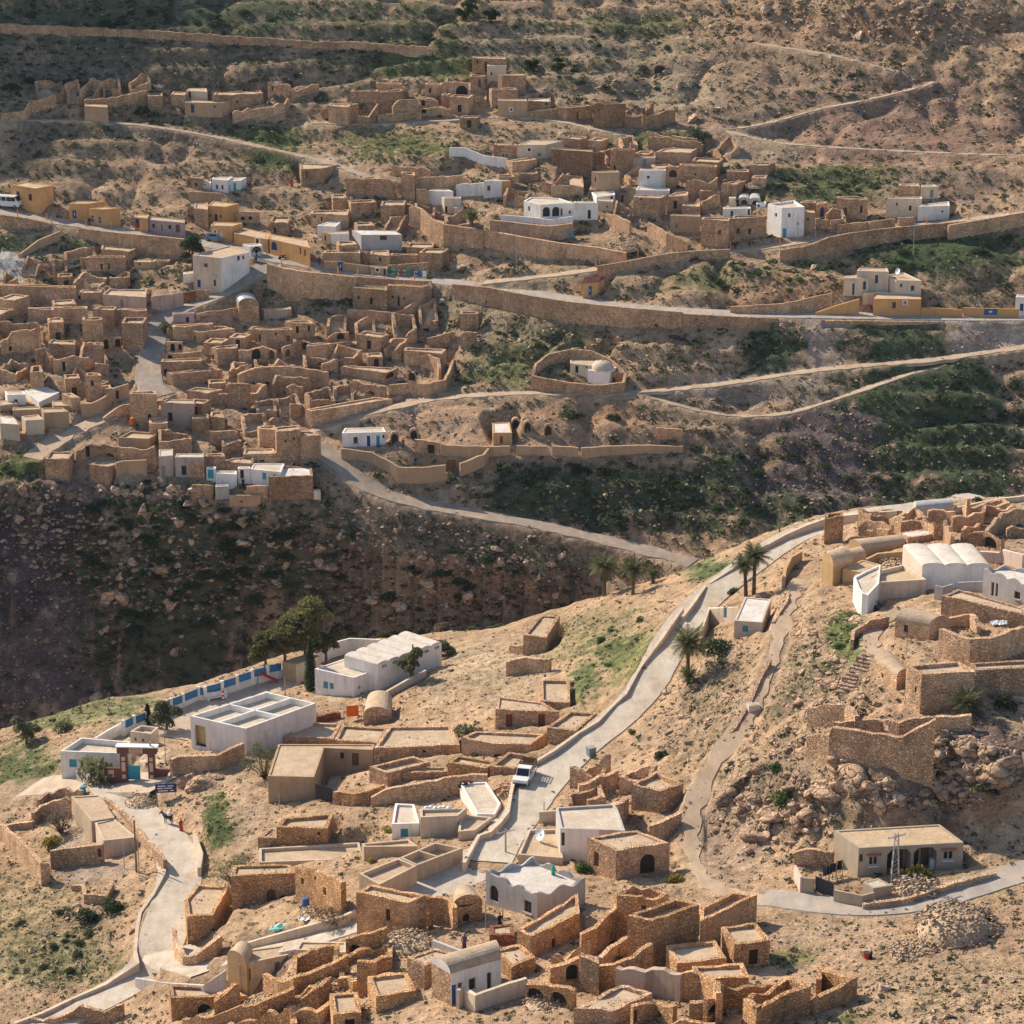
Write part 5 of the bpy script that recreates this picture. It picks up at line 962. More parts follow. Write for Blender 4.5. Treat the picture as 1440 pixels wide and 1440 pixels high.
def sdist(X, Y, poly):
    d = np.full(X.shape, 1e9); ins = np.zeros(X.shape, bool); n = len(poly)
    for i in range(n):
        ax, ay = poly[i]; bx, by = poly[(i + 1) % n]; dx, dy = bx - ax, by - ay
        t = np.clip(((X - ax) * dx + (Y - ay) * dy) / (dx * dx + dy * dy + 1e-9), 0, 1)
        d = np.minimum(d, np.hypot(X - ax - t * dx, Y - ay - t * dy))
        c = ((ay > Y) != (by > Y)) & (X < dx * (Y - ay) / (dy if dy else 1e-9) + ax); ins ^= c
    return np.where(ins, -d, d)
for H in HS:                                             # level the plot: cut the hill away behind a house
    xs = [p[0] for p in H['poly']]; ys = [p[1] for p in H['poly']]; m = 6
    S = sub(min(xs) - m, max(xs) + m, min(ys) - m, max(ys) + m)
    d = sdist(GX[S], GY[S], H['poly'])
    zz = H['zb'] - .1
    cut = zz + np.maximum(d - .5, 0) * 1.6
    GRID[S] = np.where(d < m, np.minimum(GRID[S], cut), GRID[S])
    BUILT[S] |= d < .5
for W in WS:
    P = W['pts']
    for a, b in zip(P[:-1], P[1:]):
        m = 5
        S = sub(min(a[0], b[0]) - m, max(a[0], b[0]) + m, min(a[1], b[1]) - m, max(a[1], b[1]) + m)
        X, Y = GX[S], GY[S]; dx, dy = b[0] - a[0], b[1] - a[1]; L = dx * dx + dy * dy + 1e-9
        t = ((X - a[0]) * dx + (Y - a[1]) * dy) / L; tc = np.clip(t, 0, 1)
        d = np.hypot(X - a[0] - tc * dx, Y - a[1] - tc * dy)
        if 'r' in W['o']:                                # a retaining wall: keep the low side low
            nx, ny = dy, -dx
            side = (X - a[0]) * nx + (Y - a[1]) * ny
            mx, my = (a[0] + b[0]) / 2, (a[1] + b[1]) / 2
            if -mx * nx - my * ny < 0: side = -side       # positive side looks to the valley (camera)
            zb = (a[2] - a[3]) + tc * ((b[2] - b[3]) - (a[2] - a[3])) - .1
            low = (side > 0) & (d < 3) & (t > -.02) & (t < 1.02)
            GRID[S] = np.where(low, np.minimum(GRID[S], zb + np.maximum(d - 1.5, 0) * .3), GRID[S])
        BUILT[S] |= d < .45
for name, mat, w, lift, R in ROADGEO: grade(R, w, .05, reach=2.0, slope=1.6)   # plots may not bury the road

# ------------------------------------------------------------------ ground cover, in photo regions, on the ground they show
PXg, PYg = project(GX, GY, BASE)
NEAR = HH[None, :] < (RIDGEH[:, None] + 4)
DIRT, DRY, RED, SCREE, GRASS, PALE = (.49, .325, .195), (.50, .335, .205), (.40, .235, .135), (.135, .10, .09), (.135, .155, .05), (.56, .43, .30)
SOIL = np.empty((NA, NH, 4)); SOIL[..., :3] = DIRT; SOIL[..., 3] = .35
SOIL[~NEAR] = (.42, .275, .168, .54)
FB = fbm(GX / 5., GY / 5., 3, 5) * 1.1 + fbm(GX / 1.1, GY / 1.1, 3, 61) * 1.1
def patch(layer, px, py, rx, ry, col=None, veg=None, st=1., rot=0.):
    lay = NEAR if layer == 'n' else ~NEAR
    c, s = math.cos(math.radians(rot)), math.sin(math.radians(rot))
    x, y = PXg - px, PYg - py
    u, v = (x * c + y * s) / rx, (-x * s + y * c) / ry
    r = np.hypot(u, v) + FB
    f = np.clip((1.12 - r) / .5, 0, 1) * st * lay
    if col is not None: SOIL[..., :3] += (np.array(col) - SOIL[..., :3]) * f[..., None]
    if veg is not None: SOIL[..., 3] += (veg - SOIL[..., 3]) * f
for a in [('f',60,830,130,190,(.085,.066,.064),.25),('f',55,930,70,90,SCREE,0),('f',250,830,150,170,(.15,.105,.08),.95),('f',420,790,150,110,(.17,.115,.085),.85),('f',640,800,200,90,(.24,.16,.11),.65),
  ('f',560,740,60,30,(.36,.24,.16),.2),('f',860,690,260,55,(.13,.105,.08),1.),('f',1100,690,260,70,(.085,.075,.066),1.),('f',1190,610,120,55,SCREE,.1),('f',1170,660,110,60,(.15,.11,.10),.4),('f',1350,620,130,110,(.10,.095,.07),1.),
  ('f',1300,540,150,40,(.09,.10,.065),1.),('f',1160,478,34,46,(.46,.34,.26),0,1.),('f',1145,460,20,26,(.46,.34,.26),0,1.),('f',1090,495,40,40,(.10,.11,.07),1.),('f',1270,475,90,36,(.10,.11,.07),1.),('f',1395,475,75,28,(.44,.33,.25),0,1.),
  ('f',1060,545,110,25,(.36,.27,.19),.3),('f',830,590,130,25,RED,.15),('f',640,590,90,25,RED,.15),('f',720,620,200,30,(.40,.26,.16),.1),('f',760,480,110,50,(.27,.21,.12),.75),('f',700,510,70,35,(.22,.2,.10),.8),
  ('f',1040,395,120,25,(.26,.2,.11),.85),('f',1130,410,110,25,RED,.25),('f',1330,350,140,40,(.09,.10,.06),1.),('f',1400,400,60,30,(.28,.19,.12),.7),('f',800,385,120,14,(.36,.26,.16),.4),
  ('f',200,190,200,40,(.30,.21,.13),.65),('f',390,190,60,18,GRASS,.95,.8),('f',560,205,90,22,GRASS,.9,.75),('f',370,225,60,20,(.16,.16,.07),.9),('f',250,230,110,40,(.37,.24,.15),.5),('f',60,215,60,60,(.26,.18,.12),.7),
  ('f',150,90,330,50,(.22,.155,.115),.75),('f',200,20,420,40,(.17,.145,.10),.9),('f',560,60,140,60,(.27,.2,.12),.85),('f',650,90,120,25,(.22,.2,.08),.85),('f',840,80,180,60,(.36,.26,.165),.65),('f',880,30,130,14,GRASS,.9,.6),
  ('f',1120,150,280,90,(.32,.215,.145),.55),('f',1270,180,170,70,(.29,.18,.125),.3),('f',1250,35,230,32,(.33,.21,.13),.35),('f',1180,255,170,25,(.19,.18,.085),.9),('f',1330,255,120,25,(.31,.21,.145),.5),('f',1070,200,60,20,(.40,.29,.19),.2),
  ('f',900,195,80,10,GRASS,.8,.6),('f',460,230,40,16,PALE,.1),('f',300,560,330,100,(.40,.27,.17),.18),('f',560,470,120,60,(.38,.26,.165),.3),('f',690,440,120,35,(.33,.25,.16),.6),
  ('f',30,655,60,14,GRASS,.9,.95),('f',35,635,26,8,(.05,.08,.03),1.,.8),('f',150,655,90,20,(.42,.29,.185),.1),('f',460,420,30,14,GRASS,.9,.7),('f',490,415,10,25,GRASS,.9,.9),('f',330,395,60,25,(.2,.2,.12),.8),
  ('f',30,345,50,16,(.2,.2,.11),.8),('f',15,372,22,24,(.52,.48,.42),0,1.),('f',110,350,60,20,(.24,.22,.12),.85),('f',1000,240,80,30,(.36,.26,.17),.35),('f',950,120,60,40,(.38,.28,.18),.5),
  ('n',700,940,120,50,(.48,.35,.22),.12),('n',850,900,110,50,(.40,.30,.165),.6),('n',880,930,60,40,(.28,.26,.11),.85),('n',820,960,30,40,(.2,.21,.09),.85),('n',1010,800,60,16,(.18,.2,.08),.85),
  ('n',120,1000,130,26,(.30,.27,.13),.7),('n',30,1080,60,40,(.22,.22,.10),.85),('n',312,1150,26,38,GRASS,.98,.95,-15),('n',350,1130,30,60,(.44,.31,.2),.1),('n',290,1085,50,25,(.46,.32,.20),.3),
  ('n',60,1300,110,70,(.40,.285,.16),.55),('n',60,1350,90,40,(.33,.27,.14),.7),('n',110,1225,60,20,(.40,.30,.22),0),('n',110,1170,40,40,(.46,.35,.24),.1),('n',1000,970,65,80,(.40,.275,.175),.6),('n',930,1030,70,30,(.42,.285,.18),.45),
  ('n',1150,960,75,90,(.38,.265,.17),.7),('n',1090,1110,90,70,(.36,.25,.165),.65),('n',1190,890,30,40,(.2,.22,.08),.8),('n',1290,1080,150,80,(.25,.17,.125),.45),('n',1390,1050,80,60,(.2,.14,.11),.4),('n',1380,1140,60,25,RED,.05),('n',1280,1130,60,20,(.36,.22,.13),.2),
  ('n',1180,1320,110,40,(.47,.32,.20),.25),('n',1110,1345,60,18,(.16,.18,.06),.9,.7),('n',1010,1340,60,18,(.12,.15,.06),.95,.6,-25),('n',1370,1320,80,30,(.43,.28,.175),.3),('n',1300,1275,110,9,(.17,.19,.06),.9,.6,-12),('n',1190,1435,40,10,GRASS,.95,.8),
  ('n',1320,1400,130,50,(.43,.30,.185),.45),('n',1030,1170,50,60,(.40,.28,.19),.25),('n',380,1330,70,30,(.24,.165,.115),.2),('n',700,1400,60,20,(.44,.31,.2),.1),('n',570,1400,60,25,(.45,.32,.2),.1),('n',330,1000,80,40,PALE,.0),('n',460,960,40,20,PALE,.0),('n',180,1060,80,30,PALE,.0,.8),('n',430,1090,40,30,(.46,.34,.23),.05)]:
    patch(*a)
for name, mat, w, lift, R in ROADGEO:
    if mat not in ('roadconc', 'roadsteps'):
        for a in R[::2]:
            S = sub(a[0] - w - 1, a[0] + w + 1, a[1] - w - 1, a[1] + w + 1)
            f = np.clip((w / 2 + 1.3 - np.hypot(GX[S] - a[0], GY[S] - a[1]) + FB[S]) / 1.2, 0, 1) * .5
            SOIL[S][..., :3] += (np.array((.50, .37, .25)) - SOIL[S][..., :3]) * f[..., None] * .5; SOIL[S][..., 3] *= 1 - f * .5
# small relief everywhere except where people levelled it
calm = np.ones((NA, NH)); calm[BUILT] = 0
k = np.ones(5) / 5
for _ in range(2):
    calm = np.apply_along_axis(lambda v: np.convolve(np.pad(v, 2, mode='edge'), k, 'valid'), 1, calm)
    calm = np.apply_along_axis(lambda v: np.convolve(np.pad(v, 4, mode='edge'), np.ones(9) / 9, 'valid'), 0, calm)
slope = np.abs(np.gradient(BASE, axis=1) / np.gradient(HH)[None, :])
calm[BUILT] = 0
amp = (.25 + .9 * np.clip(slope - .35, 0, .8) - .7 * np.clip(slope - 1.3, 0, 1)) * calm
rid = np.abs(fbm(GX / 3.1, GY / 3.1, 4, 41)) * -2.2 + .45
steep = 1 - np.clip(slope - .95, 0, .92)
calm = calm * steep
GRID += amp * steep * (fbm(GX / 7., GY / 7., 3, 31) * 2.2 + rid)
GRID += calm * fbm(GX / 1.3, GY / 1.3, 3, 51) * .4
GRID += calm * (~NEAR) * np.clip(1.4 - slope, 0, 1) * .46 * np.sin(2 * np.pi * BASE / 3.1 + fbm(GX / 40., GY / 40., 2, 71) * 7)
gul = np.clip(.16 - np.abs(fbm(GX / 26., GY / 34., 3, 91)), 0, .16) / .16
GRID -= calm * (~NEAR) * (HH[None, :] < 620) * gul ** 2 * 1.7
hill = np.clip((AZ[:, None] - math.radians(1.5)) / math.radians(2), 0, 1) * NEAR * np.clip((HH[None, :] - 238) / 12, 0, 1) * (HH[None, :] < 320)
GRID += calm * hill * (np.abs(fbm(GX / 5., GY / 5., 4, 81)) * 3.2 - .5)

def gz(x, y): return ground(x, y, GRID)

me = bpy.data.meshes.new('ground')
co = np.stack([GX, GY, GRID + ZC], -1).reshape(-1, 3)
me.vertices.add(NA * NH); me.vertices.foreach_set('co', co.ravel())
ii = (np.arange(NA - 1)[:, None] * NH + np.arange(NH - 1)[None, :]).ravel()
fc = np.stack([ii, ii + NH, ii + NH + 1, ii + 1], 1)[:, ::-1]
fc = fc[:, ::-1]
nf = len(fc)
me.loops.add(nf * 4); me.loops.foreach_set('vertex_index', fc.ravel().astype(np.int32))
me.polygons.add(nf); me.polygons.foreach_set('loop_start', (np.arange(nf) * 4).astype(np.int32))
me.update(calc_edges=True); me.validate()
me.polygons.foreach_set('use_smooth', np.ones(nf, bool))
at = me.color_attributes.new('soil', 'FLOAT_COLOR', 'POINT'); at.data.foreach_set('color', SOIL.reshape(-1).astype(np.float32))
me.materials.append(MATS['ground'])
g = bpy.data.objects.new('ground', me); COL.objects.link(g); tag(g, kind='structure')
if me.polygons[nf // 2].normal.z < 0: me.flip_normals()

for i, (name, mat, w, lift, R) in enumerate(ROADGEO):
    b = MB(); L = []
    for j in range(len(R)):
        a, c = R[max(j - 1, 0)], R[min(j + 1, len(R) - 1)]
        d = np.array([c[0] - a[0], c[1] - a[1]]); d /= np.linalg.norm(d) + 1e-9
        n = np.array([-d[1], d[0]]); jw = w / 2 + (vnoise(np.array([j * .6]), np.array([i * 9.1]))[0] - .5) * (1.1 if 'dust' in mat or 'track' in mat else .2)
        L.append([(R[j][0] + n[0] * jw * s, R[j][1] + n[1] * jw * s, R[j][2] + ZC + lift + i * .004) for s in (1, .33, -.33, -1)])
        L[-1] = [(R[j][0] + n[0] * (jw + .3), R[j][1] + n[1] * (jw + .3), R[j][2] + ZC - .45)] + L[-1] + [(R[j][0] - n[0] * (jw + .3), R[j][1] - n[1] * (jw + .3), R[j][2] + ZC - .45)]
    for p, q in zip(L[:-1], L[1:]):
        for k in range(5): b.poly(p[k], p[k + 1], q[k + 1], q[k])
    tag(b.build(name, mat), kind='structure')
# ------------------------------------------------------------------ buildings and walls
PAINT = {'t': 'paint_turq', 'b': 'paint_blue', 'u': 'paint_navy', 'n': 'wood', 'g': 'paint_grey', 'r': 'paint_red', 'w': 'paint_white', 'y': 'yellow_plaster', 'p': 'lilac', 'e': 'paint_blue', 'k': 'painted_dark', 'm': 'dark_glass'}
def offset(P, t, closed):
    n = len(P); out = []
    for i in range(n):
        a = P[i - 1] if (closed or i > 0) else None; c = P[(i + 1) % n] if (closed or i < n - 1) else None; b = P[i]
        ns = []
        for p, q in ((a, b), (b, c)):
            if p is None or q is None: continue
            L = math.hypot(q[0] - p[0], q[1] - p[1]) or 1e-6; ns.append((-(q[1] - p[1]) / L, (q[0] - p[0]) / L))
        if len(ns) == 1: m = ns[0]; k = 1
        else:
            m = (ns[0][0] + ns[1][0], ns[0][1] + ns[1][1]); L = math.hypot(*m) or 1e-6; m = (m[0] / L, m[1] / L); k = 1 / max(m[0] * ns[0][0] + m[1] * ns[0][1], .45)
        out.append((b[0] + m[0] * t * k, b[1] + m[1] * t * k))
    return out

def hit_wall(P, closed, zlo, zhi, px, py, twosided):
    a, s = ray(px, py); dx, dy = math.sin(a), math.cos(a); best = None; n = len(P)
    for i in range(n if closed else n - 1):
        p, q = P[i], P[(i + 1) % n]; ex, ey = q[0] - p[0], q[1] - p[1]; L = math.hypot(ex, ey)
        if L < .3: continue
        nx, ny = ey / L, -ex / L                       # outward for CCW
        if not twosided and nx * dx + ny * dy > -.03: continue
        den = dx * ey - dy * ex
        if abs(den) < 1e-6: continue
        h = (p[0] * ey - p[1] * ex) / den
        t = ((h * dx - p[0]) * ex + (h * dy - p[1]) * ey) / (L * L)
        z = s * h
        if -.06 < t < 1.06 and zlo - 1.5 < z < zhi + .6 and (best is None or h < best[0]):
            best = (h, i, min(max(t, 0), 1) * L, z, abs(ex / L * dy - ey / L * dx), L, math.hypot(h, z))
    return best

def place_openings(P, closed, zlo, zhi, ops, twosided=False):
    res = {}
    for k, px, py, w, h, c in ops:
        b = hit_wall(P, closed, zlo, zhi, px, py, twosided)
        if not b: continue
        hh, i, u, z, ob, L, d = b
        W = min(max(w * d / FPX / max(ob, .35), .35), L - .3); Hh = max(h * d / FPX / max(hh / d, .5), .35)
        u0 = min(max(u - W / 2, .12), L - .12 - W); z0, z1 = z - Hh / 2, z + Hh / 2
        z1 = min(z1, zhi - .12); z0 = max(min(z0, z1 - .3), zlo)
        if W < .25 or z1 - z0 < .25: continue
        if any(not (u0 + W < q[0] - .05 or u0 > q[1] + .05) for q in res.get(i, [])): continue
        res.setdefault(i, []).append((u0, u0 + W, z0, z1, k, c, b))
    return res

def jz(x, y, j, s=9):
    if not j: return 0.
    a = np.array([x]); b = np.array([y])
    return float((vnoise(a * .8, b * .8, s)[0] - .62) * 2.1 * j + (vnoise(a * 3.1, b * 3.1, s + 1)[0] - .5) * j * .9)

def wall_mesh(mb, P, closed, th, zb, zt, jag, ops, inner_from, depth, L0=(0, 0, 0), facade=None, wave=None, step=.8):
    """walls along P: outer face, inner face (from inner_from up, None = whole), crown, ends, reveals of the openings"""
    if closed: A, B = P, offset(P, th, True)
    else: A, B = offset(P, -th / 2, False), offset(P, th / 2, False)
    n = len(P); ox, oy, oz = L0
    def V(x, y, z): return (x - ox, y - oy, z - oz)
    segs = range(n if closed else n - 1)
    for i in segs:
        j = (i + 1) % n; a, b, c, d = A[i], A[j], B[i], B[j]; pi, pj = P[i], P[j]
        L = math.hypot(pj[0] - pi[0], pj[1] - pi[1])
        if L < .05: continue
        ol = ops.get(i, [])
        k = max(int(L / step), 1); us = [L * q / k for q in range(k + 1)]
        us = [u for u in us if u in (0, L) or not any(o[0] - .1 < u < o[1] + .1 for o in ol)]
        for o in ol: us += [o[0], o[1]]
        us = sorted(set(us))
        def at(Q, R, u): t = u / L; return (Q[0] + (R[0] - Q[0]) * t, Q[1] + (R[1] - Q[1]) * t)
        def top(u):
            x, y = at(pi, pj, u); z = zt[i] + (zt[j] - zt[i]) * u / L
            if wave: m = max(round(L / 2.6), 1); z -= wave * (1 - abs(math.cos(math.pi * u / L * m)) ** 1.7)
            return z + jz(x, y, jag)
        def bot(u): return zb[i] + (zb[j] - zb[i]) * u / L
        if wave:
            us = sorted(set(us + [L * q / 48 for q in range(49) if not any(o[0] - .02 < L * q / 48 < o[1] + .02 for o in ol)]))
        for side in (0, 1):
            Q, R = (a, b) if side == 0 else (c, d)
            mb.cur = 1 if (facade is not None and side == 0 and i == facade) else 0
            for u, w in zip(us[:-1], us[1:]):
                m = (u + w) / 2; x0, y0 = at(Q, R, u); x1, y1 = at(Q, R, w); tu, tw = top(u), top(w)
                lo0, lo1 = bot(u), bot(w)
                if side == 1 and inner_from is not None: lo0 = lo1 = inner_from
                if side == 0 or inner_from is None:
                    for o in sorted([o for o in ol if o[0] - 1e-6 <= m <= o[1] + 1e-6], key=lambda o: o[2]):
                        q = [V(x0, y0, lo0), V(x1, y1, lo1), V(x1, y1, o[2]), V(x0, y0, o[2])]
                        if o[2] > lo0 + .02: mb.poly(*(q if side == 0 else q[::-1]))
                        lo0 = lo1 = o[3]
                if tu > lo0 or tw > lo1:
                    q = [V(x0, y0, lo0), V(x1, y1, lo1), V(x1, y1, max(tw, lo1)), V(x0, y0, max(tu, lo0))]
                    mb.poly(*(q if side == 0 else q[::-1]))
        mb.cur = 0
        for u, w in zip(us[:-1], us[1:]):
            mb.poly(V(*at(a, b, u), top(u)), V(*at(a, b, w), top(w)), V(*at(c, d, w), top(w)), V(*at(c, d, u), top(u)))
        if not closed:
            for u, flip, on in ((0, True, i == 0), (L, False, i == n - 2)):
                if on:
                    q = [V(*at(a, b, u), bot(u)), V(*at(c, d, u), bot(u)), V(*at(c, d, u), top(u)), V(*at(a, b, u), top(u))]
                    mb.poly(*(q[::-1] if flip else q))
        nx, ny = -(pj[1] - pi[1]) / L, (pj[0] - pi[0]) / L            # inward
        for o in ol:
            u0, u1, z0, z1, kd, cc, _ = o
            dp = depth if kd not in 'P' else 1.9
            if inner_from is None: dp = th
            if facade is not None and i == facade: mb.cur = 1
            def F(u, z, dd): x, y = at(a, b, u); return V(x + nx * dd, y + ny * dd, z)
            arch = kd in 'aAP'
            if arch:
                r = (u1 - u0) / 2; rz = min(r, (z1 - z0) * .55) if kd != 'P' else min(.55, r); zs = z1 - rz; um = (u0 + u1) / 2
                if kd == 'P': line = [(u0, zs), (u0 + .5, z1 - .02), (u1 - .5, z1 - .02), (u1, zs)]
                else: line = [(um - r * math.cos(t), zs + rz * math.sin(t)) for t in [math.pi * q / 10 for q in range(11)]]
                half = len(line) // 2
                for dd, fl in ((0, False),) + (((dp, True),) if inner_from is None else ()):
                    for s0, s1 in zip(line[:-1], line[1:]):
                        cor = (u0, z1) if (s0[0] + s1[0]) / 2 < um else (u1, z1)
                        if kd == 'P' and abs(s0[1] - s1[1]) < 1e-6: q = [F(*s0, dd), F(*s1, dd), F(s1[0], z1, dd), F(s0[0], z1, dd)]
                        else: q = [F(*s0, dd), F(*s1, dd), F(*cor, dd)]
                        mb.poly(*(q[::-1] if fl else q))
                    if kd != 'P': mb.poly(F(line[half][0], line[half][1], dd), F(u1, z1, dd), F(u0, z1, dd))
                path = [(u0, z0)] + line + [(u1, z0)]
            else: path = [(u0, z0), (u0, z1), (u1, z1), (u1, z0)]
            for s0, s1 in zip(path[:-1], path[1:]): mb.poly(F(*s0, 0), F(*s0, dp), F(*s1, dp), F(*s1, 0))
            mb.poly(F(u0, z0, 0), F(u1, z0, 0), F(u1, z0, dp), F(u0, z0, dp))
        mb.cur = 0
    return A

def add_openings(root, A, P, ops, depth, th, thru, loc):
    n = len(P)
    for i, ol in ops.items():
        a, b = A[i], A[(i + 1) % n]; L = math.hypot(b[0] - a[0], b[1] - a[1]); ux, uy = (b[0] - a[0]) / L, (b[1] - a[1]) / L
        Lp = math.hypot(P[(i + 1) % n][0] - P[i][0], P[(i + 1) % n][1] - P[i][1]); k = L / Lp
        nx, ny = -uy, ux; rz = math.atan2(uy, ux)
        for u0, u1, z0, z1, kd, c, hb in ol:
            dp = (th if thru else depth) if kd != 'P' else 1.9
            um = (u0 + u1) / 2 * k; w, h = (u1 - u0) * k + .02, z1 - z0 + .02
            x, y = a[0] + ux * um + nx * (dp - .05), a[1] + uy * um + ny * (dp - .05)
            l = (x - loc[0], y - loc[1], z0 - .01 - loc[2]); ppm = FPX / hb[6]
            mat = PAINT[c]
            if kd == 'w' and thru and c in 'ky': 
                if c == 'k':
                    m = MB(); m.box((0, 0, 0), (w, .05, h)); m.build('window', 'painted_dark', root, l, rz)  # near-black panel: darkness of the gap put into its colour
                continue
            m = MB()
            if kd == 'P':
                m.box((0, 0, 0), (w, .06, h)); o = m.build('porch_back', 'cement', root, l, rz)
                for s, ww, cm in ((-.28, .95, 'painted_dark'), (.2, .8, 'wood')):
                    q = MB(); q.box((w * s, -.06, .02), (ww, .06, 2.0)); q.build('door', cm, root, l, rz)
                q = MB(); q.box((0, -.95, -.12), (w, 1.75, .12)); q.build('porch_floor', 'cement', root, l, rz)
                continue
            if kd in 'dA' or (kd == 'a' and c != 'k'):
                if c == 'k': m.box((0, 0, 0), (w, .05, h)); m.build('doorway', 'painted_dark', root, l, rz); continue  # open doorway closed by a panel coloured like an unlit room
                if c == 'y':
                    m.box((0, .6, 0), (w + 1, .06, h)); m.build('entrance_hall', mat, root, l, rz)
                    continue
                for s in (-1, 1): m.box((s * w / 4, 0, 0), (w / 2 - .02, .06, h))
                if ppm > 8.5 and kd == 'd':
                    for q in range(3): m.box((0, -.035, h * (.12 + .36 * q)), (w * .96, .03, .09))
                o = m.build('door', mat, root, l, rz)
                if c == 'e' :
                    q = MB(); q.poly((0, -.045, h * .32), (w * .16, -.045, h * .5), (0, -.045, h * .68), (-w * .16, -.045, h * .5)); q.build('emblem', 'paint_white', o)
                if ppm > 8.5:
                    q = MB(); q.box((w * .08, -.06, h * .48), (.05, .06, .14)); q.build('handle', 'iron', o)
                continue
            if kd == 'a': m.box((0, 0, 0), (w, .05, h)); m.build('painted_dark_arch', 'painted_dark', root, l, rz); continue  # flat panel, the arch's inner darkness is painted on
            # windows
            if c in 'tbnrgw' and c != 'w':
                for s in (-1, 1): m.box((s * w / 4, 0, 0), (w / 2 - .02, .05, h))
                o = m.build('shutter', mat, root, l, rz)
                if ppm > 8.5:
                    q = MB()
                    for s in range(4): q.box((0, -.03, h * (.08 + .26 * s)), (w * .94, .03, .05))
                    q.build('slats', mat, o)
                continue
            m.box((0, 0, 0), (w, .04, h)); o = m.build('window', 'dark_glass', root, l, rz)
            if ppm > 7.5 and (w > .45 or c == 'm'):
                q = MB(); fm = 'paint_white' if c in 'mw' else 'wood'; t = .07
                for s in (-1, 1): q.box((s * (w / 2 - t / 2), -.04, 0), (t, .06, h))
                q.box((0, -.04, 0), (w, .06, t)); q.box((0, -.04, h - t), (w, .06, t)); q.box((0, -.045, 0), (t * .8, .05, h))
                q.build('frame', fm, o)
                q = MB(); q.box((0, -dp - .02, -.09), (w + .16, .28, .08)); q.build('sill', 'paint_white' if c in 'mw' else 'cement', o)
            if c == 'm':
                q = MB(); q.box((0, -dp - .2, h + .22), (w + .5, .5, .12)); q.build('canopy', 'redbrick_plain', root, l, rz)
            if c == 'w':
                q = MB(); t = .16
                for s in (-1, 1): q.box((s * (w / 2 + t / 2), -dp + .03, -t), (t, .06, h + 2 * t))
                q.box((0, -dp + .03, -t), (w, .06, t)); q.box((0, -dp + .03, h), (w, .06, t)); q.build('frame', 'paint_white', o)

LABELPRE = {}
def category(nm):
    for k in ('wall', 'tower', 'pier', 'shrine', 'kiosk', 'shed', 'hut', 'shop', 'hall', 'block', 'tank', 'granary', 'villa', 'farmhouse', 'room'):
        if k in nm: return {'pier': 'tower', 'block': 'building', 'hall': 'building', 'room': 'house', 'tank': 'tank', 'villa': 'house', 'farmhouse': 'house'}.get(k, k)
    return 'house'

def vault_roof(Q, z, spec, loc, root, rmat, wmat, mud=True):
    """barrel vaults over quad Q (plan); spec x1 = one along Q0->Q1, yN = N side by side along Q0->Q1, each running to the back"""
    ax, N = spec[0], int(spec[1:])
    Q = [np.array(q) for q in Q]
    if ax == 'x': Q = [Q[1], Q[2], Q[3], Q[0]]
    b = MB(); ns = 12
    for k in range(N):
        a0, a1 = Q[0] + (Q[1] - Q[0]) * k / N, Q[0] + (Q[1] - Q[0]) * (k + 1) / N
        b0, b1 = Q[3] + (Q[2] - Q[3]) * k / N, Q[3] + (Q[2] - Q[3]) * (k + 1) / N
        W = np.linalg.norm(a1 - a0); R = W * (.36 if N == 1 else .14 if N == 3 else .2)
        arc = [(.5 - .5 * math.cos(math.pi * t / ns), math.sin(math.pi * t / ns) ** .85 * R) for t in range(ns + 1)]
        def pt(p0, p1, s): p = p0 + (p1 - p0) * s[0]; return (p[0] - loc[0], p[1] - loc[1], z + s[1] - loc[2] - .01)
        m = 6
        for s, t in zip(arc[:-1], arc[1:]):
            b.cur = 0
            for e in range(m):
                f0, f1 = e / m, (e + 1) / m
                b.poly(pt(a0 + (b0 - a0) * f0, a1 + (b1 - a1) * f0, s), pt(a0 + (b0 - a0) * f0, a1 + (b1 - a1) * f0, t), pt(a0 + (b0 - a0) * f1, a1 + (b1 - a1) * f1, t), pt(a0 + (b0 - a0) * f1, a1 + (b1 - a1) * f1, s))
        b.cur = 1
        b.poly(*[pt(a0, a1, s) for s in arc][::-1]); b.poly(*[pt(b0, b1, s) for s in arc])
    return b.build('vault_roof', [rmat, wmat], root, smooth=False)

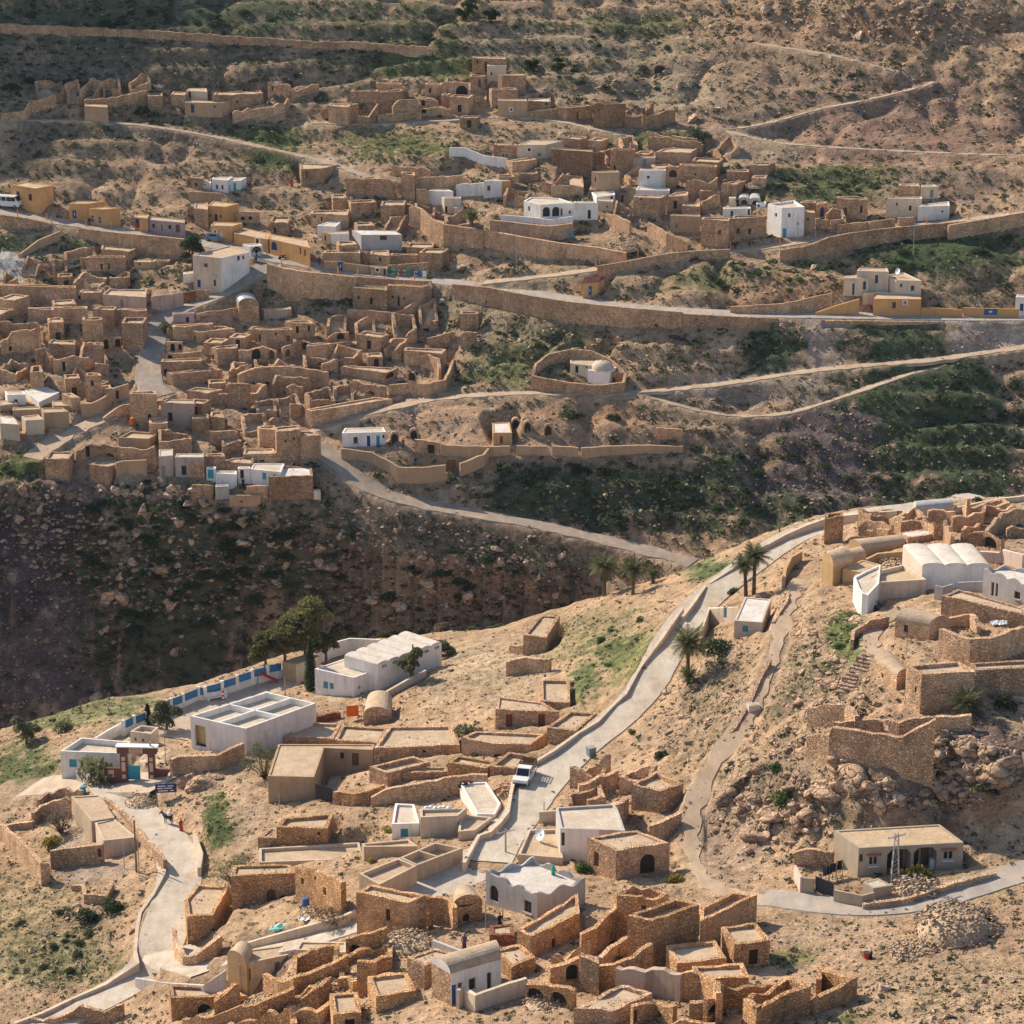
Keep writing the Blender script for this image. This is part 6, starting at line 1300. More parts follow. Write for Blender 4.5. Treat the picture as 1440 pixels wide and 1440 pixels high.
STONY = ('stone', 'gold', 'rubble', 'brownstone', 'brickstone', 'brick')
ROOFOBJ = []
for H in HS:
    P = [tuple(p) for p in H['poly']]; e0 = 0
    if area2(P) < 0: P = P[::-1]; e0 = len(P) - 2
    o = H['o']; zr = H['zr']; zb = H['zb']
    if zr - zb < 1.0: zr = zb + 1.0
    if zr - zb > 9: zb = zr - 9
    mats = H['mats'] + ['', '', '']; wm = mats[0]; fm = mats[1] or wm
    stony = wm in STONY
    rm = mats[2] or ('mud' if stony or wm in ('tan', 'peach', 'pinkplaster', 'mauveplaster', 'ochre', 'cream', 'beige', 'orange', 'pink') else 'pale')
    p = float(o.get('p', .2)); jag = float(o.get('j', .08 if stony else 0))
    p = p + jag * .8
    cx = sum(q[0] for q in P) / len(P); cy = sum(q[1] for q in P) / len(P)
    loc = (cx, cy, zb)
    nm = o.get('n', 'stone_house')
    root = empty(nm, cx, cy, zb + ZC)
    tag(root, H['ph'], category(nm)); root['zz'] = 0; del root['zz']
    lo = min([gz(*q) for q in P] + [zb]) - .7
    ops = place_openings(P, True, zb - .3, zr - (0 if p < .05 else min(p, .3)), H['ops'])
    mb = MB(); depth = .3; th = .42 if stony else .26
    wv = (p - .12) if 'wave' in o else None
    A = wall_mesh(mb, P, True, th, [lo] * len(P), [zr] * len(P), jag, ops, zr - p - .05, depth, loc, e0 if fm != wm else None, wv)
    mb.build('wall', [wm, fm], root)
    add_openings(root, A, P, ops, depth, th, False, loc)
    if 'v' in o:
        Q = P if e0 == 0 else [P[(e0 + k) % len(P)] for k in range(len(P))]
        if area2([tuple(x) for x in H['poly']]) < 0: Q = [tuple(x) for x in H['poly']]
        else: Q = P
        vault_roof(Q[:4], zr, o['v'], loc, root, rm, fm)
    elif 'gable' in o:
        Q = [np.array([*q, zr + .02]) - np.array(loc) for q in P]; up = np.array([0, 0, .9])
        r0, r1 = (Q[0] + Q[3]) / 2 + up, (Q[1] + Q[2]) / 2 + up; b = MB()
        e = [(q - (sum(Q) / 4)) * 1.12 + sum(Q) / 4 for q in Q]; r0 = (r0 - r1) * .06 + r0; r1 = (r1 - r0) * .06 + r1
        b.poly(*map(tuple, (e[0], e[1], r1, r0))); b.poly(*map(tuple, (e[2], e[3], r0, r1))); b.poly(*map(tuple, (e[1], e[2], r1))); b.poly(*map(tuple, (e[3], e[0], r0))); b.poly(*map(tuple, e[::-1]))
        b.build('roof', rm, root)
    else:
        In = offset(P, th - .03, True) if p > .05 else P
        b = MB(); b.poly(*[(x - cx, y - cy, zr - p + (.015 if p < .05 else 0) - zb) for x, y in In])
        ro = b.build('roof', rm, root)
        if 'dome' in o:
            r = .52 * min(math.dist(P[0], P[1]), math.dist(P[1], P[2])); b = MB(); b.ball((0, 0, zr - zb - .1), r, 20, 8, 0, (1, 1, .78)); b.tube([(0, 0, zr - zb + r * .7), (0, 0, zr - zb + r * .95)], [.16, .05], 8); b.build('dome', 'vaultcream', root, smooth=True)
        if 'div' in o or 'div1' in o:
            b = MB()
            def bar(s, t):
                s, t = np.array(s), np.array(t); m = (s + t) / 2; d = t - s
                b.box((m[0] - cx, m[1] - cy, zr - p - zb + .01), (np.linalg.norm(d), .22, p - .05), math.atan2(d[1], d[0]))
            I = [np.array(q) for q in In]
            if 'div' in o and len(I) == 4:
                bar((I[0] + I[1]) / 2, (I[3] + I[2]) / 2) if math.dist(I[0], I[1]) < math.dist(I[1], I[2]) else bar((I[1] + I[2]) / 2, (I[0] + I[3]) / 2)
            bar((I[0] + I[3]) / 2, (I[1] + I[2]) / 2) if math.dist(I[0], I[3]) > math.dist(I[0], I[1]) else bar((I[0] + I[1]) / 2, (I[2] + I[3]) / 2)
            b.build('roof_divider', wm, root)
    H['root'] = root; H['P'] = P; H['loc'] = loc

for W in WS:
    o = W['o']; P = [(p[0], p[1]) for p in W['pts']]; closed = 'c' in o
    th = float(o.get('t', .4)); jag = float(o.get('j', 0)) * 1.3
    zt = [p[2] for p in W['pts']]; zb = [min(p[2] - p[3], gz(p[0], p[1])) - .8 for p in W['pts']]
    if closed and area2(P) < 0: P, zt, zb = P[::-1], zt[::-1], zb[::-1]
    if not closed:                                       # run left to right as seen from the valley, so the outer face is the near one
        if math.atan2(*P[0]) > math.atan2(*P[-1]): P, zt, zb = P[::-1], zt[::-1], zb[::-1]
    R = resample([(x, y, a, b) for (x, y), a, b in zip(P, zt, zb)], 6.) if False else None
    cx = sum(q[0] for q in P) / len(P); cy = sum(q[1] for q in P) / len(P); z0 = min(zb) + .8
    loc = (cx, cy, z0); nm = o.get('n', 'ruined_wall')
    root = empty(nm, cx, cy, z0 + ZC); tag(root, W['ph'], category(nm))
    ops = place_openings(P, closed, min(zb) + .4, max(zt) - jag * .6, W['ops'], True)
    if closed: A0 = offset(P, 0, True)
    mb = MB()
    A = wall_mesh(mb, P, closed, th, zb, zt, jag, ops, None, th, loc, step=.6 if jag > .2 else .9)
    mb.build('wall', W['mat'], root)
    add_openings(root, A, P, ops, th, th, True, loc)
    W['root'] = root

# ------------------------------------------------------------------ the crowd of small ruins between the traced houses
def clear(x, y, r):
    for k in range(12):
        a = k * math.pi / 6
        for q in (.4, .75, 1.):
            h, az = math.hypot(x + q * r * math.cos(a), y + q * r * math.sin(a)), math.atan2(x + q * r * math.cos(a), y + q * r * math.sin(a))
            if BUILT[min(np.searchsorted(AZ, az), NA - 1), min(np.searchsorted(HH, h), NH - 1)]: return False
    return True
RR = random.Random(21); RUINQ = []
for px, py, rx, ry, n, mat, where in [(95,470,115,110,46,'stone','in the crowded ruins left of the white street'),(325,480,110,90,40,'stone','in the crowded ruins right of the white street'),(200,620,190,55,26,'stone','in the ruins above the ravine edge'),(420,550,110,60,20,'stone','in the collapsed quarter beside the shaded path'),
   (545,490,80,50,12,'stone','near the round ruined yard'),(600,150,140,30,16,'stone','in the upper village ruins'),(200,150,160,22,8,'stone','on the shaded left hillside'),(880,255,190,60,30,'stone','in the white cube cluster'),(540,320,110,50,14,'stone','above the main far road'),
   (440,1395,140,50,18,'gold','among the bottom left ruins'),(640,1390,90,40,7,'gold','beside the vaulted house with white front'),(900,1350,150,60,16,'gold','among the big golden ruins'),(1060,1420,90,25,5,'gold','at the bottom edge of the golden ruins'),(1330,738,110,20,12,'rubble','in the skyline ruins on the right'),(870,1130,60,40,5,'rubble','on the rocks beside the concrete road')]:
    k = t_ = 0
    while k < n and t_ < n * 14:
        t_ += 1; r, a = math.sqrt(RR.random()), RR.uniform(0, 6.3); x, y, z = raycast(px + rx * r * math.cos(a), py + ry * r * math.sin(a), 0, GRID)
        w, d = RR.uniform(2.6, 6.2), RR.uniform(2.4, 4.6)
        if not clear(x, y, max(w, d) * .5): continue
        th0 = RR.choice((-.35, .1, .25)) + RR.uniform(-.15, .15); co, si = math.cos(th0), math.sin(th0)
        Q = [(x + u * w / 2 * co - v * d / 2 * si, y + u * w / 2 * si + v * d / 2 * co) for u, v in ((-1, -1), (1, -1), (1, 1), (-1, 1))]
        kind = RR.choice(('roofed', 'roofed', 'ring', 'gap', 'gap') if mat == 'stone' else ('ring', 'gap', 'gap') if mat == 'rubble' else ('roofed', 'ring', 'gap', 'gap', 'gap')); loc = (x, y, z); zb = [gz(*q) - .9 for q in Q]
        root = empty('ruined_house' if kind != 'roofed' else 'stone_house', x, y, z + ZC); mb = MB()
        if kind == 'roofed':
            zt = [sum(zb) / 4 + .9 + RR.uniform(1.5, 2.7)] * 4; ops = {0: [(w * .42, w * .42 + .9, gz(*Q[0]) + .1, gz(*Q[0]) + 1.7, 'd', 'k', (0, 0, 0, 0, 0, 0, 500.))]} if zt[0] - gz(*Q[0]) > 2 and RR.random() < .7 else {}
            A = wall_mesh(mb, Q, True, .42, [min(zb)] * 4, zt, .1, ops, zt[0] - .35, .3, loc); mb.build('wall', mat, root); add_openings(root, A, Q, ops, .3, .42, False, loc)
            b = MB(); b.poly(*[(u - x, v - y, zt[0] - .3 - z) for u, v in offset(Q, .38, True)]); b.build('roof', 'mud', root)
        else:
            Q2 = Q if kind == 'ring' else [((Q[0][0] + Q[1][0]) / 2, (Q[0][1] + Q[1][1]) / 2), Q[1], Q[2], Q[3], Q[0]]; zb = [gz(*q) - .9 for q in Q2]
            zt = [b + .9 + RR.uniform(.7, 2.8) for b in zb]; wall_mesh(mb, Q2, kind == 'ring', .5, zb, zt, .35, {}, None, .5, loc, step=.5); mb.build('wall', mat, root)
            b = MB(); B = [(q[0] - x, q[1] - y, gz(*q) + .22 - z) for q in Q]; b.poly(*[(p[0] * .9, p[1] * .9, p[2]) for p in B]); b.build('rubble_floor', 'mud', root)
        nm = {'roofed': 'small flat roofed stone house ', 'ring': 'roofless stone room ', 'gap': 'broken stone room open on one side '}[kind] + where
        tag(root, nm, 'house' if kind == 'roofed' else 'ruin', nm.replace('house', 'houses').replace('room', 'rooms')); k += 1
        S = sub(x - 4, x + 4, y - 4, y + 4); BUILT[S] |= sdist(GX[S], GY[S], Q) < .3; RUINQ.append(Q)
# ------------------------------------------------------------------ stones, scrub, plants
RN = np.random.default_rng(11); RP = random.Random(5)
def idx(x, y):
    a, h = math.atan2(x, y), math.hypot(x, y)
    return int(np.clip(np.searchsorted(AZ, a), 0, NA - 1)), int(np.clip(np.searchsorted(HH, h), 0, NH - 1))
def spot(px, py):
    x, y, z = raycast(px, py, 0, GRID); return x, y, z
def rock_verts(seed, sub=2, cuts=9):
    r = random.Random(seed); import bmesh
    bm = bmesh.new(); bmesh.ops.create_icosphere(bm, subdivisions=sub, radius=1)
    pl = [(Vector((r.gauss(0, 1), r.gauss(0, 1), r.gauss(0, 1))).normalized(), r.uniform(.30, .66)) for _ in range(cuts)]
    sx, sy, sz = r.uniform(.8, 1.25), r.uniform(.75, 1.1), r.uniform(.6, .95)
    for v in bm.verts:
        for n, d in pl:
            k = v.co.dot(n)
            if k > d: v.co -= n * (k - d) * .98
        v.co = Vector((v.co.x * sx, v.co.y * sy, v.co.z * sz)) * (1 + r.uniform(-.035, .035))
    V = [tuple(v.co) for v in bm.verts]; F = [tuple(v.index for v in f.verts) for f in bm.faces]; bm.free(); return V, F
from mathutils import Vector
BOULDERS = []
for k in range(10):
    V, F = rock_verts(100 + k, 3, 9); me_ = bpy.data.meshes.new('boulder'); me_.from_pydata(V, [], F); me_.materials.append(MATS['boulder'])
    BOULDERS.append(me_)
def put_boulder(x, y, z, s, label, group):
    o = bpy.data.objects.new('boulder', RP.choice(BOULDERS)); COL.objects.link(o)
    o.location = (x, y, z + ZC + s * .12); o.scale = (s, s, s * RP.uniform(.75, 1.1)); o.rotation_euler = (RP.uniform(-.5, .5), RP.uniform(-.5, .5), RP.uniform(0, 6.3))
    tag(o, label, 'boulder', group); return o
ROCKQ = []
for px, py, rx, ry, n, s0, s1, label, group in [
 (35,730,45,45,12,.7,1.9,'tan limestone boulder on the scree at the far left cliff','boulders on the left scree'),
 (250,745,110,70,46,.6,2.3,'tan limestone boulder among dark scrub on the shaded ravine cliff','boulders on the shaded ravine cliff'),
 (230,860,110,70,22,.8,2.2,'large dusky boulder low on the shaded ravine cliff','boulders low in the shaded ravine'),
 (250,690,110,16,18,.8,1.9,'sunlit limestone block along the brink below the ravine edge houses','blocks along the ravine brink'),
 (400,780,60,60,10,.8,2.2,'limestone boulder on the cliff above the eucalyptus tree','boulders above the eucalyptus'),
 (560,800,120,70,34,.7,2.3,'limestone boulder on the ravine side under the dirt road','boulders under the dirt road'),
 (720,800,90,60,18,.7,2.0,'boulder on the ravine side behind the lone crest house','boulders behind the crest house'),
 (900,700,150,50,12,.6,1.3,'pale stone amid dark scrub below the long low tan wall','stones below the low tan wall'),
 (1150,690,200,60,16,.6,1.4,'pale boulder on the dark scrub slope at middle right','boulders on the dark right slope'),
 (810,470,100,40,18,.8,1.9,'rounded boulder on the scrubby slope above the shrine','boulders above the shrine'),
 (1100,400,110,25,18,.8,2.0,'reddish boulder on the green bank above the far road','boulders on the green bank'),
 (1180,25,240,28,30,1.2,3.0,'big block of the rock band at the top right','blocks of the top rock band'),
 (1120,120,200,70,14,.6,1.6,'pale boulder on the bare upper right slope','boulders on the upper right slope'),
 (880,110,90,60,14,.7,1.8,'tan boulder on the slope above the upper village','boulders above the upper village'),
 (1010,1000,70,80,30,.5,1.2,'tan rock on the sunny slope between concrete road and stone path','rocks between road and path'),
 (1170,960,60,90,26,.5,1.4,'tan rock beside the stepped path','rocks by the stepped path'),
 (1090,1130,90,50,30,.7,2.0,'pale boulder on the steep bank left of the porch house','boulders left of the porch house'),
 (1290,1090,130,50,30,.8,1.9,'weathered pale block in the shaded cliff above the porch house','blocks of the cliff above the porch house'),
 (1350,1400,90,40,40,.4,1.0,'pale stone scattered at the lower right corner','stones at the lower right corner'),
 (1230,1400,40,25,5,.7,1.4,'big pale boulder beside the second roofless ruin','boulders beside the roofless ruin'),
 (270,1105,45,30,18,.6,1.7,'smooth tan boulder beside the brown gate and the green slope','boulders by the gate'),
 (310,1050,50,14,14,.4,.9,'tan stone under the curved school yard wall','stones under the school yard wall'),
 (130,1330,100,60,30,.4,1.1,'pale stone on the grassy slope left of the lower lane','stones left of the lower lane'),
 (600,920,60,30,12,.4,.9,'small tan stone at the edge of the crest behind the classrooms','stones on the crest'),
 (880,1110,40,30,8,.8,2.0,'big tan rock below the broken wall beside the concrete road','rocks beside the concrete road')]:
    k = t_ = 0
    while k < n and t_ < n * 8:
        t_ += 1; r, a = math.sqrt(RP.random()), RP.uniform(0, 6.3)
        x, y, z = spot(px + rx * r * math.cos(a), py + ry * r * math.sin(a))
        if BUILT[idx(x, y)]: continue
        s = s0 + (s1 - s0) * RP.random() ** 2.2
        s *= .85 if 'ravine' in label or 'cliff' in label else .62; ROCKQ.append((s / math.hypot(x, y), x, y, z, s, label, group)); k += 1
for px, py, s, label in [(262,1102,1.9,'big smooth boulder touching the signboard'),(284,1106,2.3,'largest tan boulder above the signboard by the gate'),(247,1090,1.4,'rounded boulder right beside the brown gate wing'),(300,1075,1.5,'boulder below the curved school yard wall'),(1242,1392,1.5,'pale angular boulder standing alone right of the second roofless ruin'),(603,404,1.2,'tan rock with a bush on top at the far road edge'),(650,377,1.35,'pale wrapped looking round boulder above the far road'),(240,848,1.9,'tall brown block in the middle of the shaded cliff'),(137,982,1.6,'smooth dark round boulder at the ravine foot'),
   (975,170,1.5,'large rounded boulder right of the upper village'),(1195,132,.9,'upright boulder on the bare upper right slope path'),(1335,1430,.8,'white stone at the lower right edge'),(1100,458,1.,'boulder heap stone beneath the upper right bank')]:
    x, y, z = spot(px, py); put_boulder(x, y, z, s, label, None)

ROCKQ.sort(reverse=True)
for q in ROCKQ[:286]: put_boulder(*q[1:])
class Bulk:
    """many tiny bits merged into one numpy mesh"""
    def __init__(s): s.v = []; s.f = []; s.n = 0
    def add(s, V, F): s.v.append(V); s.f.append(F + s.n); s.n += len(V)
    def build(s, name, mat, parent=None, loc=None):
        V = np.concatenate(s.v); F = np.concatenate(s.f); k = F.shape[1]
        if loc is not None: V = V - np.array(loc)
        m = bpy.data.meshes.new(name); m.vertices.add(len(V)); m.vertices.foreach_set('co', V.astype(np.float32).ravel())
        m.loops.add(F.size); m.loops.foreach_set('vertex_index', F.ravel().astype(np.int32)); m.polygons.add(len(F)); m.polygons.foreach_set('loop_start', (np.arange(len(F)) * k).astype(np.int32))
        m.update(calc_edges=True); m.materials.append(MATS[mat]); o = bpy.data.objects.new(name, m); COL.objects.link(o)
        if parent: o.parent = parent
        return o
ICO = []
for k in range(6):
    V, F = rock_verts(300 + k, 1, 4); ICO.append((np.array(V), np.array(F)))
def stone_bits(B, x, y, z, s):
    V, F = ICO[RN.integers(6)]; a = RN.uniform(0, 6.3); c, q = math.cos(a), math.sin(a)
    W = V * np.array([s, s * RN.uniform(.7, 1), s * RN.uniform(.5, .9)]); W = np.stack([W[:, 0] * c - W[:, 1] * q, W[:, 0] * q + W[:, 1] * c, W[:, 2]], 1)
    B.add(W + (x, y, z + s * .15), F)
def leaves(n, r, size, flat=.7, shell=.55, base=0.):
    """n little quads spread through a dome of radius r"""
    d = RN.normal(size=(n, 3)); d /= np.linalg.norm(d, axis=1)[:, None]; d[:, 2] = np.abs(d[:, 2]) * 1.0 - base
    c = d * (r * (shell + (1 - shell) * RN.random((n, 1)) ** .5)) * (1, 1, flat)
    u = RN.normal(size=(n, 3)); u /= np.linalg.norm(u, axis=1)[:, None]; w = np.cross(u, RN.normal(size=(n, 3))); w /= np.linalg.norm(w, axis=1)[:, None] + 1e-9
    s = size * RN.uniform(.6, 1.4, (n, 1)); V = np.stack([c - u * s - w * s * .55, c + u * s - w * s * .3, c + u * s * .9 + w * s * .5, c - u * s * .8 + w * s * .45], 1).reshape(-1, 3)
    return V, np.arange(n * 4).reshape(-1, 4)

LEAFSET = [leaves(13, 1., .36) for _ in range(24)]
peb, scr, deb, gra = Bulk(), Bulk(), Bulk(), Bulk()
MID = []
for k in range(8):
    V, F = rock_verts(500 + k, 2, 8); MID.append((np.array(V), np.array(F)))
for q in ROCKQ[286:]: V, F = MID[RN.integers(8)]; deb.add(V * q[4] + (q[1], q[2], q[3] + ZC + q[4] * .1), F)
for px, py, rx, ry, n, s0, s1 in [(240,770,200,90,900,.2,1.),(60,740,60,60,120,.2,.9),(600,790,180,90,700,.2,.9),(850,720,170,50,260,.15,.6),(1150,680,280,70,420,.15,.7),(810,470,110,40,160,.2,.7),(1180,30,250,36,300,.4,1.5),(1120,130,250,90,420,.15,.7),(880,90,150,70,260,.2,.8),
 (1160,950,90,110,46,.9,2.4),(1080,1110,100,80,40,.9,2.6),(990,1020,70,70,24,.8,1.8),(1300,1075,130,45,60,1.,2.6),(1000,980,90,110,520,.1,.6),(1170,960,70,120,520,.1,.8),(1090,1110,110,90,520,.1,.9),(1300,1080,140,60,600,.2,1.1),(860,900,110,60,300,.06,.3),(640,960,90,40,200,.05,.25),(60,1200,60,100,200,.08,.4),(1340,1400,120,60,420,.1,.5),(1200,1330,120,50,220,.08,.3),(100,1320,110,80,320,.1,.5),(290,1080,60,50,160,.12,.6),(320,430,300,40,260,.15,.5),(250,560,240,60,420,.12,.45),(560,480,110,60,320,.12,.5),
 (870,250,220,60,300,.12,.45),(600,1380,260,60,700,.06,.28),(900,1330,220,70,520,.06,.3),(450,1250,120,80,260,.06,.25),(1330,760,110,60,420,.08,.35),(1300,880,140,60,320,.08,.35),(560,140,120,40,200,.12,.5),(1340,1235,90,25,160,.1,.45)]:
    for k in range(n):
        r, a = math.sqrt(RN.random()), RN.uniform(0, 6.3); x, y, z = spot(px + rx * r * math.cos(a), py + ry * r * math.sin(a))
        if BUILT[idx(x, y)]: continue
        s = s0 + (s1 - s0) * RN.random() ** 2.6; V, F = MID[RN.integers(8)]; a = RN.uniform(0, 6.3); c, q = math.cos(a), math.sin(a)
        W_ = V * (s, s * .85, s * .75); W_ = np.stack([W_[:, 0] * c - W_[:, 1] * q, W_[:, 0] * q + W_[:, 1] * c, W_[:, 2]], 1); deb.add(W_ + (x, y, z + ZC - s * .12), F)
# fallen stones at the foot of walls and on the roofs
for P, jag, n in [(h['P'], float(h['o'].get('j', .05)), 1.0) for h in HS if h['mats'][0] in STONY] + [([(p[0], p[1]) for p in w['pts']], float(w['o'].get('j', 0)), 1.4) for w in WS if w['mat'] in STONY] + [(q, .3, 1.6) for q in RUINQ]:
    for a, b in zip(P, P[1:] + P[:1]):
        L = math.dist(a, b)
        for k in range(min(int(L * n * (1.2 + jag * 9)), 60)):
            t = RN.random(); x, y = a[0] + (b[0] - a[0]) * t + RN.normal() * .75, a[1] + (b[1] - a[1]) * t + RN.normal() * .75; stone_bits(peb, x, y, gz(x, y) + ZC + .02, .07 + .2 * RN.random() ** 2)
for h in HS:
    if h['mats'][0] in STONY and 'v' not in h['o']:
        z = h['zr'] - float(h['o'].get('p', .2)) - .04 + ZC
        for k in range(9): w = RN.dirichlet(np.ones(len(h['P'])) * 1.2); stone_bits(peb, sum(q * p[0] for q, p in zip(w, h['P'])), sum(q * p[1] for q, p in zip(w, h['P'])), z, RN.uniform(.05, .14))
for name, mat, w, lift, R in ROADGEO:                      # crumbs and weeds along the verges
    for a, b in zip(R[:-1], R[1:]):
        d = np.array([b[0] - a[0], b[1] - a[1]]); d /= np.linalg.norm(d) + 1e-9
        for k in range(5):
            o = (w / 2 + RN.normal() * .45 + .1) * RN.choice((-1, 1)); x, y = a[0] - d[1] * o + RN.normal() * .4, a[1] + d[0] * o + RN.normal() * .4; z = max(gz(x, y), a[2] + lift if abs(o) < w / 2 else -999) + ZC
            if k < 4: stone_bits(peb, x, y, z, .03 + .15 * RN.random() ** 3)
            elif RN.random() < .4: V, F = LEAFSET[RN.integers(24)]; scr.add(V * RN.uniform(.08, .28) + (x, y, z), F)
tag(deb.build('rock_debris', 'boulder'), kind='stuff')
for k in range(92000):
    px, py = RN.uniform(-200, 1640), RN.uniform(-30, 1530)
    x, y, z = spot(px, py)
    if z > 0 or math.hypot(x, y) > 640: continue
    i = idx(x, y)
    if BUILT[i]: continue
    near = math.hypot(x, y) < 400; veg = SOIL[i][3]; u = RN.random()
    if u < .45 and RN.random() < (veg * 1.2 if veg > .3 else veg * .6):
        s = (RN.uniform(.10, .34) if near else RN.uniform(.22, .75)) * (1 + .7 * (RN.random() < .08)); V, F = LEAFSET[RN.integers(24)]
        scr.add(V * np.array([s, s, s * RN.uniform(.7, 1.1)]) + (x, y, z + ZC), F)
    elif u > .5 and RN.random() < 1.05 - veg * .75:
        s = (.07 + .22 * RN.random() ** 3) if near else (.13 + .4 * RN.random() ** 3)
        stone_bits(peb, x, y, z + ZC, s)
BLADE = [leaves(9, 1., .30, .8, .4) for _ in range(12)]
for px, py, rx, ry, n in [(860,900,110,50,900),(60,1330,110,110,2600),(110,1010,150,40,700),(1000,980,90,110,1500),(1170,950,70,110,1700),(1100,1120,100,80,900),(1350,1330,120,90,900),(640,960,110,50,500),(330,1120,60,50,300),(560,1180,80,40,250),(1180,1310,150,70,900),(1340,1390,130,50,700),(312,1150,30,42,500),(1300,1275,120,16,400),(250,1090,60,40,250),(30,1090,80,60,700),(1190,1430,60,14,250),(700,950,110,40,350),(1010,1335,60,22,300),
    (580,205,110,24,700),(380,190,70,18,350),(370,225,60,20,300),(880,35,170,16,350),(620,80,150,30,500),(300,190,160,40,500),(900,195,80,10,200),(1120,395,130,20,500),(1180,255,160,25,700),(700,490,90,50,700),(30,655,60,12,250),(490,415,10,24,120),(1330,350,130,35,700)]:
    for k in range(n):
        r, a = math.sqrt(RN.random()), RN.uniform(0, 6.3); x, y, z = spot(px + rx * r * math.cos(a), py + ry * r * math.sin(a)); i = idx(x, y)
        if BUILT[i] or (SOIL[i][3] < .45 and RN.random() < .5): continue
        s = RN.uniform(.08, .26) * math.hypot(x, y) / 330; V, F = BLADE[RN.integers(12)]; gra.add(V * (s, s, s * .7) + (x, y, z + ZC), F)
tag(gra.build('grass_tufts', 'leaf_grass'), kind='stuff')
tag(peb.build('loose_stones', 'pebbles'), kind='stuff'); tag(scr.build('low_scrub', 'leaf_scrub'), kind='stuff')

# individual bushes
BUSH = {}
for kind, mat in (('dark', 'leaf_dark'), ('green', 'leaf_green'), ('olive', 'leaf_olive'), ('yellow', 'leaf_yellow'), ('scrub', 'leaf_scrub')):
    BUSH[kind] = []
    for k in range(4):
        B = Bulk()
        for q in range(7):
            a = RN.uniform(0, 6.3); V, F = leaves(75, RN.uniform(.42, .62), .085, .95, .5, .15); r = RN.uniform(.1, .55); B.add(V + (r * math.cos(a), r * math.sin(a), RN.uniform(0, .35)), F)
        o = B.build('bush', mat); BUSH[kind].append(o.data); bpy.data.objects.remove(o)
def put_bush(px, py, r, kind, label, group=None, sz=1., behind=None, name='bush'):
    x, y, z = behind or spot(px, py)
    o = bpy.data.objects.new(name, RP.choice(BUSH[kind])); COL.objects.link(o); o.location = (x, y, z + ZC - .05); o.scale = (r, r * RP.uniform(.85, 1.1), r * sz); o.rotation_euler = (0, 0, RP.uniform(0, 6.3))
    return tag(o, label, 'bush', group)
for px, py, rx, ry, n, r0, r1, kind, label, group in [
 (250,790,150,120,62,1.,2.5,'dark','dark shrub among boulders on the shaded ravine cliff','shrubs on the shaded ravine cliff'),
 (460,800,120,60,16,1,2.6,'dark','large dark shrub in the hollow under the dirt road','shrubs under the dirt road'),
 (640,810,60,40,8,1,2.2,'dark','dark shrub beside a boulder behind the crest houses','shrubs behind the crest houses'),
 (900,690,170,50,26,.8,1.9,'dark','dark shrub on the slope below the low tan wall','shrubs below the low tan wall'),
 (1200,680,230,60,24,.8,2.,'dark','dark shrub on the deep shaded slope at middle right','shrubs on the deep shaded slope'),
 (1370,580,80,70,22,.7,1.6,'scrub','grey green shrub on the slope at the right edge','shrubs at the right edge'),
 (1330,350,120,30,14,.8,1.8,'dark','dark shrub under the road wall at upper right','shrubs under the upper right road wall'),
 (1100,390,120,20,12,.6,1.4,'green','green shrub on the bank above the far road','shrubs on the bank above the far road'),
 (80,125,80,12,12,1.2,2.4,'dark','dark tree like shrub in the row on the shaded upper left slope','row of dark shrubs upper left'),
 (200,25,200,16,16,1.,2.2,'dark','dark shrub above the long terrace wall','shrubs above the terrace wall'),
 (560,50,120,30,14,.9,1.8,'scrub','shrub on the upper middle slope','shrubs on the upper middle slope'),
 (850,90,120,50,18,.8,1.7,'dark','dark green shrub on the slope above the upper village','shrubs above the upper village'),
 (1250,160,180,60,14,.6,1.3,'dark','small dark shrub on the bare upper right slope','shrubs on the bare upper right slope'),
 (1150,260,120,14,10,.8,1.6,'dark','dark shrub on the hill above the tall white house','shrubs above the tall white house'),
 (760,480,70,40,12,.6,1.2,'scrub','low shrub on the slope left of the shrine','shrubs left of the shrine'),
 (880,910,60,40,10,.4,.9,'green','small green bush on the sunny slope left of the concrete road','bushes left of the concrete road'),
 (80,1330,70,60,12,.6,1.3,'scrub','grey green shrub on the slope left of the lower lane','shrubs left of the lower lane'),
 (1320,1090,90,50,10,.6,1.4,'dark','dark shrub in a crack of the cliff above the porch house','shrubs in the cliff above the porch house'),
 (1190,890,25,35,8,.5,1.1,'green','green bush beside the stepped path','bushes by the stepped path')]:
    for k in range(n):
        r, a = math.sqrt(RP.random()), RP.uniform(0, 6.3); x, y, z = spot(px + rx * r * math.cos(a), py + ry * r * math.sin(a))
        if BUILT[idx(x, y)]: continue
        put_bush(0, 0, r0 + (r1 - r0) * RP.random() ** 1.6, kind, label, group, RP.uniform(.7, 1.), (x, y, z))
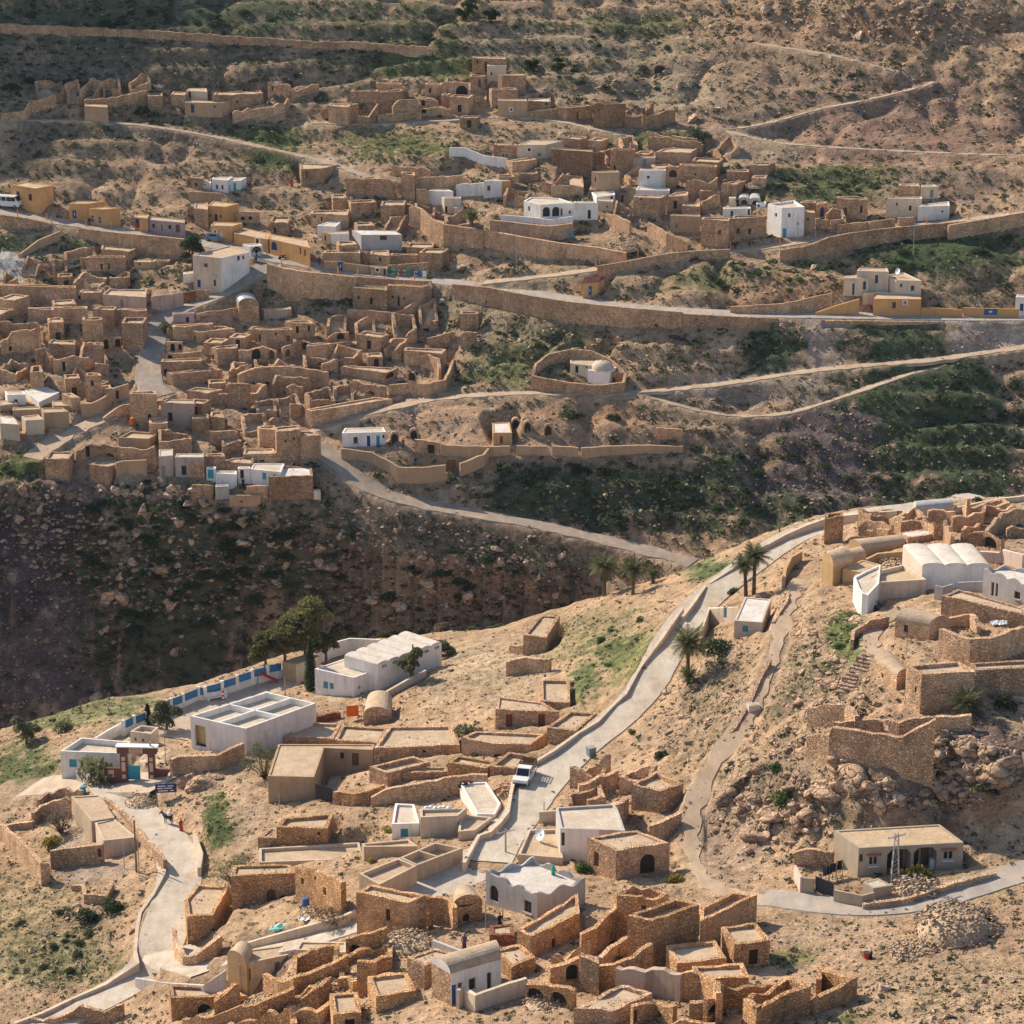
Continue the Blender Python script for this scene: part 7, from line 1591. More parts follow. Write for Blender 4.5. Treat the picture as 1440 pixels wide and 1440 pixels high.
for px, py, r, kind, sz, label in [(138,1097,3.3,'olive',1.25,'big round olive bush in front of the white gatehouse'),(90,1024,1.9,'olive',.9,'grey olive bush on the left ridge'),(660,1032,2.,'olive',.9,'grey green bush right of the stone terrace row'),(768,908,1.,'green',1.,'bright green bush at the corner of the lone crest house'),
 (130,1292,1.9,'dark',.9,'round dark green bush left of the lower lane below the stone pen'),(165,1278,2.,'dark',1.,'round dark green bush beside the stone pen and lane parapet'),(1008,918,2.3,'dark',1.,'dark bush right of the single near palm'),(1034,834,1.3,'dark',1.,'dark bush at the foot of the twin palms'),
 (1102,1128,1.5,'green',1.4,'bright green bush among boulders left of the porch house'),(1090,1082,1.1,'green',1.,'smaller green bush above the bright green boulder bush'),(950,1238,1.3,'yellow',.9,'yellow green bush behind the square ruin'),(1137,1212,1.6,'yellow',1.,'climbing bush inside the metal gate yard'),
 (332,1391,1.6,'yellow',1.1,'yellow green bush under the peeling cream house'),(820,1225,1.2,'green',1.2,'green plants beside the concrete house with white side wall'),(1228,858,1.2,'green',1.3,'leafy shrub at the foot of the bright curved wall'),(1416,994,1.6,'dark',1.4,'dark fig bush against the long honey stone range'),
 (805,585,3.,'dark',.6,'wide dark shrub hanging over the cave hollow'),(862,588,1.7,'dark',.8,'dark shrub right of the wide hollow shrub'),(985,190,3.,'dark',.6,'broad dark shrub patch beside the big upper boulder'),(84,474,1.9,'olive',1.,'round grey green bush amid the left village ruins'),(18,532,2.,'olive',1.2,'fig bush at the far left village edge'),
 (783,356,1.9,'olive',1.2,'round olive bush before the long wall under the villa'),(70,1190,1.5,'yellow',1.3,'yellow bush inside the dry stone yard'),(604,392,.8,'green',1.,'little bush growing on the far road rock'),(500,912,1.5,'dark',1.2,'dark bush before the white compound wall'),(502,975,1.,'green',.8,'green bush under the classroom shutters'),
 (888,1030,.7,'yellow',1.,'small yellow green tuft at the road edge near the bin'),(930,1065,1.2,'scrub',.9,'yellowish shrub above the concrete road rocks'),(545,1170,1.,'yellow',1.,'weeds in the ruined yard left of the turquoise shutters'),(525,1213,.9,'yellow',.9,'yellow green bush between pale flat roofs'),(332,572,1.6,'dark',1.1,'dark bush in the ruined village lane'),(463,490,1.3,'olive',.8,'grey wiry bush left of the round yard'),
 (1015,932,1.,'olive',.8,'small grey bush on the slope under the palm'),(1300,1050,1.1,'olive',1.,'grey green bush inside the great ruined wall'),(480,570,1.2,'scrub',.8,'dry grey bush among the collapsed walls'),(1385,1295,1.2,'dark',.8,'dark bush beside the large rubble heap')]:
    put_bush(px, py, r, kind, label, None, sz)

def tree(name, label, x, y, z, h, r, leafm, lobes, trunk_h, leaf=.17, n=420, tr=.22, cat='tree', barkm='bark', flat=.75):
    root = empty(name, x, y, z + ZC); tag(root, label, cat)
    b = MB(); b.tube([(0, 0, -.4), (.05 * h * .3, 0, trunk_h * .6), (.08, .05, trunk_h)], [tr, tr * .75, tr * .55], 8)
    B = Bulk()
    for k in range(lobes):
        a = 2.4 * k + RP.uniform(-.4, .4); q = r * .62 * math.sqrt((k + .4) / lobes); zz = trunk_h * .8 + (h - trunk_h * .8) * RP.uniform(.1, .8) * (1.05 - .3 * q / r); c = np.array([q * math.cos(a), q * math.sin(a), zz])
        b.tube([(.08, .05, trunk_h * .8), tuple(c * (.55, .55, .8)), tuple(c)], [tr * .5, tr * .3, tr * .1], 6)
        V, F = leaves(int(n * 1.2), r * RP.uniform(.33, .47), leaf, 1., .35, .45); B.add(V + c, F)
    b.build('trunk', barkm, root); B.build('crown', leafm, root); return root
def behind(px, dh):
    a, _ = ray(px, 880); h = np.interp(a, AZ, RIDGEH) + dh; x, y = h * math.sin(a), h * math.cos(a); return x, y, gz(x, y)
def top_h(px, ytop, x, y, z): return max(ray(px, ytop)[1] * math.hypot(x, y) - z, 1.5)

for px, py, yt, r, n, lab in [(428,944,833,4.7,13,'tallest loose olive eucalyptus beside the cypress'),(458,942,876,3.,8,'low eucalyptus crown right of the cypress'),(400,946,864,3.4,9,'middle eucalyptus with thin crown at the blue fence'),(373,948,888,2.9,8,'leftmost round eucalyptus at the blue fence')]:
    x, y, z = spot(px, py); h = top_h(px, yt, x, y, z); tree('eucalyptus', lab, x, y, z, h, r, 'leaf_euc', n, h * .42, .2, 330, .26)
x, y, z = spot(577, 958); tree('pine_tree', 'upright yellow green pine in front of the vaulted classrooms', x, y, z, top_h(577, 898, x, y, z), 2.1, 'leaf_olive', 8, 1.2, .13, 380)
x, y, z = spot(234, 1026); tree('school_tree', 'round tree in the school yard beside the little cypress', x, y, z, top_h(234, 985, x, y, z), 2.6, 'leaf_olive', 7, 1.2, .14, 420)
x, y, z = spot(37, 1046); tree('olive_tree', 'grey green olive tree on the left ridge', x, y, z, top_h(37, 1003, x, y, z), 2.4, 'leaf_olive', 7, 1.1, .13, 380)
x, y, z = spot(620, 922); tree('tamarisk', 'yellowish feathery tamarisk at the end of the classrooms', x, y, z, top_h(620, 892, x, y, z), 2.2, 'leaf_olive', 6, .8, .12, 300)
for px, yt, dh, r, lab in [(548, 885, 4, 2.2, 'rounded brownish crown behind the white compound wall'), (622, 868, 5, 2.4, 'grey brown bare crown behind the classroom corner'), (668, 868, 6, 3., 'largest yellow green crown behind the crest'), (693, 876, 5, 1.8, 'small yellow green crown at the right of the crest trees'), (594, 880, 4, 1.4, 'small rust coloured crown behind the vaults')]:
    x, y, z = behind(px, dh); tree('ravine_tree', lab, x, y, z, top_h(px, yt, x, y, z), r, 'leaf_olive' if 'yellow' in lab else 'twig' if 'bare' in lab else 'leaf_scrub', 7, 1., .14, 300)
x, y, z = spot(270, 378); tree('far_tree', 'tall dark feathery tree beside the corner house above the steps', x, y, z, top_h(270, 318, x, y, z), 2.9, 'leaf_dark', 9, 1.6, .2, 320)
x, y, z = spot(201, 166); tree('far_tree', 'single green tree beside the hillside track at upper left', x, y, z, top_h(201, 143, x, y, z), 2., 'leaf_dark', 6, .8, .2, 200)
for px, py, yt, r, lab in [(655, 28, -6, 3.2, 'dark tree group left part at the top middle edge'), (690, 32, 12, 2.2, 'dark tree right of the top middle tree group'), (785, 102, 78, 1.7, 'dark green tree above the pale cube house'), (747, 100, 82, 1.6, 'green tree beside the peach stone cube house')]:
    x, y, z = spot(px, py); tree('hill_tree', lab, x, y, z, top_h(px, yt, x, y, z), r, 'leaf_dark', 6, .8, .22, 220)

def cypress(px, py, yt, r, label):
    x, y, z = spot(px, py); h = top_h(px, yt, x, y, z); root = empty('cypress', x, y, z + ZC); tag(root, label, 'tree')
    b = MB(); b.tube([(0, 0, -.3), (0, 0, h * .5), (0, 0, h * .9)], [.18, .12, .04], 7); b.build('trunk', 'bark', root); B = Bulk()
    for k in range(26):
        f = k / 25; V, F = leaves(150, r * (1.05 * (1 - f) ** .6 * min(1, .55 + f * 3) + .06), .12, 1., .55, .5); B.add(V + (RP.uniform(-.1, .1), RP.uniform(-.1, .1), .3 + f * (h - .3)), F)
    B.build('crown', 'leaf_dark', root)
cypress(437, 971, 899, .95, 'tall dark cypress standing between the school hall and the classrooms'); cypress(208, 1019, 990, .4, 'slim little cypress left of the round school tree')

def palm(px, py, yc, r, label, n=44, lean=.0, at_=None, low=False):
    x, y, z = at_ or spot(px, py); h = max(ray(px, yc)[1] * math.hypot(x, y) - z, .5); root = empty('palm_tree', x, y, z + ZC); tag(root, label, 'palm')
    b = MB(); m = 7; b.tube([(lean * (k / m) ** 1.5, 0, -.3 + (h + .3) * k / m) for k in range(m + 1)], [.26 - .07 * k / m + .02 * (k % 2) for k in range(m + 1)], 9); b.build('trunk', 'bark', root)
    for nm, cnt, e0, e1, mat, L in (('crown', n, -25, 80, 'leaf_palm', r), ('dead_fronds', 0 if low else 14, -70, -40, 'frond_dead', r * .6)):
        if not cnt: continue
        b = MB()
        for k in range(cnt):
            a = 2.399 * k + RP.uniform(-.2, .2); el = math.radians(e0 + (e1 - e0) * ((k + .5) / cnt)); l = L * RP.uniform(.85, 1.12); prev = None
            d = np.array([math.cos(a), math.sin(a)]); s = np.array([-d[1], d[0]]); p = np.array([lean, 0, h]); seg = 9
            for q in range(seg + 1):
                f = q / seg; e = el - 1.25 * f ** 1.4 * (1 if el > -.6 else .3); w = (.30 * math.sin(math.pi * min(f + .12, 1)) ** .6 + .03) * l / 2.6
                cur = p.copy(); step = l / seg; p = p + np.array([d[0] * math.cos(e) * step, d[1] * math.cos(e) * step, math.sin(e) * step])
                if prev is not None:
                    for sd in (-1, 1):                     # two leaflets each side, swept forward and drooping
                        for g in (.0, .5):
                            o = prev + (cur - prev) * g; tip = o + np.append(s * sd * w * 2.1, -w * .7) + np.append(d * w * .9, 0); o2 = o + (cur - prev) * .42
                            b.poly(tuple(o), tuple(o2), tuple(tip))
                prev = cur
        b.build(nm, mat, root)
palm(967, 957, 905, 3.3, 'single near palm beside the concrete road'); palm(1060, 836, 782, 2.7, 'right taller palm of the twin palms at the road', 40); palm(1049, 838, 795, 2.3, 'left shorter palm of the twin palms at the road', 36, -.3)
palm(968, 962, 950, 2., 'young trunkless palm at the foot of the single near palm', 26, 0, None, True); palm(1360, 1002, 990, 2.6, 'bushy low palm against the honey stone house', 40, 0, None, True)
palm(666, 342, 303, 2.5, 'far palm standing before the buttressed wall', 34, -.4); palm(850, 838, 797, 3., 'left palm of the pair in the ravine bottom', 36); palm(890, 836, 800, 2.7, 'right palm of the pair in the ravine bottom', 34); palm(918, 820, 806, 1.6, 'small palm at the right of the ravine pair', 24)
palm(405, 850, 822, 2.3, 'palm on the cliff above the large eucalyptus', 30); palm(530, 305, 300, 1.6, 'dark low palm amid the far stone houses', 22, 0, None, True)

def bare(px, py, r, h, label, leafm='leaf_olive', dens=.5):
    x, y, z = spot(px, py); root = empty('bare_shrub', x, y, z + ZC); tag(root, label, 'shrub'); b = MB(); B = Bulk()
    for k in range(34):
        a = RP.uniform(0, 6.3); q = RP.uniform(.3, 1); e = np.array([r * q * math.cos(a), r * q * math.sin(a), h * RP.uniform(.5, 1) * (1.15 - .4 * q)]); m = e * (.45, .45, .55) + np.array([RP.uniform(-.2, .2), RP.uniform(-.2, .2), 0])
        b.tube([(0, 0, -.1), tuple(m), tuple(e)], [.06, .035, .012], 4)
        for j in range(3): t = m + (e - m) * RP.random(); b.tube([tuple(t), tuple(t + np.array([RP.uniform(-.6, .6), RP.uniform(-.6, .6), RP.uniform(.1, .6)]))], [.02, .008], 3)
        V, F = leaves(int(70 * dens), r * .3, .075, .9, .3, .6); B.add(V + e, F)
    b.build('branches', 'twig', root); B.build('foliage', leafm, root)
bare(372, 1095, 2.9, 4.6, 'big half bare shrub between the school hall and the veranda house', 'leaf_olive', 1.); bare(325, 1240, 3., 2.6, 'half bare shrub above the lane corner store', 'leaf_olive', .9); bare(86, 1172, 1.8, 2.8, 'leafless little tree behind the yellow bush', 'twig', .4)
bare(232, 470, 1.3, 2.4, 'bare shrub at the bend of the white village street', 'leaf_olive', .5); bare(470, 1300, 1.8, 1.6, 'dry brushwood heap in the rubbish courtyard', 'twig', .5); bare(455, 520, 1.4, 1.2, 'dry brush on the collapsed walls of the far village', 'twig', .4)
# ------------------------------------------------------------------ gate, fence, vehicles, people, poles and small things
def at(px, py, up=0.): return raycast(px, py, up, GRID)
def heading(p, q):
    a, b = at(*p), at(*q); return math.atan2(b[1] - a[1], b[0] - a[0])
def thing(name, label, cat, px, py, rz=0, group=None, up=0.):
    x, y, z = at(px, py, up); o = empty(name, x, y, z + ZC); o.rotation_euler = (0, 0, rz); return tag(o, label, cat, group)
def kin(root, name, mat, *prims, smooth=False):
    b = MB()
    for k, *a in prims: getattr(b, k)(*a)
    return b.build(name, mat, root, smooth=smooth)

# school gate: two banded pylons, lintel with a pale panel, low wings, one turquoise leaf
gx = -.06; GW = 3.5
g = thing('school_gate', 'brown school gate with pale panels and half open turquoise leaf', 'gate', 195, 1097, gx)
for s in (-1, 1):
    kin(g, 'pylon', 'brown_paint', ('box', (s * GW / 2, 0, -.4), (.85, .7, 4.2)))
    for z in (.35, 1.35, 2.75): kin(g, 'pylon_panel', 'panel_tan', ('box', (s * GW / 2, -.37, z), (.45, .06, .5 if z != 1.35 else 1.2)))
    kin(g, 'wing_wall', 'brown_paint', ('box', (s * (GW / 2 + 1.55), 0, -.5), (2.2, .3, 2.1)))
kin(g, 'wing_panel', 'panel_tan', ('box', (-GW / 2 - 1.7, -.18, .4), (.8, .06, .95)))
l = kin(g, 'lintel', 'brown_paint', ('box', (0, 0, 3.75), (GW + 1.5, .95, .85))); kin(g, 'coping', 'paint_white', ('box', (0, 0, 4.6), (GW + 1.8, 1.15, .12)))
p = kin(g, 'name_panel', 'panel_tan', ('box', (-.1, -.5, 3.82), (1.7, .06, .7)))
kin(p, 'inscription', 'brown_paint', *[('box', (-.1 + dx, -.545, 3.95 + dz), (w, .02, .045)) for dz in (0, .2, .38) for dx, w in ((-.5, .34), (-.08, .38), (.42, .5))])
kin(g, 'gate_leaf', 'paint_turq', ('box', (-GW / 2 + 1.2, .1, .02), (1.55, .06, 1.9)), *[('box', (-GW / 2 + .5 + .23 * k, .06, .05), (.05, .05, 3.1 if k % 6 == 0 else 2.0)) for k in range(7)])
kin(g, 'lamp', 'yellow_plaster', ('box', (GW / 2 - .1, 0, 4.72), (.25, .25, .55), 0, .6))

# blue panel fence along the ravine side of the school
FP = [(173,1014),(188,1007.5),(205,1001.5),(223,991),(240,983),(257,977),(279,967),(288,966.5),(312,958.5),(333,950.5),(354.5,942.5),(376,936.5),(397.5,931)]
pts = [at(x, y + 10, .0) for x, y in FP]; pts = [raycast(x, y, 2.2) for x, y in FP]
c = pts[6]; f = empty('school_fence', c[0], c[1], c[2] - 2.2 + ZC); tag(f, 'long white school fence with bright blue panels along the ravine', 'fence')
for i, (a, b_) in enumerate(zip(pts[:-1], pts[1:])):
    L = math.dist(a[:2], b_[:2]); r = math.atan2(b_[1] - a[1], b_[0] - a[0]); m = [(a[k] + b_[k]) / 2 - c[k] for k in range(2)]; z = (a[2] + b_[2]) / 2 - c[2]
    kin(f, 'base_wall', 'white', ('box', (m[0], m[1], z - .9), (L, .25, 2.0), r)); kin(f, 'post', 'white', ('box', (a[0] - c[0], a[1] - c[1], a[2] - c[2] + .1), (.4, .4, 2.25), r))
    if i not in (2,): kin(f, 'blue_panel', 'blue_panel', ('box', (m[0], m[1], z + 1.12), (L - .45, .07, 1.05), r))

# pole kinds
def pole(px, py, yt, label, kind='wood', group=None):
    x, y, z = at(px, py); h = max(ray(px, yt)[1] * math.hypot(x, y) - z, 1.5)
    o = empty('utility_pole' if kind != 'post' else 'roadside_post', x, y, z + ZC); tag(o, label, 'pole' if kind != 'post' else 'post', group)
    if kind == 'lattice':
        b = MB(); s0, s1 = .42, .16
        for sx in (-1, 1):
            for sy in (-1, 1): b.tube([(sx * s0, sy * s0, -.3), (sx * s1, sy * s1, h)], [.05, .04], 5)
        n = 11
        for k in range(n):
            a, c = k / n, (k + 1) / n; sa, sc = s0 + (s1 - s0) * a, s0 + (s1 - s0) * c; q = 1 if k % 2 else -1
            for sx in (-1, 1): b.tube([(sx * sa, q * sa, a * h), (sx * sc, -q * sc, c * h)], [.025, .025], 4); b.tube([(q * sa, sx * sa, a * h), (-q * sc, sx * sc, c * h)], [.025, .025], 4)
        b.build('lattice_mast', 'galvanised', o)
    else: kin(o, 'shaft', 'woodpole' if kind == 'wood' else 'galvanised', ('tube', [(0, 0, -.4), (0, 0, h)], [.13 if kind != 'thin' else .06, .09 if kind != 'thin' else .05], 8))
    if kind in ('lattice', 'cross'):
        kin(o, 'crossarm', 'galvanised', ('box', (0, 0, h - .35), (2.2, .1, .1), .5)); kin(o, 'insulator', 'paint_white', *[('tube', [(d * math.cos(.5), d * math.sin(.5), h - .25), (d * math.cos(.5), d * math.sin(.5), h + .02)], [.06, .04], 6) for d in (-1, 0, 1)])
    if kind == 'lamp': kin(o, 'lamp_arm', 'galvanised', ('tube', [(0, 0, h), (-.5, -.3, h + .35), (-1.1, -.6, h + .35)], [.05, .04, .04], 6)); kin(o, 'lamp_head', 'paint_grey', ('box', (-1.3, -.7, h + .28), (.55, .25, .14), .5))
    return o
for q in [(1258,1242,1172,'steel lattice power pole in front of the porch house','lattice'),(192,1226,1153,'dark wooden pole beside the farmhouse and lane','wood'),(196,1232,1176,'thin pole just right of the dark wooden lane pole','thin'),(175,1222,1185,'thin grey pole left of the dark wooden lane pole','thin'),(711,1199,1166,'grey pole with crossarm on the concrete road','cross'),
  (683,1306,1266,'grey concrete column standing left of the scalloped concrete house','thin'),(707,1302,1278,'short grey column under the scalloped concrete house','thin'),(1105,738,718,'street lamp at the upper bend of the concrete road','lamp'),(1096,748,705,'brown stump pole beside the street lamp','wood'),(233,1074,1020,'pale pole in front of the school yard','thin'),(581,958,906,'tall pale pole before the yellow green pine','wood'),
  (401,978,952,'steel flag pole on the bare school yard','thin'),(114,1003,986,'rusty stump post on the left ridge','wood'),(726,386,335,'thin far pole on the bank above the main road','thin'),(1284,360,300,'tall far pole below the right end of the wall road','thin'),(1121,342,300,'grey pole in front of the tall white house','thin'),(938,346,317,'pole beside the large stone houses on the wall track','thin'),(127,306,276,'pole between the two orange houses','thin'),
  (1288,795,757,'thin dark pole against the big white hall','thin'),(604,1183,1151,'thin rusty pole before the cream sack house','thin'),(637,1165,1129,'dark pole at the right corner of the sack house','thin'),(765,1152,1127,'short dark pole on the cream wall by the road','thin'),(393,1140,1115,'dark iron post before the veranda house','thin'),(480,260,233,'far pole beside the long stone barn','thin'),(1206,745,737,'little mast amid the skyline ruins','thin'),
  (867,360,330,'leaning grey pole in the debris near the villa','thin'),(745,352,322,'dark leaning pole at the terrace wall','thin'),(375,360,330,'lamp post at the top of the stepped street','thin')]: pole(*q)
P0 = [(897,360),(965,353),(1027,349),(1097,346),(1147,334),(1193,327),(1247,321),(1303,315),(1362,308),(1421,301),(718,388),(777,382),(838,376)]
for k, (x, y) in enumerate(P0): pole(x, y + 1.5, y - 8, 'short orange post on the wall of the upper right road', 'post', 'posts of the upper right road')
for x, y in [(476,387),(503,389),(524,391),(560,394),(583,395),(25,305),(66,310),(73,316),(121,319),(157,323),(199,328),(241,331),(377,366),(396,375),(435,381),(475,386)]: pole(x, y, y - 9, 'short orange post along the main far road', 'post', 'posts of the main far road')
for o in list(COL.objects):
    if o.name.startswith('roadside_post'):
        for ch in o.children: ch.data.materials[0] = MATS['orange']

# vehicles (x forward)
def car(name, label, cat, px, py, rz, L, Wd, H, mat, van=False, pickup=False):
    o = thing(name, label, cat, px, py, rz); w = Wd / 2; z0 = .32
    def prism(sec, hw):
        n = len(sec); out = [('poly', *[(x, -hw, z) for x, z in sec]), ('poly', *[(x, hw, z) for x, z in reversed(sec)])]
        for i in range(n): (x0, z1), (x1, z2) = sec[i], sec[(i + 1) % n]; out.append(('poly', (x0, hw, z1), (x1, hw, z2), (x1, -hw, z2), (x0, -hw, z1)))
        return out
    a, c = -L / 2, L / 2; bz = H * .52
    if pickup:
        kin(o, 'body', mat, *prism([(a, z0), (c - .1, z0), (c, .6), (c - .05, bz), (.55 * c, bz + .06), (a, bz)], w))
        kin(o, 'cab', mat, *prism([(-.12 * L, bz), (.24 * L, bz), (.12 * L, H), (-.10 * L, H)], w * .92)); kin(o, 'windscreen', 'dark_glass', ('poly', (.235 * L, -w * .82, bz + .06), (.235 * L, w * .82, bz + .06), (.132 * L, w * .78, H - .06), (.132 * L, -w * .78, H - .06)))
        for s in (-1, 1): kin(o, 'side_window', 'dark_glass', ('box', (.04 * L, s * w * .925, bz + .08), (.22 * L, .03, H - bz - .18)))
        b = MB(); X0, X1 = a, -.13 * L
        for s in (-1, 1):
            for k in range(4): b.box(((X0 + X1) / 2, s * w * .97, bz + .14 + .26 * k), (X1 - X0, .04, .09))
            for k in range(4): b.box((X0 + (X1 - X0) * k / 3, s * w * .97, bz), (.06, .06, 1.05))
        b.box((X0, 0, bz + .2), (.05, Wd * .95, .8)); b.box((X1, 0, bz + .2), (.05, Wd * .95, .8)); b.build('cargo_rack', 'wood', o)
    else:
        nose = .86 if van else .60
        kin(o, 'body', mat, *prism([(a, z0), (c - .05, z0), (c, .65), (c - .08, bz + (.12 if van else 0)), (c * nose, bz + .2), (c * (.62 if van else .22), H), (a + .15, H), (a, bz)] if van else [(a, z0), (c, z0), (c, .62), (c * .55, bz + .05), (c * .18, H), (a * .55, H), (a, bz + .05)], w))
        kin(o, 'windscreen', 'dark_glass', ('poly', (c * (nose if van else .54) + .015, -w * .85, bz + .24 if van else bz + .1), (c * (nose if van else .54) + .015, w * .85, bz + .24 if van else bz + .1), (c * (.64 if van else .20) + .03, w * .8, H - .08), (c * (.64 if van else .20) + .03, -w * .8, H - .08)))
        for s in (-1, 1): kin(o, 'side_window', 'dark_glass', *[('box', (L * q, s * (w + .005), bz + .18), (L * (.17 if van else .2), .02, H - bz - .32)) for q in ((-.32, -.12, .08, .26) if van else (-.15, .05))])
    for s in (-1, 1):
        kin(o, 'headlight', 'paint_white', ('box', (c - .02, s * w * .72, .66), (.08, .28, .16)))
        for x in (a * .62, c * .62):
            wl = kin(o, 'wheel', 'rubber', ('tube', [(x, s * (w - .18), .33), (x, s * (w + .02), .33)], [.33, .33], 16)); kin(wl, 'rim', 'galvanised', ('tube', [(x, s * (w + .0), .33), (x, s * (w + .035), .33)], [.18, .18], 12))
    kin(o, 'bumper', 'iron', ('box', (c + .02, 0, .38), (.12, Wd * .96, .18)))
    return o
car('pickup_truck', 'cream pickup with slatted cargo rack parked on the concrete road', 'pickup', 738, 1097, heading((742, 1092), (728, 1114)), 4.6, 1.75, 1.75, 'car_white', pickup=True)
car('minibus', 'white minibus on the far road at the left edge', 'van', 13, 291, heading((0, 291), (40, 299)), 5.4, 2., 2.3, 'car_white', van=True)
car('parked_car', 'white and blue car parked beside the small orange shop', 'car', 303, 338, heading((290, 334), (330, 343)) + .2, 4., 1.7, 1.5, 'car_blue')

def moto(px, py, rz, label, up=0.):
    o = thing('motorcycle', label, 'motorcycle', px, py, rz, None, up)
    for x in (-.65, .65): kin(o, 'wheel', 'rubber', ('tube', [(x, -.06, .3), (x, .06, .3)], [.31, .31], 14))
    kin(o, 'frame', 'iron', ('tube', [(-.65, 0, .3), (-.1, 0, .5), (.45, 0, .85), (.65, 0, .3)], [.05, .07, .05, .05], 6), ('box', (.0, 0, .28), (.4, .3, .3))); kin(o, 'seat', 'black_cloth', ('box', (-.35, 0, .68), (.75, .24, .14))); kin(o, 'tank', 'red_cloth', ('box', (.2, 0, .7), (.42, .26, .22), 0, .7)); kin(o, 'handlebar', 'iron', ('tube', [(.45, -.35, 1.05), (.5, 0, .95), (.45, .35, 1.05)], [.03, .03, .03], 5))
moto(398, 365, .4, 'dark motorcycle parked before the orange shops at the junction')

# people: one continuous body, clothing as children
def person(px, py, cloth, label, rz=0., robe=False, h=1.68, arm=.35, cat='person'):
    o = thing('person', label, cat, px, py, rz); s = h / 1.7; b = MB()
    def ring(z, rx, ry, x=0., y=0.): return [(x + rx * math.cos(t) * s, y + ry * math.sin(t) * s, z * s) for t in [2 * math.pi * k / 10 for k in range(10)]]
    def loft(b, R, cap=True):
        base = len(b.v)
        for r in R: b.v.extend(r)
        for i in range(len(R) - 1):
            for k in range(10): b.f.append((base + i * 10 + k, base + i * 10 + (k + 1) % 10, base + i * 10 + 10 + (k + 1) % 10, base + i * 10 + 10 + k)); b.mi.append(b.cur)
        b.f.append(tuple(base + k for k in reversed(range(10)))); b.mi.append(0); b.f.append(tuple(base + 10 * len(R) - 10 + k for k in range(10))); b.mi.append(0)
    loft(b, [ring(.84, .15, .11), ring(1.0, .14, .10), ring(1.2, .17, .11), ring(1.38, .19, .11), ring(1.44, .07, .07), ring(1.5, .055, .06), ring(1.54, .075, .09), ring(1.62, .085, .10), ring(1.69, .06, .07), ring(1.71, .02, .02)])
    for q in (-1, 1):
        b.tube([(.10 * q * s, 0, .9 * s), (.105 * q * s, .03 * q * s, .48 * s), (.11 * q * s, -.02 * q * s, .04 * s), (.11 * q * s, -.14 * s, .02 * s)], [.085 * s, .06 * s, .045 * s, .04 * s], 8)
        b.tube([(.18 * q * s, 0, 1.36 * s), (.25 * q * s, -.04 * s, 1.1 * s), (.24 * q * s, -arm * .55 * s, .9 * s), (.23 * q * s, -arm * .75 * s, .84 * s)], [.055 * s, .045 * s, .035 * s, .03 * s], 7)
    b.ball((0, -.1 * s, 1.6 * s), .022 * s, 6, 4)
    b.build('body', 'skin', o, smooth=True)
    b = MB(); zb = .08 if robe else .8
    loft(b, [ring(zb, .25 if robe else .17, .22 if robe else .13), ring(.9, .185, .145), ring(1.2, .19, .13), ring(1.37, .2, .125), ring(1.43, .09, .085)])
    for q in (-1, 1): b.tube([(.18 * q * s, 0, 1.37 * s), (.255 * q * s, -.04 * s, 1.1 * s), (.245 * q * s, -arm * .5 * s, .93 * s)], [.07 * s, .06 * s, .05 * s], 7)
    b.build('robe' if robe else 'shirt', cloth, o, smooth=True)
    if not robe:
        b = MB()
        for q in (-1, 1): b.tube([(.10 * q * s, 0, .92 * s), (.105 * q * s, .03 * q * s, .48 * s), (.11 * q * s, -.02 * q * s, .1 * s)], [.1 * s, .075 * s, .065 * s], 8)
        b.build('trousers', 'blue_cloth', o, smooth=True)
    b = MB(); b.ball((0, .015 * s, 1.62 * s), .105 * s, 10, 5, -20 if not robe else -60); b.build('headscarf' if robe else 'hair', cloth if robe else 'black_cloth', o, smooth=True)
    return o
person(255, 1169, 'red_cloth', 'person in a long red robe standing at the lane edge', .5, True); person(703, 1305, 'black_cloth', 'person in dark clothes in the shade under the concrete house', .3, True); person(653, 1334, 'purple', 'person in a purple robe in the shadow behind the vaulted house', -.3, True)
person(342, 684, 'black_cloth', 'small dark dressed person before the white front with open door', 0, True, 1.5); person(345, 385, 'black_cloth', 'person in black walking down the stepped street', .4); person(360, 371, 'blue_cloth', 'person standing by the mural house corner', .1); person(194, 325, 'red_cloth', 'person in red before the blue shop front', 0, True); person(126, 317, 'black_cloth', 'person in black between the orange houses on the road', 0)
person(567, 629, 'red_cloth', 'person in reddish clothes before the cave opening', .2); person(410, 262, 'red_cloth', 'person in reddish brown beside the long stone barn', 0, True); person(449, 373, 'blue_cloth', 'person in pale blue standing by the tan road wall', 0); person(1037, 291, 'black_cloth', 'person in dark robe by the twin white vaults', 0, True); person(875, 284, 'black_cloth', 'person in black in the white alley left of the cube house', 0, True); person(584, 655, 'black_cloth', 'person in dark clothes inside the walled cave yard', .6)
person(1225, 1349, 'black_cloth', 'person crouched small in dark clothes on the stony field', 1., True, 1.0)

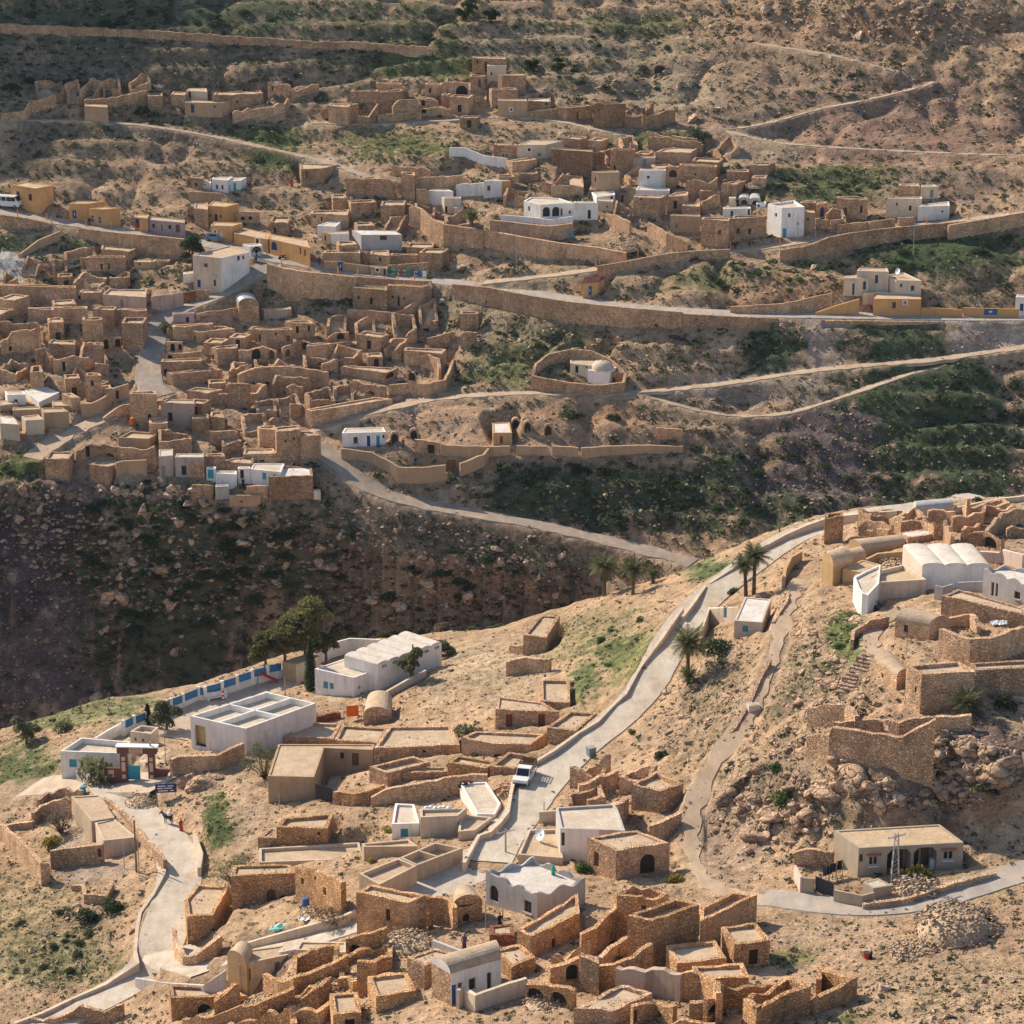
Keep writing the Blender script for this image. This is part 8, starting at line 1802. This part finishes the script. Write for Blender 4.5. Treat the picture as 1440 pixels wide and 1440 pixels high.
def donkey(px, py, rz, label, load=False, mat='fur_brown', sc=1.):
    o = thing('donkey', label, 'donkey', px, py, rz); b = MB()
    b.tube([(-.62, 0, .95), (-.5, 0, .98), (-.2, 0, .93), (.2, 0, .93), (.5, 0, .99), (.72, 0, 1.16), (.92, 0, 1.36), (1.02, 0, 1.38), (1.25, 0, 1.16), (1.36, 0, 1.05)], [.10, .22, .27, .27, .25, .16, .13, .13, .09, .06], 10)
    for q in (-1, 1):
        b.tube([(.45, .13 * q, .9), (.46, .13 * q, .5), (.44, .13 * q, .45), (.46, .13 * q, .04)], [.11, .055, .06, .04], 7); b.tube([(-.48, .13 * q, .95), (-.40, .13 * q, .66), (-.58, .13 * q, .42), (-.52, .13 * q, .04)], [.15, .09, .055, .04], 7)
        b.tube([(.95, .06 * q, 1.45), (.9, .12 * q, 1.72)], [.05, .015], 6)
    b.tube([(-.62, 0, 1.05), (-.74, 0, .8), (-.72, 0, .5)], [.04, .03, .045], 6); b.build('body', mat, o, smooth=True); kin(o, 'muzzle', 'fur_pale', ('ball', (1.36, 0, 1.05), .075, 8, 5))
    o.scale = (sc, sc, sc); return o
donkey(237, 1159, 2.6, 'dark brown loaded donkey standing on the lane beside the red robed person'); donkey(1062, 1352, 2.9, 'brown donkey grazing at the shadow edge of the golden ruin', sc=.95)
x, y, z = at(237, 1159); o = empty('saddle_load', x, y, z + ZC + 1.2); tag(o, 'pale sacks and dark blanket loaded on the donkey', 'load'); o.rotation_euler = (0, 0, 2.6); kin(o, 'blanket', 'black_cloth', ('box', (-.1, 0, -.12), (.8, .66, .2), 0, .85)); kin(o, 'sack', 'plastic_white', ('ball', (-.25, .12, .25), .28, 9, 6)); kin(o, 'sack', 'panel_tan', ('ball', (.1, -.1, .22), .24, 9, 6))
# goat-like small dark animal beside the donkey and red bucket in the field
x, y, z = at(1219, 1347); o = empty('red_bucket', x, y, z + ZC); tag(o, 'red bucket on the stony field beside the crouched person', 'bucket'); kin(o, 'pail', 'red_cloth', ('tube', [(0, 0, 0), (0, 0, .55)], [.28, .36], 12)); kin(o, 'rim', 'iron', ('tube', [(0, 0, .54), (0, 0, .58)], [.37, .37], 12))

# signboard on two legs with rows of white lettering strokes too small to read
o = thing('signboard', 'dark blue signboard with white lines of writing beside the boulders', 'sign', 234, 1124, gx + .15)
kin(o, 'leg', 'galvanised', ('tube', [(-1.1, 0, -.3), (-1.1, 0, 1.0)], [.05, .05], 6)); kin(o, 'leg', 'galvanised', ('tube', [(1.1, 0, -.3), (1.1, 0, 1.0)], [.05, .05], 6)); q = kin(o, 'board', 'sign_blue', ('box', (0, 0, .9), (2.6, .06, 1.15)))
kin(q, 'lettering', 'paint_white', *[('box', (dx, -.045, z), (w, .02, .13)) for z, r in ((1.72, ((-.5, 1.), (.55, .7))), (1.42, ((-.7, .7), (.25, 1.0))), (1.1, ((-.35, 1.2), (.75, .5)))) for dx, w in r])

# stone and rubble heaps
def heap(px, py, r, h, label, mat='pebbles', n=150, s=.16, name='stone_heap'):
    x, y, z = at(px, py); o = empty(name, x, y, z + ZC); tag(o, label, 'heap'); B = Bulk()
    b = MB(); b.ball((0, 0, -.2), r * .86, 18, 6, 0, (1, 1, h / r * .85)); b.build('core', 'mud' if mat != 'dryrock' else 'dryrock', o)
    for k in range(n):
        a, q = RN.uniform(0, 6.3), math.sqrt(RN.random()); zz = h * math.sqrt(max(1 - q * q, 0)) * .9; stone_bits(B, r * q * math.cos(a), r * q * math.sin(a), zz - .1, s * RN.uniform(.5, 1.6))
    tag(B.build('stones', mat, o), kind='stuff')
for q in [(200,1130,2.2,1.3,'heap of gravel beside the school gate','pebbles',300,.11),(1345,1312,4.4,3.,'large round rubble heap in the stony field','pebbles',520,.2),(1285,1340,2.6,.8,'low reddish rubble heap below the large round one','pebbles',260,.16),(578,1330,3.,1.4,'grey stone heap behind the vaulted house','pebbles',360,.15),(520,1345,1.8,.9,'stones piled inside the ruined golden wall','pebbles',200,.14),
  (912,1262,2.2,.8,'rubble filling the square roofless ruin','pebbles',260,.16),(440,1285,1.6,.7,'pile of stones under the tall sunlit facade','pebbles',160,.14),(470,1395,2.4,1.,'rubble at the foot of the crooked ruined wall','pebbles',240,.14),(375,1415,2.4,.8,'rubble between the bottom left ruined walls','pebbles',220,.14),(545,1405,1.8,.7,'rubble by the free standing pier','pebbles',180,.14),(770,1410,2.4,.8,'rubble mound before the double arches','pebbles',220,.15),
  (1262,795,2.4,.9,'rubble mound behind the three vaulted hall','pebbles',200,.16),(1398,878,1.8,.7,'heap with pale sheet inside the curved ruin','pebbles',160,.14),(712,1118,1.6,1.,'heap of broken red bricks at the road edge','brick',200,.12),(1340,1212,2.2,.9,'stone heap along the bank right of the porch','pebbles',220,.17),(1290,1250,2.6,1.1,'pile of pale stones below the porch house','pebbles',260,.2),(430,520,2.,.9,'wire and stone heap above the long shaded range','pebbles',180,.16),(530,470,3.,1.2,'collapsed rubble of the houses below the grass roof','pebbles',300,.2),(600,130,2.4,1.,'fallen stones under the great dark arch','pebbles',200,.18),(1060,262,2.,.8,'debris on the hill beside the twin vaults','pebbles',160,.16),(880,350,2.6,1.2,'debris pile right of the white villa','pebbles',220,.2),(180,520,2.2,.8,'fallen masonry below the street corner tower','pebbles',220,.16),(320,610,2.,.7,'rubble yard behind the little barrel vault','pebbles',200,.16)]: heap(*q)

# stone stairs below the upper footpath
A_, B_ = at(1222, 922), at(1186, 973); o = empty('stone_stairs', A_[0], A_[1], A_[2] + ZC); tag(o, 'rough stone stairs climbing beside the barrel vault honey house', 'stairs'); r = math.atan2(B_[1] - A_[1], B_[0] - A_[0])
for k in range(12):
    f_ = k / 11; p = [A_[i] + (B_[i] - A_[i]) * f_ for i in range(2)]; z = max(gz(*p), A_[2] + (B_[2] - A_[2]) * f_); kin(o, 'step', 'dryrock', ('box', (p[0] - A_[0], p[1] - A_[1], z - A_[2] - .5), (.75, 1.9 + .4 * math.sin(k * 2.1), .62), r + .12 * math.sin(k * 3.)))

# roof and yard bits
def onroof(px, py, ph):
    H = next(h for h in HS if h['ph'].startswith(ph)); z = H['zr'] - float(H['o'].get('p', .2)); x, y = onplane(px, py, z); return x, y, z
def small(name, label, cat, xyz, rz=0.): o = empty(name, xyz[0], xyz[1], xyz[2] + ZC); o.rotation_euler = (0, 0, rz); return tag(o, label, cat)
o = small('gas_bottle', 'tall green bottle standing on the scalloped concrete roof', 'bottle', onroof(778, 1230, 'unfinished grey')); kin(o, 'body', 'green_paint', ('tube', [(0, 0, 0), (0, 0, .8), (0, 0, .95), (0, 0, 1.0)], [.2, .2, .12, .07], 12), smooth=True); kin(o, 'cap', 'green_paint', ('tube', [(0, 0, 1.), (0, 0, 1.15)], [.09, .09], 10))
def dish(label, xyz, r, rz=2.2):
    o = small('satellite_dish', label, 'dish', xyz, rz); kin(o, 'stand', 'galvanised', ('tube', [(0, 0, 0), (0, 0, 1.)], [.05, .04], 6)); b = MB(); R = []
    for i in range(5):
        f = i / 4; R.append([(r * f * math.cos(t), -.12 + r * .3 * f * f - r * f * math.sin(t) * .35, 1. + r * f * math.sin(t) * .94) for t in [2 * math.pi * k / 14 for k in range(14)]])
    for i in range(4):
        for k in range(14): b.poly(R[i][k], R[i][(k + 1) % 14], R[i + 1][(k + 1) % 14], R[i + 1][k])
    b.build('reflector', 'plastic_white', o, smooth=True); kin(o, 'receiver_arm', 'galvanised', ('tube', [(0, -.1, .6), (0, -.9 * r, .9)], [.03, .03], 5))
dish('white satellite dish on the cream walled terrace', onroof(760, 1184, 'cream walled terrace carrying'), .75); dish('satellite dish on the roof of the cream storey over the orange house', onroof(1262, 389, 'cream upper storey'), .6)
o = small('white_sacks', 'row of white sacks on the flat cream roof', 'sacks', onroof(616, 1139, 'cream house with white sacks'))
for k in range(6): kin(o, 'sack', 'plastic_white', ('ball', (-1.3 + .5 * k, .15 * math.sin(k * 2), .22), .34, 9, 6, -90, (1, .8, .75)), smooth=True)
moto(653, 1104, .4, 'motorcycle standing on the white roof below the pickup')
bpy.data.objects[[q.name for q in COL.objects if q.name.startswith('motorcycle')][-1]].location = (lambda p: (p[0], p[1], p[2] + ZC))(onroof(655, 1107, 'white house with narrow long roof'))
def cloth(label, px, py, w, h, mat, rz, name='hanging_cloth', up=1.3):
    o = thing(name, label, 'cloth', px, py, rz); b = MB(); n = 10
    for k in range(n):
        x0, x1 = w * (k / n - .5), w * ((k + 1) / n - .5); d0, d1 = .06 * math.sin(k * 1.9), .06 * math.sin((k + 1) * 1.9)
        for (a, c) in ((0, .5), (.5, 1)): b.poly((x0, d0 * (1 - a), up - h / 2 + h * a), (x1, d1 * (1 - a), up - h / 2 + h * a), (x1, d1 * (1 - c), up - h / 2 + h * c), (x0, d0 * (1 - c), up - h / 2 + h * c))
    b.build('fabric', mat, o); kin(o, 'line', 'iron', ('tube', [(-w * .7, 0, up + h / 2), (w * .7, 0, up + h / 2)], [.02, .02], 4)); 
    for s in (-1, 1): kin(o, 'prop', 'woodpole', ('tube', [(s * w * .7, 0, -.2), (s * w * .7, 0, up + h / 2 + .05)], [.04, .03], 5))
cloth('bright orange blanket hanging beside the barrel vault stone hut', 496, 1013, 1.6, 1.5, 'orange_cloth', .2)
for px, py, m, lab in [(1160,1238,'blue_cloth','grey blue garment on the washing line behind the metal gate'),(1166,1236,'black_cloth','dark trousers on the washing line behind the metal gate'),(1171,1233,'black_cloth','narrow black garment at the washing line end'),(1180,1229,'black_cloth','black shirt hanging nearest the porch house')]: cloth(lab, px, py + 4, .55, .95, m, .4)
def rug(label, px, py, w, h, m, rz, lay=True, tilt=0):
    o = thing('rug', label, 'rug', px, py, rz); kin(o, 'pile', m, ('box', (0, 0, .35), (w, .08, h))); kin(o, 'border', 'paint_white', ('box', (0, -.05, .4), (w * .5, .02, h * .12)), ('box', (0, -.05, .35 + h * .7), (w * .5, .02, h * .12)))
rg = heading((560, 389), (600, 394))
for px, m, lab in [(560,'red_cloth','red rug hung on the wall beside the far road'),(568,'green_cloth','green rug hung right of the red rug'),(553,'green_cloth','small green rug left of the red rug'),(585,'blue_cloth','blue green rug hung near the rock'),(597,'plastic_white','pale diamond rug nearest the rock')]: rug(lab, px, 388 + (px - 553) * .09, 1.7 if m != 'plastic_white' else .8, 1.1, m, rg)
# metal gates
def mgate(label, p, q, h, mat='iron'):
    a, b_ = at(*p), at(*q); o = empty('metal_gate', (a[0] + b_[0]) / 2, (a[1] + b_[1]) / 2, (a[2] + b_[2]) / 2 + ZC); o.rotation_euler = (0, 0, math.atan2(b_[1] - a[1], b_[0] - a[0])); tag(o, label, 'gate'); L = math.dist(a[:2], b_[:2])
    for s in (-1, 1):
        l = kin(o, 'gate_leaf', mat, ('box', (s * L / 4, 0, .05), (L / 2 - .04, .05, h))); kin(l, 'ribs', mat, *[('box', (s * L / 4 + L * .09 * k, -.05, .05), (.05, .05, h)) for k in (-2, -1, 0, 1, 2)])
mgate('dark sheet metal gate of the porch house yard', (1146, 1254), (1172, 1262), 1.6, 'iron'); mgate('black metal gate of the veranda house courtyard', (444, 1125), (468, 1128), 1.9, 'iron'); mgate('dark wooden gate of the cave yard', (628, 662), (641, 658), 1.7, 'wood')
for px, py, m, lab in [(430,1277,'paint_blue','blue barrel in front of the arched wooden door'),(117,1118,'paint_turq','turquoise tank behind the lane farmhouse'),(1311,1222,'plastic_white','white barrel at the right end of the porch'),(803,334,'paint_turq','turquoise barrel in the debris beside the villa'),(186,597,'orange_cloth','orange barrel before the square stone house')]:
    o = thing('barrel', lab, 'barrel', px, py); kin(o, 'drum', m, ('tube', [(0, 0, 0), (0, 0, .35), (0, 0, .4), (0, 0, .75), (0, 0, .8), (0, 0, 1.15)], [.36, .36, .39, .39, .36, .36], 14)); kin(o, 'lid', m, ('tube', [(0, 0, 1.15), (0, 0, 1.2)], [.37, .3], 14))
def sheet(px, py, w, d, m, lab, rz):
    o = thing('plastic_sheet', lab, 'sheet', px, py, rz); b = MB(); n = 9; Z = [[.08 + .22 * RP.random() for _ in range(n + 1)] for _ in range(n + 1)]
    for i in range(n):
        for j in range(n):
            if (i - n / 2) ** 2 + (j - n / 2) ** 2 > 22: continue
            b.poly(*[((u / n - .5) * w, (v / n - .5) * d, Z[u][v]) for u, v in ((i, j), (i + 1, j), (i + 1, j + 1), (i, j + 1))])
    b.build('film', m, o); kin(o, 'weight_stone', 'pebbles', ('ball', (w * .3, 0, .2), .16, 7, 4))
sheet(396, 1306, 3.2, 1.6, 'aqua_sheet', 'crumpled aqua plastic sheet in the rubbish courtyard', .5); sheet(434, 1292, 2.4, 1.6, 'plastic_white', 'crumpled white plastic sheet in the rubbish courtyard', .5); sheet(1404, 878, 2.2, 1.4, 'plastic_white', 'white plastic sheet on the rubble inside the curved ruin', .2)
o = thing('concrete_trough', 'pale concrete trough standing on the stone path', 'trough', 1059, 998, .3); kin(o, 'basin', 'concroof', ('box', (0, 0, -.1), (1.4, .9, .8))); kin(o, 'inner', 'cement', ('box', (0, 0, .7), (1.15, .65, .03)))
o = thing('rubbish_bin', 'grey green bin standing at the edge of the concrete road', 'bin', 831, 1063, .5); kin(o, 'body', 'paint_grey', ('box', (0, 0, 0), (.85, .75, 1.1), 0, 1.12)); kin(o, 'rim', 'galvanised', ('box', (0, 0, 1.1), (1.02, .9, .06)))
o = thing('concrete_bench', 'white concrete bench along the school fence', 'bench', 305, 984, .4); kin(o, 'seat', 'white', ('box', (0, 0, .4), (3., .6, .12))); kin(o, 'leg', 'white', ('box', (-1.2, 0, -.1), (.25, .5, .5))); kin(o, 'leg', 'white', ('box', (1.2, 0, -.1), (.25, .5, .5))); kin(o, 'backrest', 'white', ('box', (0, .3, .5), (3., .12, .6)))
o = thing('striped_post', 'red and white striped post in the school yard', 'post', 314, 987); kin(o, 'shaft', 'plastic_white', ('tube', [(0, 0, -.1), (0, 0, 1.6)], [.16, .16], 10)); kin(o, 'band', 'red_cloth', *[('tube', [(0, 0, z), (0, 0, z + .3)], [.175, .175], 10) for z in (.2, .8, 1.35)])
o = thing('slide', 'small turquoise and red playground slide beside the blue fence', 'slide', 372, 962, .2); kin(o, 'ladder', 'paint_turq', *[('box', (-.9, 0, .25 + .3 * k), (.08, .7, .06)) for k in range(5)], ('tube', [(-1.2, -.35, 0), (-.7, -.35, 1.9)], [.04, .04], 5), ('tube', [(-1.2, .35, 0), (-.7, .35, 1.9)], [.04, .04], 5)); kin(o, 'chute', 'red_cloth', ('poly', (-.7, -.3, 1.6), (1.9, -.3, .2), (1.9, .3, .2), (-.7, .3, 1.6)), ('poly', (-.7, -.3, 1.85), (1.9, -.3, .4), (1.9, -.3, .2), (-.7, -.3, 1.6)), ('poly', (-.7, .3, 1.6), (1.9, .3, .2), (1.9, .3, .4), (-.7, .3, 1.85)))
# cave mouths in the earth bank
for px, py, lab in [(555,618,'small square cave mouth left of the walled cave yard'),(582,613,'dark cave mouth above the yard with red earth'),(742,602,'tallest cave mouth in the hollow'),(771,607,'small round cave mouth right of the tallest one'),(725,598,'low cave slit left of the tallest cave mouth'),(928,98,'wide cave mouth high on the upper slope')]:
    x, y, z = at(px, py + 5); o = empty('cave_mouth', x, y, z + ZC); tag(o, lab, 'cave'); o.rotation_euler = (0, 0, -math.atan2(x, y)); w, h = (1.1, 1.7) if 'wide' not in lab else (2.4, 1.6)
    b = MB(); arc = [(-w / 2, 0)] + [(-w / 2 * math.cos(t), h * .55 + h * .45 * math.sin(t)) for t in [math.pi * k / 8 for k in range(9)]] + [(w / 2, 0)]
    out = [(q[0] * 1.35, q[1] * 1.2) for q in arc]
    for i in range(len(arc) - 1): b.poly((arc[i][0], -.25, arc[i][1]), (arc[i + 1][0], -.25, arc[i + 1][1]), (out[i + 1][0], -.1, out[i + 1][1]), (out[i][0], -.1, out[i][1])); b.poly((arc[i + 1][0], -.25, arc[i + 1][1]), (arc[i][0], -.25, arc[i][1]), (arc[i][0], .5, arc[i][1]), (arc[i + 1][0], .5, arc[i + 1][1])); b.poly((out[i][0], -.1, out[i][1]), (out[i + 1][0], -.1, out[i + 1][1]), (out[i + 1][0], .6, out[i + 1][1]), (out[i][0], .6, out[i][1]))
    b.build('rim', 'stone', o); b = MB(); b.poly(*[(q[0], .05, q[1]) for q in arc]); b.build('painted_dark_hollow', 'painted_dark', o)  # flat near-black face stands in for the unlit cave inside
# mural: a black branching tree on the white cube
H = next(h for h in HS if h['ph'].startswith('white cube house painted')); hb = hit_wall(H['P'], True, H['zb'], H['zr'], 359, 354, False)
if hb:
    i = hb[1]; P = H['P']; a, c = np.array(P[i]), np.array(P[(i + 1) % 4]); L = np.linalg.norm(c - a); u = (c - a) / L; n_ = np.array([u[1], -u[0]]); hh = H['zr'] - H['zb']; b = MB()
    def Q(s, t): p = a + u * L * s + n_ * .03; return (p[0] - H['loc'][0], p[1] - H['loc'][1], hh * t)
    def stroke(s0, t0, s1, t1, w): b.poly(Q(s0 - w, t0), Q(s0 + w, t0), Q(s1 + w * .5, t1), Q(s1 - w * .5, t1))
    stroke(.5, .05, .5, .5, .06)
    for k in range(16): t = math.pi * (k + .5) / 16; s1, t1 = .5 + .32 * math.cos(t), .5 + .36 * math.sin(t); stroke(.5, .4, s1, t1, .025); b.poly(Q(s1 - .06, t1 - .05), Q(s1 + .06, t1 - .05), Q(s1 + .05, t1 + .07), Q(s1 - .05, t1 + .07))
    b.build('tree_mural', 'black_cloth', H['root'])
# prickly pear at the porch
x, y, z = at(1290, 1236); o = empty('prickly_pear', x, y, z + ZC); tag(o, 'prickly pear cactus growing before the double arched porch', 'cactus'); b = MB()
for k in range(46):
    a = RP.uniform(0, 6.3); r = RP.uniform(0, 1.7); c = (r * math.cos(a), r * math.sin(a) * .7, RP.uniform(.1, 1.3) * (1.1 - r * .3)); b.ball(c, .26, 7, 4, -90, (abs(math.cos(a * 3)) * .8 + .2, abs(math.sin(a * 3)) * .8 + .2, 1.25))
b.build('pads', 'leaf_yellow', o); kin(o, 'stem', 'twig', ('tube', [(0, 0, -.2), (0, 0, .6)], [.2, .12], 7))
# ------------------------------------------------------------------ light, air, camera
cam = bpy.data.cameras.new('camera'); co_ = bpy.data.objects.new('camera', cam); COL.objects.link(co_)
co_.location = (0, 0, ZC); co_.rotation_euler = (math.pi / 2 - PIT, 0, 0); cam.angle = 2 * HALF; cam.clip_start = 1; cam.clip_end = 12000
SC.camera = co_
SUN = np.array([-.76, .65]); EL = math.radians(35)
sv = np.array([SUN[0] * math.cos(EL), SUN[1] * math.cos(EL), math.sin(EL)])
sl = bpy.data.lights.new('sun', 'SUN'); sl.energy = 4.7; sl.angle = math.radians(.55); sl.color = (1.0, .885, .73)
so = bpy.data.objects.new('sun', sl); COL.objects.link(so); so.location = (-100, 400, 260)
from mathutils import Vector
so.rotation_euler = Vector(sv).to_track_quat('Z', 'Y').to_euler()
w = bpy.data.worlds.new('World'); SC.world = w; w.use_nodes = True
t = w.node_tree; t.nodes.clear(); ou = t.nodes.new('ShaderNodeOutputWorld'); bg = t.nodes.new('ShaderNodeBackground'); sk = t.nodes.new('ShaderNodeTexSky')
sk.sky_type = 'NISHITA'; sk.sun_disc = False; sk.sun_elevation = EL; sk.sun_rotation = math.atan2(SUN[0], SUN[1]); sk.air_density = 1.; sk.dust_density = 1.; sk.ozone_density = 1.3; sk.altitude = 400
bg.inputs['Strength'].default_value = .125
t.links.new(sk.outputs[0], bg.inputs[0]); t.links.new(bg.outputs[0], ou.inputs[0])
SC.view_settings.view_transform = 'Standard'; SC.view_settings.look = 'None'; SC.view_settings.exposure = .5; SC.view_settings.gamma = 1
SC.cycles.max_bounces = 6; SC.cycles.diffuse_bounces = 4

hb = MB(); hb.box((0, 2000, -20), (9600, 5400, ZC + 175)); hz = hb.build('haze', 'haze'); tag(hz, kind='stuff')
